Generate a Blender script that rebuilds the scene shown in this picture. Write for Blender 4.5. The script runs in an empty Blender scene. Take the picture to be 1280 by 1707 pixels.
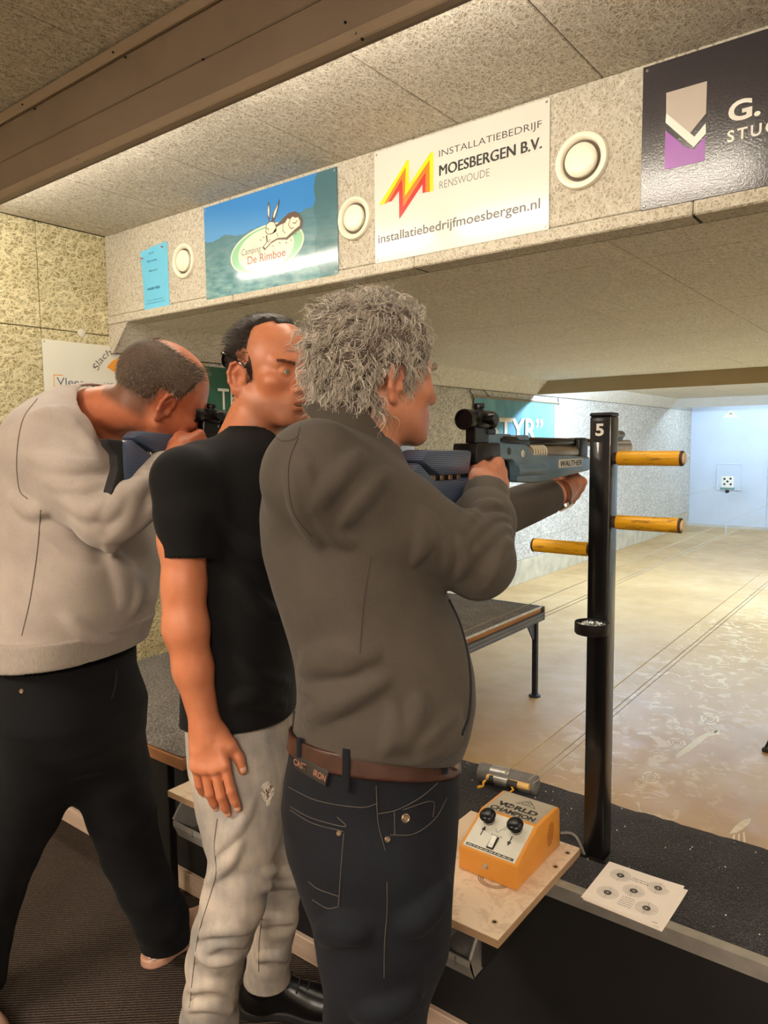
import bpy, bmesh, math, random
import numpy as np
from mathutils import Vector, Matrix, Euler
random.seed(7)
SC = bpy.context.scene
C = SC.collection

# ------------------------------------------------------------------ camera
CAM_H, FPX = 1.55, 1219.85
YAW, PITCH, ROLL = 0.65596, -0.09485, -0.010935
_f = np.array([-math.sin(YAW)*math.cos(PITCH), math.cos(YAW)*math.cos(PITCH), math.sin(PITCH)])
_r = np.array([math.cos(YAW), math.sin(YAW), 0.0]); _u = np.cross(_r, _f)
_R = math.cos(ROLL)*_r + math.sin(ROLL)*_u
_U = -math.sin(ROLL)*_r + math.cos(ROLL)*_u
cam = bpy.data.objects.new('camera', bpy.data.cameras.new('camera'))
C.objects.link(cam)
cam.matrix_world = Matrix(((_R[0], _U[0], -_f[0], 0), (_R[1], _U[1], -_f[1], 0), (_R[2], _U[2], -_f[2], CAM_H), (0, 0, 0, 1)))
cam.data.sensor_fit = 'HORIZONTAL'; cam.data.sensor_width = 36.0
cam.data.lens = FPX/1280*36.0
cam.data.clip_start = 0.02
SC.camera = cam

# ------------------------------------------------------------------ world, exposure
W = bpy.data.worlds.new('world'); SC.world = W
W.use_nodes = True
W.node_tree.nodes['Background'].inputs[0].default_value = (0.6, 0.7, 0.9, 1)
W.node_tree.nodes['Background'].inputs[1].default_value = 0.05
SC.view_settings.view_transform = 'Standard'
SC.view_settings.look = 'None'
SC.view_settings.exposure = 0.36
SC.view_settings.gamma = 1.0
SC.view_settings.use_curve_mapping = False

# lamp strengths (used by the lamp builders further down)
NEAR_TUBE = 61.0      # tubes behind the valance, warm white
FAR_TUBE = 470.0      # tubes over the range, cool white
END_TUBE = 88.0     # tubes in front of the target wall
ROOM_LAMP = 46.0      # lamp panels over the club room behind the photographer
COL_NEAR = (1.0, 0.91, 0.77)
COL_FAR = (0.54, 0.74, 1.0)
COL_ROOM = (1.0, 0.85, 0.70)

def at(x, y, X=None, Y=None, Z=None, D=None):
    """world point seen at pixel (x, y) of the 1280x1707 frame on a plane, or at forward depth D"""
    d = _R*((x-640)/FPX) + _U*(-(y-853.5)/FPX) + _f
    t = D if D is not None else X/d[0] if X is not None else Y/d[1] if Y is not None else (Z-CAM_H)/d[2]
    p = d*t
    return Vector((p[0], p[1], p[2]+CAM_H))

# ------------------------------------------------------------------ helpers: scene objects
def lin(h):
    h = h.lstrip('#')
    o = []
    for i in (0, 2, 4):
        c = int(h[i:i+2], 16)/255
        o.append(c/12.92 if c <= 0.04045 else ((c+0.055)/1.055)**2.4)
    return (o[0], o[1], o[2], 1.0)

def mesh_from(bm, name):
    me = bpy.data.meshes.new(name)
    bm.normal_update(); bm.to_mesh(me); bm.free()
    return me

def shade(me, smooth=True, angle=40):
    if not smooth:
        return me
    me.polygons.foreach_set('use_smooth', [True]*len(me.polygons))
    try:
        me.set_sharp_from_angle(angle=math.radians(angle))
    except Exception:
        pass
    return me

def obj(name, bm, mat, parent=None, smooth=True, angle=40, kind=None):
    me = bm if isinstance(bm, bpy.types.Mesh) else shade(mesh_from(bm, name), smooth, angle)
    if mat is not None and not me.materials:
        me.materials.append(mat)
    o = bpy.data.objects.new(name, me); C.objects.link(o)
    if parent is not None:
        o.parent = parent
    if kind:
        o['kind'] = kind
    return o

def tag(o, label, cat, group=None):
    o['label'] = label; o['category'] = cat
    if group: o['group'] = group
    return o

def thing(name, label, cat, loc=(0, 0, 0), rotz=0.0, group=None, M=None):
    o = bpy.data.objects.new(name, None); C.objects.link(o)
    o.empty_display_size = 0.05
    if M is not None:
        o.matrix_world = M
    else:
        o.location = loc; o.rotation_euler = (0, 0, rotz)
    return tag(o, label, cat, group)

def dup(root, M=None, label=None, group=None):
    def cp(o, par):
        c = o.copy(); C.objects.link(c)
        if par is not None: c.parent = par
        for ch in list(o.children): cp(ch, c)
        return c
    r = cp(root, None)
    if M is not None: r.matrix_world = M
    if label: r['label'] = label
    if group: r['group'] = group
    return r

# ------------------------------------------------------------------ helpers: shapes
def BM(): return bmesh.new()

def add_box(bm, x0, x1, y0, y1, z0, z1, bev=0.0, seg=1, M=None):
    v = [bm.verts.new((x, y, z)) for z in (z0, z1) for y in (y0, y1) for x in (x0, x1)]
    fs = [bm.faces.new([v[i] for i in q]) for q in ((0, 2, 3, 1), (4, 5, 7, 6), (0, 1, 5, 4), (2, 6, 7, 3), (0, 4, 6, 2), (1, 3, 7, 5))]
    vs = v
    if bev > 0:
        es = list({e for f in fs for e in f.edges})
        r = bmesh.ops.bevel(bm, geom=es, offset=bev, segments=seg, profile=0.5, affect='EDGES')
        vs = list({vv for f in r['faces'] for vv in f.verts} | {vv for f in fs if f.is_valid for vv in f.verts})
    if M is not None:
        bmesh.ops.transform(bm, matrix=M, verts=vs)
    return bm

def frame(d):
    d = Vector(d).normalized()
    a = Vector((0, 0, 1)) if abs(d.z) < 0.9 else Vector((1, 0, 0))
    x = d.cross(a).normalized(); y = d.cross(x).normalized()
    return x, y

def add_tube(bm, pts, rad, n=10, caps=True):
    """tube along points, rad a number or a list"""
    pts = [Vector(p) for p in pts]
    if not hasattr(rad, '__len__'): rad = [rad]*len(pts)
    rings = []
    x = None
    for i, p in enumerate(pts):
        d = (pts[min(i+1, len(pts)-1)]-pts[max(i-1, 0)])
        if d.length < 1e-9: d = Vector((0, 0, 1))
        d.normalize()
        if x is None: x, y = frame(d)
        else:
            x = (x-d*x.dot(d))
            if x.length < 1e-6: x, y = frame(d)
            x.normalize(); y = d.cross(x)
        rings.append([bm.verts.new(p+(x*math.cos(2*math.pi*k/n)+y*math.sin(2*math.pi*k/n))*rad[i]) for k in range(n)])
    for a, b in zip(rings, rings[1:]):
        for k in range(n):
            bm.faces.new((a[k], a[(k+1) % n], b[(k+1) % n], b[k]))
    if caps and n > 2:
        bm.faces.new(rings[0][::-1]); bm.faces.new(rings[-1])
    return bm

def add_cyl(bm, a, b, r, r2=None, n=16, bev=0.0):
    a, b = Vector(a), Vector(b); r2 = r if r2 is None else r2
    if bev > 0:
        d = (b-a).normalized()
        return add_tube(bm, [a, a+d*1e-5, a+d*bev, b-d*bev, b-d*1e-5, b], [max(r-bev, 1e-4), max(r-bev, 1e-4), r, r2, max(r2-bev, 1e-4), max(r2-bev, 1e-4)], n)
    return add_tube(bm, [a, b], [r, r2], n)

def add_lathe(bm, prof, o=(0, 0, 0), axis=(0, 0, 1), n=24):
    """prof: list of (r, h) along axis from o"""
    o = Vector(o); ax = Vector(axis).normalized(); x, y = frame(ax)
    rings = []
    for r, h in prof:
        if r < 1e-6: rings.append([bm.verts.new(o+ax*h)])
        else: rings.append([bm.verts.new(o+ax*h+(x*math.cos(2*math.pi*k/n)+y*math.sin(2*math.pi*k/n))*r) for k in range(n)])
    for a, b in zip(rings, rings[1:]):
        for k in range(n):
            k2 = (k+1) % n
            if len(a) == 1 and len(b) == 1: continue
            if len(a) == 1: bm.faces.new((a[0], b[k2], b[k]))
            elif len(b) == 1: bm.faces.new((a[k], a[k2], b[0]))
            else: bm.faces.new((a[k], a[k2], b[k2], b[k]))
    bmesh.ops.recalc_face_normals(bm, faces=bm.faces)
    return bm

def add_prism(bm, poly, t0, t1, M=None, bev=0.0):
    """poly: 2-D outline in local xy, extruded from z=t0 to t1, then moved by M"""
    a = [bm.verts.new((p[0], p[1], t0)) for p in poly]
    b = [bm.verts.new((p[0], p[1], t1)) for p in poly]
    n = len(poly)
    fs = [bm.faces.new(a[::-1]), bm.faces.new(b)]
    for i in range(n):
        fs.append(bm.faces.new((a[i], a[(i+1) % n], b[(i+1) % n], b[i])))
    bmesh.ops.recalc_face_normals(bm, faces=fs)
    vs = a+b
    if bev > 0:
        es = list({e for f in fs for e in f.edges})
        r = bmesh.ops.bevel(bm, geom=es, offset=bev, segments=2, profile=0.5, affect='EDGES')
        vs = list({v for f in bm.faces if f.is_valid for v in f.verts}) if M is not None and len(bm.faces) else vs
        vs = list({vv for f in r['faces'] for vv in f.verts} | {vv for f in fs if f.is_valid for vv in f.verts})
    if M is not None:
        bmesh.ops.transform(bm, matrix=M, verts=vs)
    return bm

def plane_M(o, x, y):
    """matrix whose local x, y run along the given world directions from o"""
    x = Vector(x).normalized(); y = Vector(y); y = (y-x*y.dot(x)).normalized(); z = x.cross(y)
    o = Vector(o)
    return Matrix(((x.x, y.x, z.x, o.x), (x.y, y.y, z.y, o.y), (x.z, y.z, z.z, o.z), (0, 0, 0, 1)))

_txt = {}
def text_mesh(s, bold=0.0, shear=0.0, space=1.0):
    key = (s, bold, shear, space)
    if key in _txt: return _txt[key]
    cu = bpy.data.curves.new('lettering', 'FONT'); cu.body = s; cu.size = 1.0
    cu.offset = bold; cu.shear = shear; cu.space_character = space; cu.resolution_u = 4
    cu.fill_mode = 'FRONT'
    o = bpy.data.objects.new('lettering', cu); C.objects.link(o)
    dg = bpy.context.evaluated_depsgraph_get()
    me = bpy.data.meshes.new_from_object(o.evaluated_get(dg))
    bpy.data.objects.remove(o); bpy.data.curves.remove(cu)
    n = len(me.vertices); co = np.empty(n*3, np.float32); me.vertices.foreach_get('co', co)
    _txt[key] = (me, co.reshape(-1, 3).copy())
    return _txt[key]

def put_text(s, parent, mat, M, x0, y0, w, h, bold=0.0, shear=0.0, space=1.0, warp=None, name='lettering', lift=0.0006):
    """flat lettering fitted to the box x0..x0+w, y0..y0+h of the plane M"""
    me0, co0 = text_mesh(s, bold, shear, space)
    me = me0.copy(); co = co0.copy()
    lo, hi = co.min(0), co.max(0)
    u = (co[:, 0]-lo[0])/max(hi[0]-lo[0], 1e-6); v = (co[:, 1]-lo[1])/max(hi[1]-lo[1], 1e-6)
    X = x0+u*w; Y = y0+v*h
    if warp is not None: X, Y = warp(u, v)
    P = np.stack([X, Y, np.full_like(X, lift), np.ones_like(X)], 1) @ np.array(M).T
    me.vertices.foreach_set('co', P[:, :3].astype(np.float32).ravel()); me.update()
    me.materials.clear()
    return obj(name, me, mat, parent)

def poly_obj(name, polys, mat, parent, M, lift=0.0006, t=0.0):
    bm = BM()
    for p in polys:
        if t > 0: add_prism(bm, p, lift, lift+t)
        else: bm.faces.new([bm.verts.new((q[0], q[1], lift)) for q in p])
    bmesh.ops.transform(bm, matrix=M, verts=bm.verts)
    return obj(name, bm, mat, parent, smooth=False)

def print_line(parent, mat, M, x0, y0, w, h, seed=1, lift=0.0016):
    """a line of print too small to read: letter-sized flecks grouped like words"""
    r = random.Random(seed); x = 0.0; polys = []
    while x < w-h*0.5:
        for k in range(r.randint(3, 8)):
            cw = h*r.uniform(0.4, 0.7)
            if x+cw > w: break
            t = h*r.uniform(0.6, 1.0)
            polys.append([(x0+x, y0), (x0+x+cw*0.75, y0), (x0+x+cw*0.75, y0+t), (x0+x, y0+t)]); x += cw
        x += h*0.6
    o = poly_obj('small_print', polys, mat, parent, M, lift); o['kind'] = 'stuff'
    return o

def ellipse(cx, cy, rx, ry, n=40, rot=0.0, a0=0.0, a1=2*math.pi):
    c, s = math.cos(rot), math.sin(rot); o = []
    full = abs(a1-a0-2*math.pi) < 1e-6
    for k in range(n if full else n+1):
        a = a0+(a1-a0)*k/n
        x, y = rx*math.cos(a), ry*math.sin(a)
        o.append((cx+x*c-y*s, cy+x*s+y*c))
    return o

def ring_polys(cx, cy, rx, ry, t, n=40, rot=0.0):
    A, B = ellipse(cx, cy, rx, ry, n, rot), ellipse(cx, cy, rx-t, ry-t, n, rot)
    return [[A[k], A[(k+1) % n], B[(k+1) % n], B[k]] for k in range(n)]

def stroke(pts, w):
    """polyline as quads of width w"""
    o = []
    for (x0, y0), (x1, y1) in zip(pts, pts[1:]):
        dx, dy = x1-x0, y1-y0; l = math.hypot(dx, dy) or 1
        nx, ny = -dy/l*w/2, dx/l*w/2; ex, ey = dx/l*w*0.3, dy/l*w*0.3
        o.append([(x0-ex+nx, y0-ey+ny), (x0-ex-nx, y0-ey-ny), (x1+ex-nx, y1+ey-ny), (x1+ex+nx, y1+ey+ny)])
    return o

# ------------------------------------------------------------------ helpers: materials
class NT:
    def __init__(s, name):
        s.m = bpy.data.materials.new(name); s.m.use_nodes = True
        s.t = s.m.node_tree; s.n = s.t.nodes; s.l = s.t.links
        s.b = s.n['Principled BSDF']
    def new(s, typ, **kw):
        nd = s.n.new(typ)
        for k, v in kw.items():
            if k.startswith('i_'):
                key = k[2:]
                nd.inputs[int(key) if key.isdigit() else key.replace('_', ' ')].default_value = v
            else: setattr(nd, k, v)
        return nd
    def link(s, a, b): s.l.new(a, b)
    def math(s, op, a, b=None, c=None, clamp=False):
        nd = s.new('ShaderNodeMath', operation=op, use_clamp=clamp)
        for i, v in enumerate((a, b, c)):
            if v is None: continue
            if isinstance(v, (int, float)): nd.inputs[i].default_value = v
            else: s.link(v, nd.inputs[i])
        return nd.outputs[0]
    def mix(s, f, a, b, blend='MIX'):
        nd = s.new('ShaderNodeMix', data_type='RGBA', blend_type=blend)
        for i, v in ((0, f), (6, a), (7, b)):
            if isinstance(v, (int, float)): nd.inputs[i].default_value = v
            elif isinstance(v, (tuple, list)): nd.inputs[i].default_value = v
            else: s.link(v, nd.inputs[i])
        return nd.outputs[2]
    def ramp(s, f, stops, interp='LINEAR'):
        nd = s.new('ShaderNodeValToRGB'); nd.color_ramp.interpolation = interp
        el = nd.color_ramp.elements
        while len(el) < len(stops): el.new(0.5)
        for e, (p, c) in zip(el, stops):
            e.position = p; e.color = c if isinstance(c, (tuple, list)) else (c, c, c, 1)
        s.link(f, nd.inputs[0]); return nd.outputs[0]
    def coord(s, kind='Object', scale=(1, 1, 1), rot=(0, 0, 0), loc=(0, 0, 0)):
        if kind == 'Position': src = s.new('ShaderNodeNewGeometry').outputs['Position']
        else: src = s.new('ShaderNodeTexCoord').outputs[kind]
        mp = s.new('ShaderNodeMapping'); mp.inputs[1].default_value = loc; mp.inputs[2].default_value = rot; mp.inputs[3].default_value = scale
        s.link(src, mp.inputs[0]); return mp.outputs[0]
    def strand_coord(s, scale, stretch, rot, loc):
        mp = s.new('ShaderNodeMapping', vector_type='TEXTURE'); mp.inputs[1].default_value = loc; mp.inputs[2].default_value = rot
        mp.inputs[3].default_value = (1/scale, 1/(scale*stretch), 1/scale)
        s.link(s.new('ShaderNodeNewGeometry').outputs['Position'], mp.inputs[0]); return mp.outputs[0]
    def noise(s, vec, scale, detail=2.0, rough=0.5, dist=0.0, out=0):
        nd = s.new('ShaderNodeTexNoise'); nd.inputs['Scale'].default_value = scale
        nd.inputs['Detail'].default_value = detail; nd.inputs['Roughness'].default_value = rough; nd.inputs['Distortion'].default_value = dist
        if vec is not None: s.link(vec, nd.inputs['Vector'])
        return nd.outputs[out]
    def bump(s, h, strength=0.3, dist=0.002):
        nd = s.new('ShaderNodeBump'); nd.inputs['Strength'].default_value = strength; nd.inputs['Distance'].default_value = dist
        s.link(h, nd.inputs['Height']); s.link(nd.outputs[0], s.b.inputs['Normal']); return nd
    def set(s, **kw):
        for k, v in kw.items():
            key = {'color': 'Base Color', 'rough': 'Roughness', 'metal': 'Metallic', 'spec': 'Specular IOR Level', 'sheen': 'Sheen Weight', 'coat': 'Coat Weight', 'sss': 'Subsurface Weight'}[k]
            if hasattr(v, 'is_linked') or isinstance(v, bpy.types.NodeSocket): s.link(v, s.b.inputs[key])
            else: s.b.inputs[key].default_value = v
        return s

_plain = {}
def plain(name, hexc, rough=0.5, metal=0.0, var=0.06, scale=30.0, spec=0.5, coat=0.0, bump=0.0, bscale=200.0):
    """simple procedural paint: base colour with slight noise variation and fine relief"""
    if name in _plain: return _plain[name]
    t = NT(name); c = lin(hexc)
    if var > 0:
        nz = t.noise(t.coord('Object'), scale, 3.0)
        d = tuple(max(0, x*(1-var*2)) for x in c[:3])+(1,); b = tuple(min(1, x*(1+var*2)) for x in c[:3])+(1,)
        t.set(color=t.ramp(nz, [(0.3, d), (0.7, b)]))
    else: t.set(color=c)
    t.set(rough=rough, metal=metal, spec=spec, coat=coat)
    if bump > 0: t.bump(t.noise(t.coord('Object'), bscale, 2.0), bump, 0.001)
    _plain[name] = t.m
    return t.m

def emitter(name, col, strength):
    t = NT(name)
    t.set(color=(0.9, 0.9, 0.9, 1))
    t.b.inputs['Emission Color'].default_value = (*col, 1); t.b.inputs['Emission Strength'].default_value = strength
    return t.m
# ================================================================== THE SETTING
def wood_wool(name, light, dark, gap=0.5, scale=1.0, relief=1.0):
    """wood-wool board: several layers of thin curled strands over dark gaps"""
    t = NT(name)
    lay = None
    for k in range(6):
        rot = ((0.35, 1.2, 0.2), (1.25, 0.3, 0.9), (2.3, 0.8, 2.1), (0.8, 2.0, 1.4), (1.8, 1.5, 2.7), (2.8, 0.5, 0.6))[k]
        v = t.strand_coord(scale, 0.28, rot, (k*3.1, k*1.7, k*0.9))
        nz = t.noise(v, 40.0, 0.0, dist=0.25)
        d = t.math('ABSOLUTE', t.math('SUBTRACT', nz, 0.5))
        h = t.math('SUBTRACT', 1.0, t.math('MULTIPLY', d, 11.0, clamp=True), clamp=True)
        h = t.math('MULTIPLY', h, 1.0-0.09*k)
        lay = h if lay is None else t.math('MAXIMUM', lay, h)
    big = t.noise(t.coord('Position'), 2.2, 3.0)
    f = t.ramp(lay, [(max(0.02, gap-0.22), 0.0), (gap+0.10, 0.50), (0.82, 0.80), (0.97, 1.0)])
    c = t.mix(f, lin(dark), lin(light))
    c = t.mix(t.math('MULTIPLY', big, 0.35), c, lin(dark))
    t.set(color=c, rough=0.9, spec=0.2)
    t.bump(lay, 0.55*relief, 0.004)
    return t.m

M_WW_WARM_LIT = wood_wool('wood_wool_cream_warm_lit', '#f8efc8', '#968a60', 0.44, 1.35, 1.0)  # cream boards; part of the yellow is warm lamplight put into the colour
M_WW_FASCIA = wood_wool('wood_wool_white', '#e2ddcf', '#a59b86', 0.40, 1.6, 0.9)
M_WW_CEIL = wood_wool('wood_wool_grey', '#efe9dc', '#a69b88', 0.42, 1.7, 0.8)
M_WW_LOW = wood_wool('wood_wool_low_ceiling', '#f5f1e6', '#c4baa6', 0.42, 1.5, 0.7)
M_WW_FAR = wood_wool('wood_wool_range', '#f4f1e8', '#a79f90', 0.46, 0.9, 1.1)
M_GAP = plain('joint_dark', '#2b251e', 0.95)
M_BOARD = plain('painted_board_brown', '#7f6d5c', 0.55, var=0.04, scale=6)
M_BOARD2 = plain('painted_board_tan', '#a48f6c', 0.6, var=0.04, scale=4)
M_BOARD3 = plain('painted_board_pale', '#c9c4b8', 0.6, var=0.03, scale=4)
M_WHITEWALL = plain('white_target_wall', '#ccd6e2', 0.7, var=0.02, scale=2)
M_PLASTER = plain('room_plaster', '#ddd5c6', 0.85, var=0.04, scale=3)

def structure(name, bm, mat, parent=None):
    o = obj(name, bm, mat, parent, smooth=False); o['kind'] = 'structure'
    return o

def slab(name, x0, x1, y0, y1, z0, z1, mat):
    return structure(name, add_box(BM(), x0, x1, y0, y1, z0, z1), mat)

_pm = {}
def panel(parent, lo, hi, mat, name='panel', bev=0.003):
    """one board of a wall or ceiling; boards of the same size share a mesh"""
    size = tuple(round(b-a, 4) for a, b in zip(lo, hi))
    key = (size, mat.name)
    if key not in _pm:
        bm = add_box(BM(), 0, size[0], 0, size[1], 0, size[2], bev=bev)
        me = mesh_from(bm, name); me.materials.append(mat); _pm[key] = me
    o = bpy.data.objects.new(name, _pm[key]); C.objects.link(o); o.parent = parent; o.location = lo
    return o

XL, XR = -3.63, 2.6          # left and right walls
YB, YF, YE = -3.6, 2.294, 13.66   # back wall, sign fascia, target wall
ZC, ZL = 2.66, 2.196         # club room ceiling, low ceiling over the range

# floors
def carpet_ribbed():
    t = NT('ribbed_carpet')
    v = t.coord('Position', rot=(0, 0, -YAW-0.05))
    w = t.new('ShaderNodeTexWave', wave_type='BANDS', bands_direction='Y'); w.inputs['Scale'].default_value = 34.0
    w.inputs['Distortion'].default_value = 1.5; w.inputs['Detail'].default_value = 2.0; w.inputs['Detail Scale'].default_value = 4.0
    t.link(v, w.inputs['Vector'])
    nz = t.noise(t.coord('Position'), 260, 3.0); big = t.noise(t.coord('Position'), 3.0, 3.0)
    f = t.math('ADD', t.math('MULTIPLY', w.outputs[1], 0.6), t.math('MULTIPLY', nz, 0.6))
    c = t.ramp(f, [(0.3, lin('#1d1815')), (0.75, lin('#4d423b')), (1.0, lin('#7b6c60'))])
    c = t.mix(t.math('MULTIPLY', big, 0.5), c, lin('#2a2320'))
    t.set(color=c, rough=0.95, spec=0.15); t.bump(f, 0.7, 0.004)
    return t.m

def concrete():
    t = NT('worn_concrete')
    p = t.coord('Position')
    a = t.noise(p, 1.1, 4.0, 0.55); b = t.noise(t.coord('Position', loc=(4, 2, 0)), 6.0, 5.0, 0.6); g = t.noise(p, 120, 2.0)
    c = t.ramp(a, [(0.3, lin('#b79463')), (0.5, lin('#cba874')), (0.72, lin('#d6b987'))])
    c = t.mix(t.math('MULTIPLY', b, 0.4), c, lin('#a3855a'))
    # peeling pale paint in flakes, mostly along the lane in front of the post
    fl = t.noise(t.coord('Position', rot=(0, 0, 0.5)), 9.0, 5.0, 0.65, 1.2)
    sx = t.new('ShaderNodeSeparateXYZ'); t.link(t.new('ShaderNodeNewGeometry').outputs['Position'], sx.inputs[0])
    lane = t.math('SUBTRACT', 1.0, t.math('MULTIPLY', t.math('ABSOLUTE', t.math('ADD', sx.outputs[0], t.math('ADD', 1.45, t.math('MULTIPLY', a, -0.6)))), 1.6), clamp=True)
    m = t.math('MULTIPLY', t.ramp(fl, [(0.54, 0.0), (0.60, 1.0)]), lane)
    c = t.mix(t.math('MULTIPLY', m, 0.75), c, lin('#ecdcb4'))
    st = t.ramp(t.noise(t.coord('Position', scale=(1, 0.5, 1), loc=(9, 1, 0)), 2.6, 4.0), [(0.58, 0.0), (0.7, 1.0)])
    c = t.mix(t.math('MULTIPLY', st, 0.18), c, lin('#8a7650'))
    t.set(color=c, rough=t.ramp(b, [(0.3, 0.36), (0.7, 0.58)]), spec=0.35)
    t.bump(t.math('ADD', t.math('MULTIPLY', m, 0.6), t.math('MULTIPLY', g, 0.15)), 0.25, 0.002)
    return t.m

slab('floor', XL-0.1, XR+0.1, YB-0.1, 1.56, -0.1, 0.0, carpet_ribbed())
slab('floor.001', XL-0.1, XR+0.1, 1.56, YE+0.1, -0.1, 0.0, concrete())

# walls
wl = slab('wall_left', XL-0.12, XL-0.018, YB, YE, 0.0, ZC+0.1, M_GAP)
ys = [1.92+0.52*k for k in range(-11, 23)]
for a, b in zip([YB]+ys, ys+[YE]):
    near = b <= YF+0.16
    mat = M_WW_WARM_LIT if b <= 3.0 else M_WW_FAR  # near boards carry the warm light in their tone, far ones stay neutral
    if b-a < 0.05: continue
    panel(wl, (XL-0.018, a+0.0015, 0.262), (XL, b-0.0015, 2.137), mat)
    if near: panel(wl, (XL-0.018, a+0.0015, 2.141), (XL, b-0.0015, ZC-0.002), mat)
M_KERB = plain('rendered_kerb', '#c9c0a6', 0.85, var=0.08, scale=8, bump=0.3, bscale=120)
for k in range(-2, 7):
    y0 = 1.92+k*2.08
    panel(wl, (XL-0.018, max(YB, y0)+0.001, 0.0), (XL+0.002, min(YE, y0+2.08)-0.001, 0.259), M_KERB, 'kerb_board')
slab('wall_right', XR, XR+0.1, YB, YE, 0.0, ZC+0.1, M_PLASTER)
slab('wall_back', XL-0.1, XR+0.1, YB-0.1, YB, 0.0, ZC+0.1, M_PLASTER)
wf = slab('wall_front', XL-0.1, XR+0.1, YE+0.02, YE+0.12, 0.0, ZC+0.1, M_GAP)
for k in range(5):
    x0 = -3.63+0.16+k*1.25
    panel(wf, (-3.63+k*1.25, YE-0.002, 0.05), (-3.63+(k+1)*1.25-0.004, YE+0.02, ZL-0.001), M_WHITEWALL, 'target_wall_sheet', bev=0.002)
bm = BM(); add_box(bm, XL, XR, YE-0.022, YE-0.002, 0.0, 0.05, 0.003)
structure('baseboard_front', bm, M_BOARD3)

# near ceiling, boards 0.52 wide running towards the range
ce = slab('ceiling', XL-0.1, XR+0.1, YB, YF+0.02, ZC+0.018, ZC+0.12, M_GAP)
xs = [XL]+[-3.498+0.5195*k for k in range(0, 12)]
for a, b in zip(xs, xs[1:]+[XR]):
    if b-a < 0.04: continue
    for y0, y1 in ((YB, -0.82), (-0.82, 1.262), (1.262, YF+0.018)):
        panel(ce, (a+0.0015, y0+0.0015, ZC), (b-0.0015, y1-0.0015, ZC+0.018), M_WW_CEIL, 'ceiling_board')

# fascia carrying the signs
fa = slab('wall_fascia', XL, XR, YF+0.018, YF+0.10, ZL+0.001, ZC+0.018, M_GAP)
fx = [XL, -2.62, -1.612, -0.622, 0.37, 1.36, XR]
for a, b in zip(fx, fx[1:]):
    panel(fa, (a+0.0012, YF, ZL+0.046), (b-0.0012, YF+0.018, ZC-0.001), M_WW_FASCIA, 'fascia_board')
    panel(fa, (a+0.0012, YF-0.004, ZL), (b-0.0012, YF+0.098, ZL+0.044), M_WW_FASCIA, 'fascia_edge_strip', bev=0.005)

bm = BM(); add_prism(bm, [(XL, ZL), (-3.455, ZL), (-3.60, 2.045), (XL, 2.045)], YF+0.002, YF+0.019, Matrix(((1, 0, 0, 0), (0, 0, 1, 0), (0, 1, 0, 0), (0, 0, 0, 1))))
obj('fascia_corner_board', bm, M_WW_FASCIA, fa, smooth=False)

# low ceiling over the range with its sloped boards along the left wall
lc = slab('ceiling.001', XL, XR, YF+0.10, YE, ZL+0.018, ZL+0.06, M_GAP)
xs2 = [-3.47, -2.98, -2.465, -1.945, -1.445, -0.915, -0.40, 0.12, 0.64, 1.16, 1.68, 2.2, XR]
yr = [YF+0.10, 2.70, 3.735, 4.76, 5.80, 6.86, 7.44, 8.5, 9.54, 10.58, 11.62, 12.3, YE]
for a, b in zip(xs2, xs2[1:]):
    for c, d in zip(yr, yr[1:]):
        panel(lc, (a+0.0015, c+0.0015, ZL), (b-0.0015, d-0.0015, ZL+0.018), M_WW_LOW, 'ceiling_board')
slope = structure('trim_1', add_box(BM(), XL, XL+0.006, YF+0.02, YE, 2.046, 2.05), M_GAP)
yc = [YF+0.02, 2.70, 3.735, 4.76, 5.80, 6.86, 7.44, 8.5, 9.54, 10.58, 11.62, 12.3]
for c, d in zip(yc, yc[1:]):
    bm = BM()
    add_prism(bm, [(XL, 2.05), (XL+0.03, 2.05), (-3.462, 2.205), (-3.5, 2.205), (XL, 2.09)], c+0.0015, d-0.0015,
              Matrix(((1, 0, 0, 0), (0, 0, 1, 0), (0, 1, 0, 0), (0, 0, 0, 1))))
    obj('sloped_board', bm, M_WW_LOW, slope, smooth=False)

# valance that hides the tubes from the shooters
va = structure('trim_2', add_box(BM(), XL, XR, 1.262, 1.28, 2.385, 2.655), M_BOARD)
def board(parent, name, *b, mat=M_BOARD, bev=0.003):
    return obj(name, add_box(BM(), *b, bev=bev), mat, parent, smooth=False)
board(va, 'upper_plank', XL, XR, 1.254, 1.262, 2.505, 2.616)
board(va, 'lower_plank', XL, XR, 1.254, 1.262, 2.408, 2.5035)
board(va, 'upper_batten', XL, XR, 1.246, 1.262, 2.619, 2.652, mat=plain('painted_lit_batten', '#96836d', 0.5, var=0.04, scale=6))
board(va, 'lower_batten', XL, XR, 1.238, 1.262, 2.378, 2.406, mat=plain('painted_lit_batten', '#96836d', 0.5))  # the lower batten's lit look is put into this lighter colour
M_SCREW = plain('screw_steel', '#b8b4ac', 0.35, 0.9, var=0.0)
M_SCREWD = plain('screw_dark', '#2c2622', 0.5, 0.6, var=0.0)
for (px, py, y, m) in ((188, 87, 1.244, M_SCREWD), (208, 95, 1.244, M_SCREWD), (37, 174, 1.244, M_SCREWD), (57, 181, 1.244, M_SCREWD), (575, 37, 1.252, M_SCREWD), (338, 99, 1.252, M_SCREWD), (128, 265, 1.236, M_SCREW), (139, 270, 1.236, M_SCREW), (592, 55, 1.236, M_SCREW), (603, 65, 1.236, M_SCREWD)):
    p = at(px, py, Y=y)
    bm = BM(); add_lathe(bm, [(0, -0.002), (0.0022, -0.002), (0.0030, 0.001), (0.003, 0.004)], p, (0, 1, 0), 10)
    obj('screw', bm, m, va)

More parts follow.
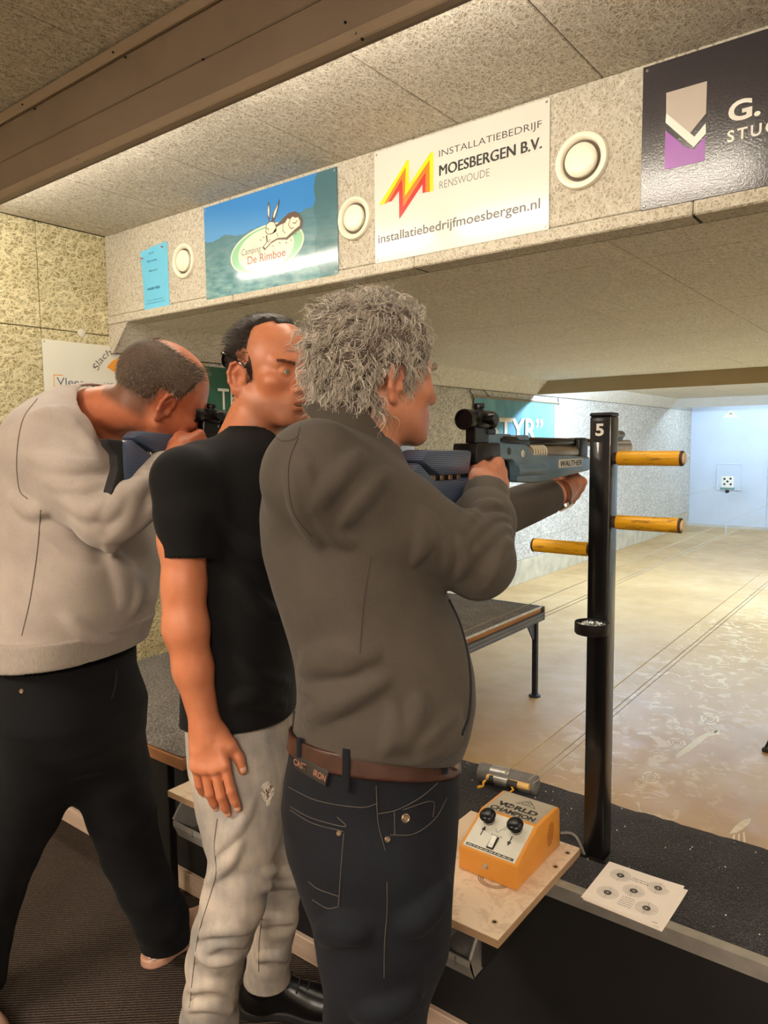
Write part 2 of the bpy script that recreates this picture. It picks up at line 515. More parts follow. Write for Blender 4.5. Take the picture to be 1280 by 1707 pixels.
# boards closing the lamp bays further down the range
b2 = structure('trim_3', add_box(BM(), XL+0.012, XR, 7.44, 7.475, 2.052, ZL+0.02), M_BOARD2)
b3 = structure('trim_4', add_box(BM(), XL+0.012, XR, 12.30, 12.335, 2.05, ZL+0.02), M_BOARD3)

# ------------------------------------------------------------------ lamps of the place
def tube_lamp(name, label, x0, x1, y, z, mat, group):
    t = thing(name, label, 'lamp', ((x0+x1)/2, y, z), group=group)
    L = (x1-x0)/2
    bm = BM(); add_cyl(bm, (-L+0.03, 0, 0), (L-0.03, 0, 0), 0.013, n=14); obj('tube', bm, mat, t)
    for s in (-1, 1):
        bm = BM(); add_cyl(bm, (s*(L-0.03), 0, 0), (s*L, 0, 0), 0.0138, n=14); add_box(bm, s*L-0.012, s*L+0.012, -0.012, 0.012, -0.02, 0.03)
        o = obj('socket', bm, M_WHITEPLASTIC, t)
    obj('batten', add_box(BM(), -L, L, -0.025, 0.025, 0.028, 0.062, 0.004), M_WHITEPLASTIC, t)
    return t
M_WHITEPLASTIC = plain('white_plastic', '#efece2', 0.4, var=0.0)
EM_NEAR = emitter('tube_warm', COL_NEAR, NEAR_TUBE); EM_FAR = emitter('tube_cool', COL_FAR, FAR_TUBE); EM_END = emitter('tube_end', COL_FAR, END_TUBE)
for w, x0, x1 in (('left end of', -3.52, -2.06), ('middle of', -1.96, -0.60), ('right end of', 0.2, 1.65)):
    tube_lamp('tube_lamp', 'fluorescent tube hidden behind the %s the brown ceiling valance' % w, x0, x1, 1.45, 2.575, EM_NEAR, 'tubes behind the valance')
for w, x0, x1 in (('left', -3.35, -1.9), ('middle', -1.5, -0.05), ('right', 0.6, 2.05)):
    tube_lamp('tube_lamp', '%s cool fluorescent tube hidden behind the tan board across the range' % w, x0, x1, 7.62, 2.125, EM_FAR, 'tubes behind the second board')
    tube_lamp('tube_lamp', '%s cool fluorescent tube in front of the white target wall' % w, x0, x1, 12.50, 2.125, EM_END, 'tubes by the target wall')
M_LAMP = emitter('lamp_panel_glow', COL_ROOM, ROOM_LAMP)
for w, x, y in (('left', -1.9, -1.6), ('right', 0.9, -1.6)):
    t = thing('ceiling_lamp', '%s lamp panel on the club room ceiling behind the photographer' % w, 'lamp', (x, y, ZC), group='room lamp panels')
    obj('diffuser', add_box(BM(), -0.55, 0.55, -0.28, 0.28, -0.05, -0.012, 0.004), M_LAMP, t)
    obj('lamp_frame', add_box(BM(), -0.58, 0.58, -0.31, 0.31, -0.012, 0.0, 0.003), M_WHITEPLASTIC, t)

# pale paint and boot marks left on the range floor
M_MARK = plain('pale_floor_mark', '#e6d5ae', 0.6, var=0.05, scale=40)
def floor_mark(pix, z=0.0009):
    bm = BM()
    for poly in pix:
        bm.faces.new([bm.verts.new(at(x, y, Z=z)) for x, y in poly])
    o = obj('paint_mark', bm, M_MARK, bpy.data.objects['floor.001'], smooth=False); o['kind'] = 'stuff'
floor_mark([[(1128, 1265), (1126, 1258), (1165, 1228), (1176, 1222), (1199, 1217), (1199, 1224), (1180, 1228), (1150, 1252)]])
for cx, cy, rx, ry in ((1122, 1208, 12, 8), (1142, 1219, 16, 6), (1128, 1238, 16, 8), (1183, 1198, 16, 10), (1184, 1217, 12, 4), (1085, 1296, 16, 10), (1068, 1305, 10, 8)):
    polys = []
    for f in (1.0, 0.55):
        A, B = ellipse(cx, cy, rx*f, ry*f, 20, 0.2), ellipse(cx, cy, rx*f*0.74, ry*f*0.74, 20, 0.2)
        polys += [[A[k], A[(k+1) % 20], B[(k+1) % 20], B[k]] for k in range(20) if (k*7+int(cx)) % 5]
    floor_mark(polys)
floor_mark([[(1215, 1390), (1226, 1376), (1240, 1366), (1252, 1364), (1250, 1372), (1238, 1382), (1228, 1388)], [(1222, 1392), (1225, 1390), (1224, 1402), (1221, 1400)], [(1230, 1390), (1233, 1389), (1233, 1403), (1230, 1402)], [(1238, 1388), (1241, 1386), (1243, 1404), (1239, 1404)]])
# ================================================================== SIGNS AND VENTS
INK = plain('print_black', '#26221f', 0.5, var=0.0)
INK_GREY = plain('print_grey', '#6d6a66', 0.5, var=0.0)
INK_BLUEGREY = plain('print_blue_grey', '#56627c', 0.5, var=0.0)
P_WHITE = plain('print_white', '#f4f1e6', 0.45, var=0.0)
P_YEL = plain('print_yellow', '#f2dc00', 0.35, var=0.0)
P_ORA = plain('print_orange', '#f17d0c', 0.35, var=0.0)
P_RED = plain('print_red', '#c4251f', 0.35, var=0.0)
P_PURPLE = plain('print_purple', '#9a4fb0', 0.35, var=0.0)
P_TAUPE = plain('print_taupe', '#c3b7ab', 0.35, var=0.0)
M_SIGNWHITE = plain('enamel_white', '#dddbd0', 0.18, var=0.01, scale=3)
M_SIGNEDGE = plain('sign_edge', '#8d8a84', 0.4, var=0.0)

def gloss_dark():
    t = NT('sign_charcoal_gloss')
    n = t.noise(t.coord('Object'), 170, 2.0, dist=0.6)
    t.set(color=lin('#3a363a'), rough=0.19, spec=0.8); t.bump(n, 0.2, 0.002)
    return t.m

def sign(name, label, cat, o, xdir, w, h, mat, thick=0.004, screws=True, lift=0.0, group=None, inset=0.012):
    """flat sign: origin bottom-left, x along xdir, y up"""
    M = plane_M(o, xdir, (0, 0, 1))
    t = thing(name, label, cat, M=M, group=group)
    obj('sign_board', add_box(BM(), 0, w, 0, h, -thick, 0, 0.0008), mat, t, smooth=False)
    if screws:
        for sx in (inset, w-inset):
            for sy in (inset, h-inset):
                obj('screw', add_lathe(BM(), [(0, 0.0022), (0.003, 0.0018), (0.0045, 0.0)], (sx, sy, 0), (0, 0, 1), 12), M_SCREW, t)
    return t, Matrix.Identity(4)
YS = YF-0.005
FX = (1, 0, 0)

# --- blue notice
M_BLUE = plain('blue_paper', '#6fc6ea', 0.8, var=0.01)
t = thing('paper_notice', 'small light blue paper notice pinned to the fascia near the left wall', 'notice', M=plane_M((-3.297, YS+0.0045, 2.229), FX, (0, 0, 1)))
bm = BM(); nx, ny = 8, 10; g = []
for j in range(ny+1):
    for i in range(nx+1):
        u, v = i/nx, j/ny
        top = 0.30+0.012*u+(0.004 if u > 0.35 else -0.006*(0.35-u)/0.35)
        z = 0.001+0.010*max(0, 0.35-u)*v*v*3+0.004*v*v*u*(1-u)
        g.append(bm.verts.new((0.209*u, v*top, z)))
for j in range(ny):
    for i in range(nx):
        a = j*(nx+1)+i; bm.faces.new((g[a], g[a+1], g[a+nx+2], g[a+nx+1]))
obj('sheet', bm, M_BLUE, t)
P_BLUETXT = plain('print_blue_dark', '#4a93b8', 0.8, var=0.0)
I4 = Matrix.Identity(4)
for k, (x, y, w, h) in enumerate(((0.062, 0.276, 0.042, 0.008), (0.045, 0.238, 0.082, 0.009), (0.056, 0.190, 0.068, 0.008), (0.038, 0.101, 0.111, 0.014), (0.032, 0.047, 0.133, 0.005), (0.011, 0.033, 0.172, 0.005))):
    print_line(t, P_BLUETXT, I4, x, y, w, h, 3+k, 0.006 if y > 0.2 else 0.004)
M_PIN = plain('pin_red', '#b5533a', 0.4, var=0.0)
for x, y in ((0.012, 0.262), (0.178, 0.292)):
    bm = BM(); add_cyl(bm, (x, y, 0.012), (x+0.012, y-0.003, 0.016), 0.004, 0.003, 8); add_cyl(bm, (x-0.012, y+0.003, 0.008), (x, y, 0.012), 0.002, 0.002, 6)
    obj('push_pin', bm, M_PIN, t)

# --- camp site sign
def camp_mat():
    t = NT('camp_print')
    sx = t.new('ShaderNodeSeparateXYZ'); t.link(t.coord('Object'), sx.inputs[0])
    x, y = sx.outputs[0], sx.outputs[1]
    n1 = t.noise(t.coord('Object', scale=(1, 1, 0)), 9.0, 4.0); n2 = t.noise(t.coord('Object', scale=(1, 3, 0)), 14.0, 4.0)
    sky = t.mix(t.math('MULTIPLY', t.math('SUBTRACT', t.math('ADD', y, t.math('MULTIPLY', x, 0.18)), 0.30), 9.0, clamp=True), lin('#5c9bd2'), lin('#3f87cc'))
    land = t.ramp(n2, [(0.35, lin('#4f7f87')), (0.5, lin('#6f9ea6')), (0.68, lin('#93b6b8'))])
    land = t.mix(t.math('MULTIPLY', t.math('SUBTRACT', 0.30, y), 3.2, clamp=True), lin('#557b86'), land)
    hill = t.math('ADD', 0.262, t.math('ADD', t.math('MULTIPLY', t.math('SUBTRACT', n1, 0.5), 0.10), t.math('MULTIPLY', t.math('MAXIMUM', t.math('SUBTRACT', x, 0.45), 0.0), 0.10)))
    tree = t.math('MULTIPLY', t.math('GREATER_THAN', t.math('ADD', x, t.math('MULTIPLY', t.math('SUBTRACT', n1, 0.5), 0.12)), 0.70), 1.0)
    isl = t.math('MAXIMUM', t.math('LESS_THAN', y, hill), tree)
    c = t.mix(isl, sky, land)
    c = t.mix(t.math('MULTIPLY', tree, 0.45), c, lin('#40636a'))
    t.set(color=c, rough=0.10, spec=0.6)
    return t.m
t, _ = sign('camp_sign', 'blue landscape sign with a leaping hare over a cream oval', 'sign', (-2.801, YS, 2.226), FX, 0.821, 0.417, camp_mat())
M_CREAM = plain('print_cream', '#e8e2cc', 0.2, var=0.0); M_LGREEN = plain('print_green', '#8cc39a', 0.2, var=0.0)
M_HARE = plain('print_hare_dark', '#5b4436', 0.3, var=0.0); M_BRICK = plain('print_brick', '#9c4a35', 0.3, var=0.0)
poly_obj('oval_rim', [ellipse(0.407, 0.166, 0.230, 0.100, 56, 0.05)], M_CREAM, t, I4, 0.0005)
poly_obj('oval_band', [ellipse(0.407, 0.166, 0.222, 0.093, 56, 0.05)], M_LGREEN, t, I4, 0.0009)
poly_obj('oval_face', [ellipse(0.405, 0.163, 0.174, 0.089, 56, 0.03)], M_CREAM, t, I4, 0.0013)
ear1 = [(.436, .361), (.441, .329), (.439, .299), (.435, .275), (.425, .297), (.424, .328), (.43, .352)]
ear2 = [(.5, .359), (.496, .333), (.478, .297), (.459, .268), (.448, .276), (.46, .31), (.487, .338)]
head = [(.418, .268), (.44, .275), (.464, .269), (.477, .247), (.48, .226), (.453, .219), (.427, .22), (.411, .238)]
body = [(.47, .25), (.507, .266), (.551, .283), (.586, .283), (.611, .267), (.628, .243), (.622, .221), (.584, .210), (.533, .185), (.482, .193), (.445, .185), (.406, .163), (.391, .177), (.418, .195), (.414, .222), (.453, .221)]
poly_obj('hare_back', [[(.485, .245), (.514, .272), (.551, .289), (.590, .289), (.615, .273), (.632, .246), (.628, .215), (.59, .203), (.535, .18), (.53, .2), (.56, .24), (.52, .25)]], M_HARE, t, I4, 0.0016)
def shrink(p, f):
    cx = sum(q[0] for q in p)/len(p); cy = sum(q[1] for q in p)/len(p)
    return [(cx+(x-cx)*f, cy+(y-cy)*f) for x, y in p]
poly_obj('hare_outline', [ear1, ear2, shrink(head, 1.07), shrink(body, 1.04)], M_HARE, t, I4, 0.0019)
poly_obj('hare_fill', [shrink(ear1, 0.62), shrink(ear2, 0.6), shrink(head, 0.93)], M_CREAM, t, I4, 0.0022)
poly_obj('hare_body_fill', [[(.472, .243), (.50, .25), (.53, .253), (.545, .268), (.56, .262), (.575, .27), (.59, .262), (.606, .262), (.618, .243), (.614, .226), (.585, .216), (.535, .193), (.484, .199), (.446, .191), (.407, .169), (.397, .177), (.424, .195), (.42, .221), (.455, .225)]], M_CREAM, t, I4, 0.0022)
st = []
for p in ([(.42, .25), (.43, .245), (.428, .238)], [(.43, .226), (.44, .222), (.45, .224)], [(.52, .25), (.515, .225), (.53, .21)], [(.56, .262), (.55, .24), (.565, .222), (.58, .225)], [(.575, .245), (.59, .24), (.6, .25)], [(.48, .22), (.485, .205)], [(.44, .2), (.425, .19)],
          [(.375, .21), (.385, .205)], [(.395, .218), (.402, .214)], [(.49, .178), (.5, .175)], [(.53, .172), (.54, .168)], [(.56, .18), (.565, .172)], [(.45, .172), (.458, .168)], [(.585, .195), (.597, .199)]):
    st += stroke(p, 0.0032)
poly_obj('hare_lines', st, M_HARE, t, I4, 0.0026)['kind'] = 'stuff'
put_text('Camping', t, INK_GREY, I4, 0.253, 0.152, 0.125, 0.036, shear=0.1, lift=0.0018)
put_text('De Rimboe', t, M_BRICK, I4, 0.291, 0.117, 0.237, 0.034, bold=0.008, lift=0.0018)

# --- installation company sign
t, _ = sign('company_sign', 'white sign with a yellow orange and red zigzag letter and black lettering', 'sign', (-1.791, YS, 2.237), FX, 0.721, 0.413, M_SIGNWHITE)
poly_obj('logo_yellow', [[(.021, .215), (.154, .349), (.164, .347), (.163, .26), (.258, .350), (.271, .350), (.270, .216), (.255, .216), (.255, .326), (.144, .223), (.149, .326), (.046, .214)]], P_YEL, t, I4, 0.0008)
poly_obj('logo_orange', [[(.046, .214), (.149, .326), (.144, .223), (.255, .326), (.255, .215), (.236, .217), (.236, .288), (.136, .185), (.132, .288), (.066, .217)]], P_ORA, t, I4, 0.0008)
poly_obj('logo_red', [[(.066, .217), (.132, .288), (.136, .185), (.237, .288), (.236, .217), (.223, .217), (.223, .248), (.117, .145), (.117, .247), (.082, .217)]], P_RED, t, I4, 0.0008)
put_text('INSTALLATIEBEDRIJF', t, INK, I4, 0.296, 0.319, 0.397, 0.030, bold=-0.008)
put_text('MOESBERGEN B.V.', t, INK, I4, 0.297, 0.261, 0.396, 0.036, bold=0.0)
put_text('MOESBERGEN B.V.', t, INK, I4, 0.2985, 0.2615, 0.396, 0.036, bold=0.0, lift=0.0008)
put_text('MOESBERGEN B.V.', t, INK, I4, 0.2955, 0.2605, 0.396, 0.036, bold=0.0, lift=0.0007)
put_text('RENSWOUDE', t, INK_GREY, I4, 0.297, 0.216, 0.204, 0.026, bold=-0.012)
put_text('installatiebedrijfmoesbergen.nl', t, INK_GREY, I4, 0.016, 0.062, 0.674, 0.044, bold=0.012)

# --- plasterer's sign
t, _ = sign('plasterer_sign', 'glossy charcoal sign with a grey, white and purple shield', 'sign', (-0.773, YS, 2.237), FX, 0.80, 0.411, gloss_dark(), thick=0.008)
poly_obj('shield_grey', [[(.069, .32), (.181, .32), (.181, .233), (.139, .19), (.07, .263)]], P_TAUPE, t, I4, 0.0009)
poly_obj('shield_white', [[(.07, .263), (.151, .177), (.181, .207), (.182, .178), (.15, .148), (.069, .237)]], P_WHITE, t, I4, 0.0010)
poly_obj('shield_purple', [[(.069, .215), (.128, .153), (.151, .142), (.181, .172), (.181, .104), (.069, .104)]], P_PURPLE, t, I4, 0.0009)
put_text('G.', t, P_WHITE, I4, 0.240, 0.190, 0.082, 0.056, bold=0.03)
put_text('STUC', t, P_WHITE, I4, 0.239, 0.138, 0.125, 0.032, bold=0.02, space=1.3)

# --- round ventilation valves
M_VALVE = plain('valve_cream_plastic', '#f1ead6', 0.3, var=0.0)
for x, z, r, lb in ((-2.961, 2.429, 0.083, 'round cream ventilation valve beside the blue paper notice'), (-1.893, 2.427, 0.083, 'round cream ventilation valve between the landscape sign and the white sign'), (-0.962, 2.428, 0.088, 'round cream ventilation valve left of the charcoal sign')):
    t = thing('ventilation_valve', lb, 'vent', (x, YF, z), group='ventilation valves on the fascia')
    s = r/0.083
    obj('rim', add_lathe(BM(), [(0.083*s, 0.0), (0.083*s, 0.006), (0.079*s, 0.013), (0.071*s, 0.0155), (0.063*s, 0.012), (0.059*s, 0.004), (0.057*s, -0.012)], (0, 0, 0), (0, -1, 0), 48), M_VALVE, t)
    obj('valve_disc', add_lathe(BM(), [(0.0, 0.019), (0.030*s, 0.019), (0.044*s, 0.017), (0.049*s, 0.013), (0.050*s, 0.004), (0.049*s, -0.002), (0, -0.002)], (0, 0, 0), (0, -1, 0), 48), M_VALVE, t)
    obj('valve_throat_shade', add_lathe(BM(), [(0.058*s, 0.0015), (0.0, 0.0015)], (0, 0, 0), (0, -1, 0), 32), plain('valve_shadow', '#5a5144', 0.8, var=0), t)  # flat dark disc, the shade inside the throat put into its colour

# --- signs on the left wall
XS = XL+0.006
WY = (0, 1, 0)
M_OFFWHITE = plain('sign_offwhite', '#e9e7da', 0.35, var=0.01, scale=3)
t, _ = sign('butcher_sign', 'off-white sign with orange logo on the wall behind the man in the grey sweater', 'sign', (XS, 1.917, 1.50), WY, 0.865, 0.585, M_OFFWHITE)
P_SLO = plain('print_light_orange', '#f0a033', 0.4, var=0.0)
poly_obj('bracket_line', [[(.05, .35), (.054, .35), (.054, .412), (.05, .412)], [(.05, .408), (.101, .408), (.101, .412), (.05, .412)]], P_SLO, t, I4)
put_text('Vleesverwerking', t, INK_BLUEGREY, I4, 0.066, 0.347, 0.47, 0.052)
arc = ellipse(0.50, 0.40, 0.17, 0.14, 14, a0=2.62, a1=1.25); arc2 = ellipse(0.50, 0.40, 0.115, 0.09, 14, a0=1.25, a1=2.62)
poly_obj('logo_arch', [arc+arc2], P_SLO, t, I4)
poly_obj('logo_figure', [[(.40, .47), (.47, .51), (.50, .44), (.48, .40), (.45, .44)]], plain('print_peach', '#e8b88a', 0.4, var=0), t, I4, 0.0009)
def arcwarp(u, v):
    a = 2.86-u*1.35; r = 0.185+v*0.05
    return 0.50+np.cos(a)*(r+0.01), 0.40+np.sin(a)*r*0.86
put_text('Slachterij', t, INK_GREY, I4, 0, 0, 1, 1, warp=arcwarp, shear=0.2, lift=0.0012)
for k in range(2):
    put_text('rt', t, INK_GREY, I4, 0.77, 0.05+0.06*k, 0.03, 0.035)

M_SGREEN = plain('sign_green', '#12885a', 0.35, var=0.04, scale=4); M_SDGREEN = plain('sign_green_dark', '#1c5a3c', 0.35, var=0.06, scale=6)
M_CHAR = plain('sign_charcoal', '#2b2a2b', 0.4, var=0.0)
t, _ = sign('builder_sign', 'green sign with white lettering between the two men on the left wall', 'sign', (XS, 2.80, 1.40), WY, 0.86, 0.625, M_SGREEN)
poly_obj('dark_band', [[(0.0, .35), (.86, .35), (.86, .625), (0, .625)]], M_SDGREEN, t, I4, 0.0004)
poly_obj('charcoal_field', [[(.395, .355), (.86, .355), (.86, .612), (.395, .612)]], M_CHAR, t, I4, 0.0007)
poly_obj('mid_band', [[(.26, .24), (.86, .24), (.86, .272), (.26, .272)]], M_SDGREEN, t, I4, 0.0004)
put_text('Thor', t, P_WHITE, I4, 0.225, 0.362, 0.32, 0.135, lift=0.0012)
put_text('Bouw', t, P_WHITE, I4, 0.346, 0.290, 0.22, 0.046, bold=0.01, space=1.3, lift=0.0012)
put_text('nbouw-', t, P_WHITE, I4, 0.325, 0.145, 0.215, 0.030, bold=0.01, lift=0.0012)
t, _ = sign('yellow_sign', 'yellow sign with dark letters half hidden behind the grey-haired man', 'sign', (XS, 3.70, 1.58), WY, 0.42, 0.40, plain('sign_yellow', '#f0b400', 0.4, var=0.02))
put_text('C', t, INK_BLUEGREY, I4, 0.03, 0.16, 0.10, 0.12, bold=0.02)

M_PBLUE = plain('sign_pale_blue', '#c3d0ee', 0.5, var=0.02, scale=3)
t, _ = sign('pale_blue_sign', 'pale blue sign with faint white letters low on the left wall', 'sign', (XS, 4.15, 1.35), WY, 1.0, 0.62, M_PBLUE)
put_text('MBERG', t, P_WHITE, I4, 0.57, 0.055, 0.355, 0.060, bold=0.005, space=1.15)
poly_obj('band', [[(0.0, 0.30), (1.0, 0.30), (1.0, 0.34), (0, 0.34)]], P_WHITE, t, I4)

def banner_mat():
    t = NT('banner_cloth')
    n = t.noise(t.coord('Object', scale=(1.5, 0.6, 1)), 2.0, 3.0)
    w = t.noise(t.coord('Object'), 400, 1.0)
    t.set(color=t.ramp(n, [(0.35, lin('#5f8b98')), (0.55, lin('#6f9ea8')), (0.7, lin('#7fadb4'))]), rough=0.75, spec=0.2); t.bump(w, 0.15, 0.001)
    return t.m
M_BANNER = banner_mat()
t = thing('club_banner', 'teal cloth banner with cream letters hanging from a rod on the left wall', 'banner', M=plane_M((XS+0.012, 6.10, 1.30), WY, (0, 0, 1)))
bm = BM(); nx = 24; g = []
for j in range(7):
    for i in range(nx+1):
        u, v = i/nx, j/6
        g.append(bm.verts.new((0.02+1.81*u, 0.672*v, 0.006*math.sin(u*17+v*2)*(1-v)+0.004)))
for j in range(6):
    for i in range(nx):
        a = j*(nx+1)+i; bm.faces.new((g[a], g[a+1], g[a+nx+2], g[a+nx+1]))
obj('cloth', bm, M_BANNER, t)
M_ROD = plain('wooden_rod', '#8a7a60', 0.6)
obj('rod', add_cyl(BM(), (-0.02, 0.678, 0.004), (1.95, 0.678, 0.004), 0.011, n=10), M_ROD, t)
obj('cord', add_tube(BM(), [(0.0, 0.69, 0.004), (-0.06, 0.72, 0.0), (0.02, 0.79, -0.005), (0.14, 0.78, 0.0), (0.30, 0.69, 0.006)], 0.004, 6), INK, t)
obj('hook', add_tube(BM(), [(1.92, 0.66, 0.004), (1.93, 0.70, 0.0), (1.93, 0.74, -0.006)], 0.006, 6), INK, t)
P_BCREAM = plain('banner_cream', '#d8cdb0', 0.7, var=0.03)
put_text('STYR”', t, P_BCREAM, I4, 0.30, 0.235, 1.205, 0.257, bold=0.02, lift=0.013)
# ================================================================== FURNITURE AND SMALL THINGS
def carpet_mat(name, a, b, c, sc=420):
    t = NT(name)
    n = t.noise(t.coord('Position', scale=(1, 0.55, 1)), sc, 3.0, 0.7); m = t.noise(t.coord('Position'), 7, 3.0)
    f = t.math('ADD', t.math('MULTIPLY', n, 0.85), t.math('MULTIPLY', m, 0.15))
    t.set(color=t.ramp(f, [(0.36, lin(a)), (0.52, lin(b)), (0.68, lin(c))]), rough=0.95, spec=0.15, sheen=0.15)
    t.bump(n, 0.9, 0.006)
    return t.m
M_CPT_BLACK = carpet_mat('counter_carpet', '#121112', '#2b292b', '#5a575a', 260)
M_CPT_GREY = carpet_mat('bench_carpet', '#2f2b28', '#69635c', '#b0aaa0', 190)
M_BLACK = plain('matt_black_panel', '#0d0c0c', 0.7, var=0.1, scale=12)
M_BLACKSTEEL = plain('black_lacquer_steel', '#0b0b0d', 0.28, 0.0, var=0.15, scale=20, coat=0.3)
M_ALU = plain('aluminium_trim', '#c9c5bd', 0.36, 0.75, var=0.06, scale=25, bump=0.05)
M_STEELBLUE = plain('grey_blue_steel', '#545a68', 0.42, 0.35, var=0.14, scale=9)

def wood_mat(name, a, b, rough=0.6, axis=1, sc=18.0):
    t = NT(name)
    st = [1.0, 1.0, 1.0]; st[axis] = 0.08
    n = t.noise(t.coord('Object', scale=tuple(st)), sc*2, 4.0, 0.6, 0.6); m = t.noise(t.coord('Object'), 7, 2.0)
    f = t.math('ADD', t.math('MULTIPLY', n, 0.75), t.math('MULTIPLY', m, 0.25))
    t.set(color=t.ramp(f, [(0.35, lin(a)), (0.65, lin(b))]), rough=rough); t.bump(n, 0.12, 0.001)
    return t.m
M_EDGEWOOD = wood_mat('bench_edge_wood', '#8a5c3c', '#b88358', axis=0)
M_EDGEORANGE = wood_mat('bench_edge_orange', '#b87840', '#d79a5c', axis=1)
M_PLANK = wood_mat('base_plank_wood', '#b59a86', '#dcc6b2', axis=0, sc=9)
M_PLY = plain('plywood_face', '#dcc4a4', 0.55, var=0.06, scale=14)

# --- counter along the firing line
t = thing('shooting_counter', 'low carpeted shooting counter with an aluminium front edge and black panel', 'counter', (-0.6, 1.7, 0))
def rel(tt, *b):  # world box to the thing's local space
    o = tt.location; return (b[0]-o.x, b[1]-o.x, b[2]-o.y, b[3]-o.y, b[4]-o.z, b[5]-o.z)
obj('worktop', add_box(BM(), *rel(t, -1.905, XR, 1.492, 1.918, 0.512, 0.538), bev=0.002), M_BLACK, t, smooth=False)
# carpet: slightly uneven sheet with a frayed far edge
bm = BM(); rnd = random.Random(3); nx, ny = 190, 14; g = []
for j in range(ny+1):
    for i in range(nx+1):
        x = -1.905+(XR+1.905)*i/nx; y = 1.494+(1.921-1.494)*j/ny
        if j == ny: y += rnd.uniform(-0.004, 0.004)
        z = 0.549+rnd.uniform(-0.0008, 0.0012)-(0.004 if j in (0, ny) else 0)
        g.append(bm.verts.new((x-t.location.x, y-t.location.y, z)))
for j in range(ny):
    for i in range(nx):
        a = j*(nx+1)+i; bm.faces.new((g[a], g[a+1], g[a+nx+2], g[a+nx+1]))
bot = [bm.verts.new((v.co.x, v.co.y, 0.538)) for v in g[-(nx+1):]]
for i in range(nx): bm.faces.new((g[-(nx+1)+i], g[-(nx+1)+i+1], bot[i+1], bot[i]))
obj('carpet_top', bm, M_CPT_BLACK, t)
bm = BM(); add_prism(bm, [(1.470, 0.518), (1.4735, 0.518), (1.4735, 0.5475), (1.497, 0.5475), (1.497, 0.5512), (1.470, 0.5512)], -1.905, XR, Matrix(((0, 0, 1, -t.location.x), (1, 0, 0, -t.location.y), (0, 1, 0, 0), (0, 0, 0, 1))))
obj('edge_trim', bm, M_ALU, t, smooth=False)
obj('trim_batten', add_box(BM(), *rel(t, -1.905, XR, 1.474, 1.492, 0.512, 0.5475)), M_BLACK, t, smooth=False)
obj('front_panel', add_box(BM(), *rel(t, XL+0.01, XR, 1.500, 1.518, 0.0, 0.512)), M_BLACK, t, smooth=False)
xp = [XL+0.01, -2.64, -1.53, -0.37, 0.9, XR]
for a, b in zip(xp, xp[1:]):
    obj('base_plank', add_box(BM(), *rel(t, a+0.001, b-0.001, 1.482, 1.499, 0.0, 0.071), bev=0.002), M_PLANK, t, smooth=False)
rnd = random.Random(5)
bm = BM()
for k in range(70):
    x, y = rnd.uniform(-1.2, 0.0)-t.location.x, rnd.uniform(1.52, 1.9)-t.location.y
    r = rnd.uniform(0.0008, 0.0022)
    bmesh.ops.create_icosphere(bm, subdivisions=1, radius=r, matrix=Matrix.Translation((x, y, 0.551)))
o = obj('paper_crumbs', bm, P_WHITE, t); o['kind'] = 'stuff'

# --- prone bench of the left lane, reaching out over the range
t = thing('prone_bench', 'long carpeted bench on steel legs reaching from the firing line into the range', 'bench', (-2.44, 2.7, 0))
bx0, bx1, by0, by1 = -2.97, -1.912, 1.402, 4.062
obj('bench_board', add_box(BM(), *rel(t, bx0, bx1, by0, 2.0, 0.498, 0.538), bev=0.002), M_EDGEWOOD, t, smooth=False)
obj('range_board', add_box(BM(), *rel(t, bx0+0.006, bx1-0.006, 2.001, by1-0.012, 0.505, 0.538), bev=0.002), M_EDGEORANGE, t, smooth=False)
bm = BM(); rnd = random.Random(8); nx, ny = 40, 96; g = []
for j in range(ny+1):
    for i in range(nx+1):
        x = bx0+(bx1-bx0-0.002)*i/nx; y = by0+0.002+(by1-0.02-by0)*j/ny
        g.append(bm.verts.new((x-t.location.x, y-t.location.y, 0.548+rnd.uniform(-0.0012, 0.0012)-(0.004 if i in (0, nx) or j in (0, ny) else 0))))
for j in range(ny):
    for i in range(nx):
        a = j*(nx+1)+i; bm.faces.new((g[a], g[a+1], g[a+nx+2], g[a+nx+1]))
obj('carpet_top', bm, M_CPT_GREY, t)
obj('edge_strip', add_box(BM(), *rel(t, bx1-0.006, bx1+0.001, 1.96, by1, 0.538, 0.5495)), M_ALU, t, smooth=False)
for y0, y1, x0, x1 in ((2.0, by1, bx1-0.004, bx1+0.012), (2.0, by1, bx0-0.012, bx0+0.004), (by1-0.012, by1+0.004, bx0-0.012, bx1+0.012)):
    obj('steel_rail', add_box(BM(), *rel(t, x0, x1, y0, y1, 0.462, 0.512 if x1-x0 < 0.1 else 0.546), bev=0.002), M_STEELBLUE, t, smooth=False)
M_ROUND = plain('leg_steel_dark', '#2e3038', 0.45, 0.3, var=0.1)
for lx, ly in ((bx1-0.012, 3.985), (bx0+0.012, 3.985), (bx1-0.11, 1.425), (bx0+0.03, 1.425)):
    lg = obj('leg', add_box(BM(), *rel(t, lx-0.015, lx+0.015, ly-0.015, ly+0.015, 0.006, 0.50), bev=0.003), M_ROUND if ly > 2 else M_BLACK, t, smooth=False)
    if ly > 2:
        bm = BM(); add_lathe(bm, [(0, 0.012), (0.03, 0.012), (0.036, 0.006), (0.036, 0.0), (0, 0.0)], (lx-t.location.x, ly-t.location.y, 0), n=18); obj('foot_plate', bm, M_ROUND, lg)
        s = -1
        bm = BM(); add_prism(bm, [(0, 0.465), (0, 0.36), (s*0.02, 0.36), (s*0.10, 0.465)], -0.004, 0.004, Matrix(((0, 0, 1, lx-t.location.x), (1, 0, 0, ly-0.015-t.location.y), (0, 1, 0, 0), (0, 0, 0, 1))))
        obj('gusset', bm, M_STEELBLUE, lg, smooth=False)

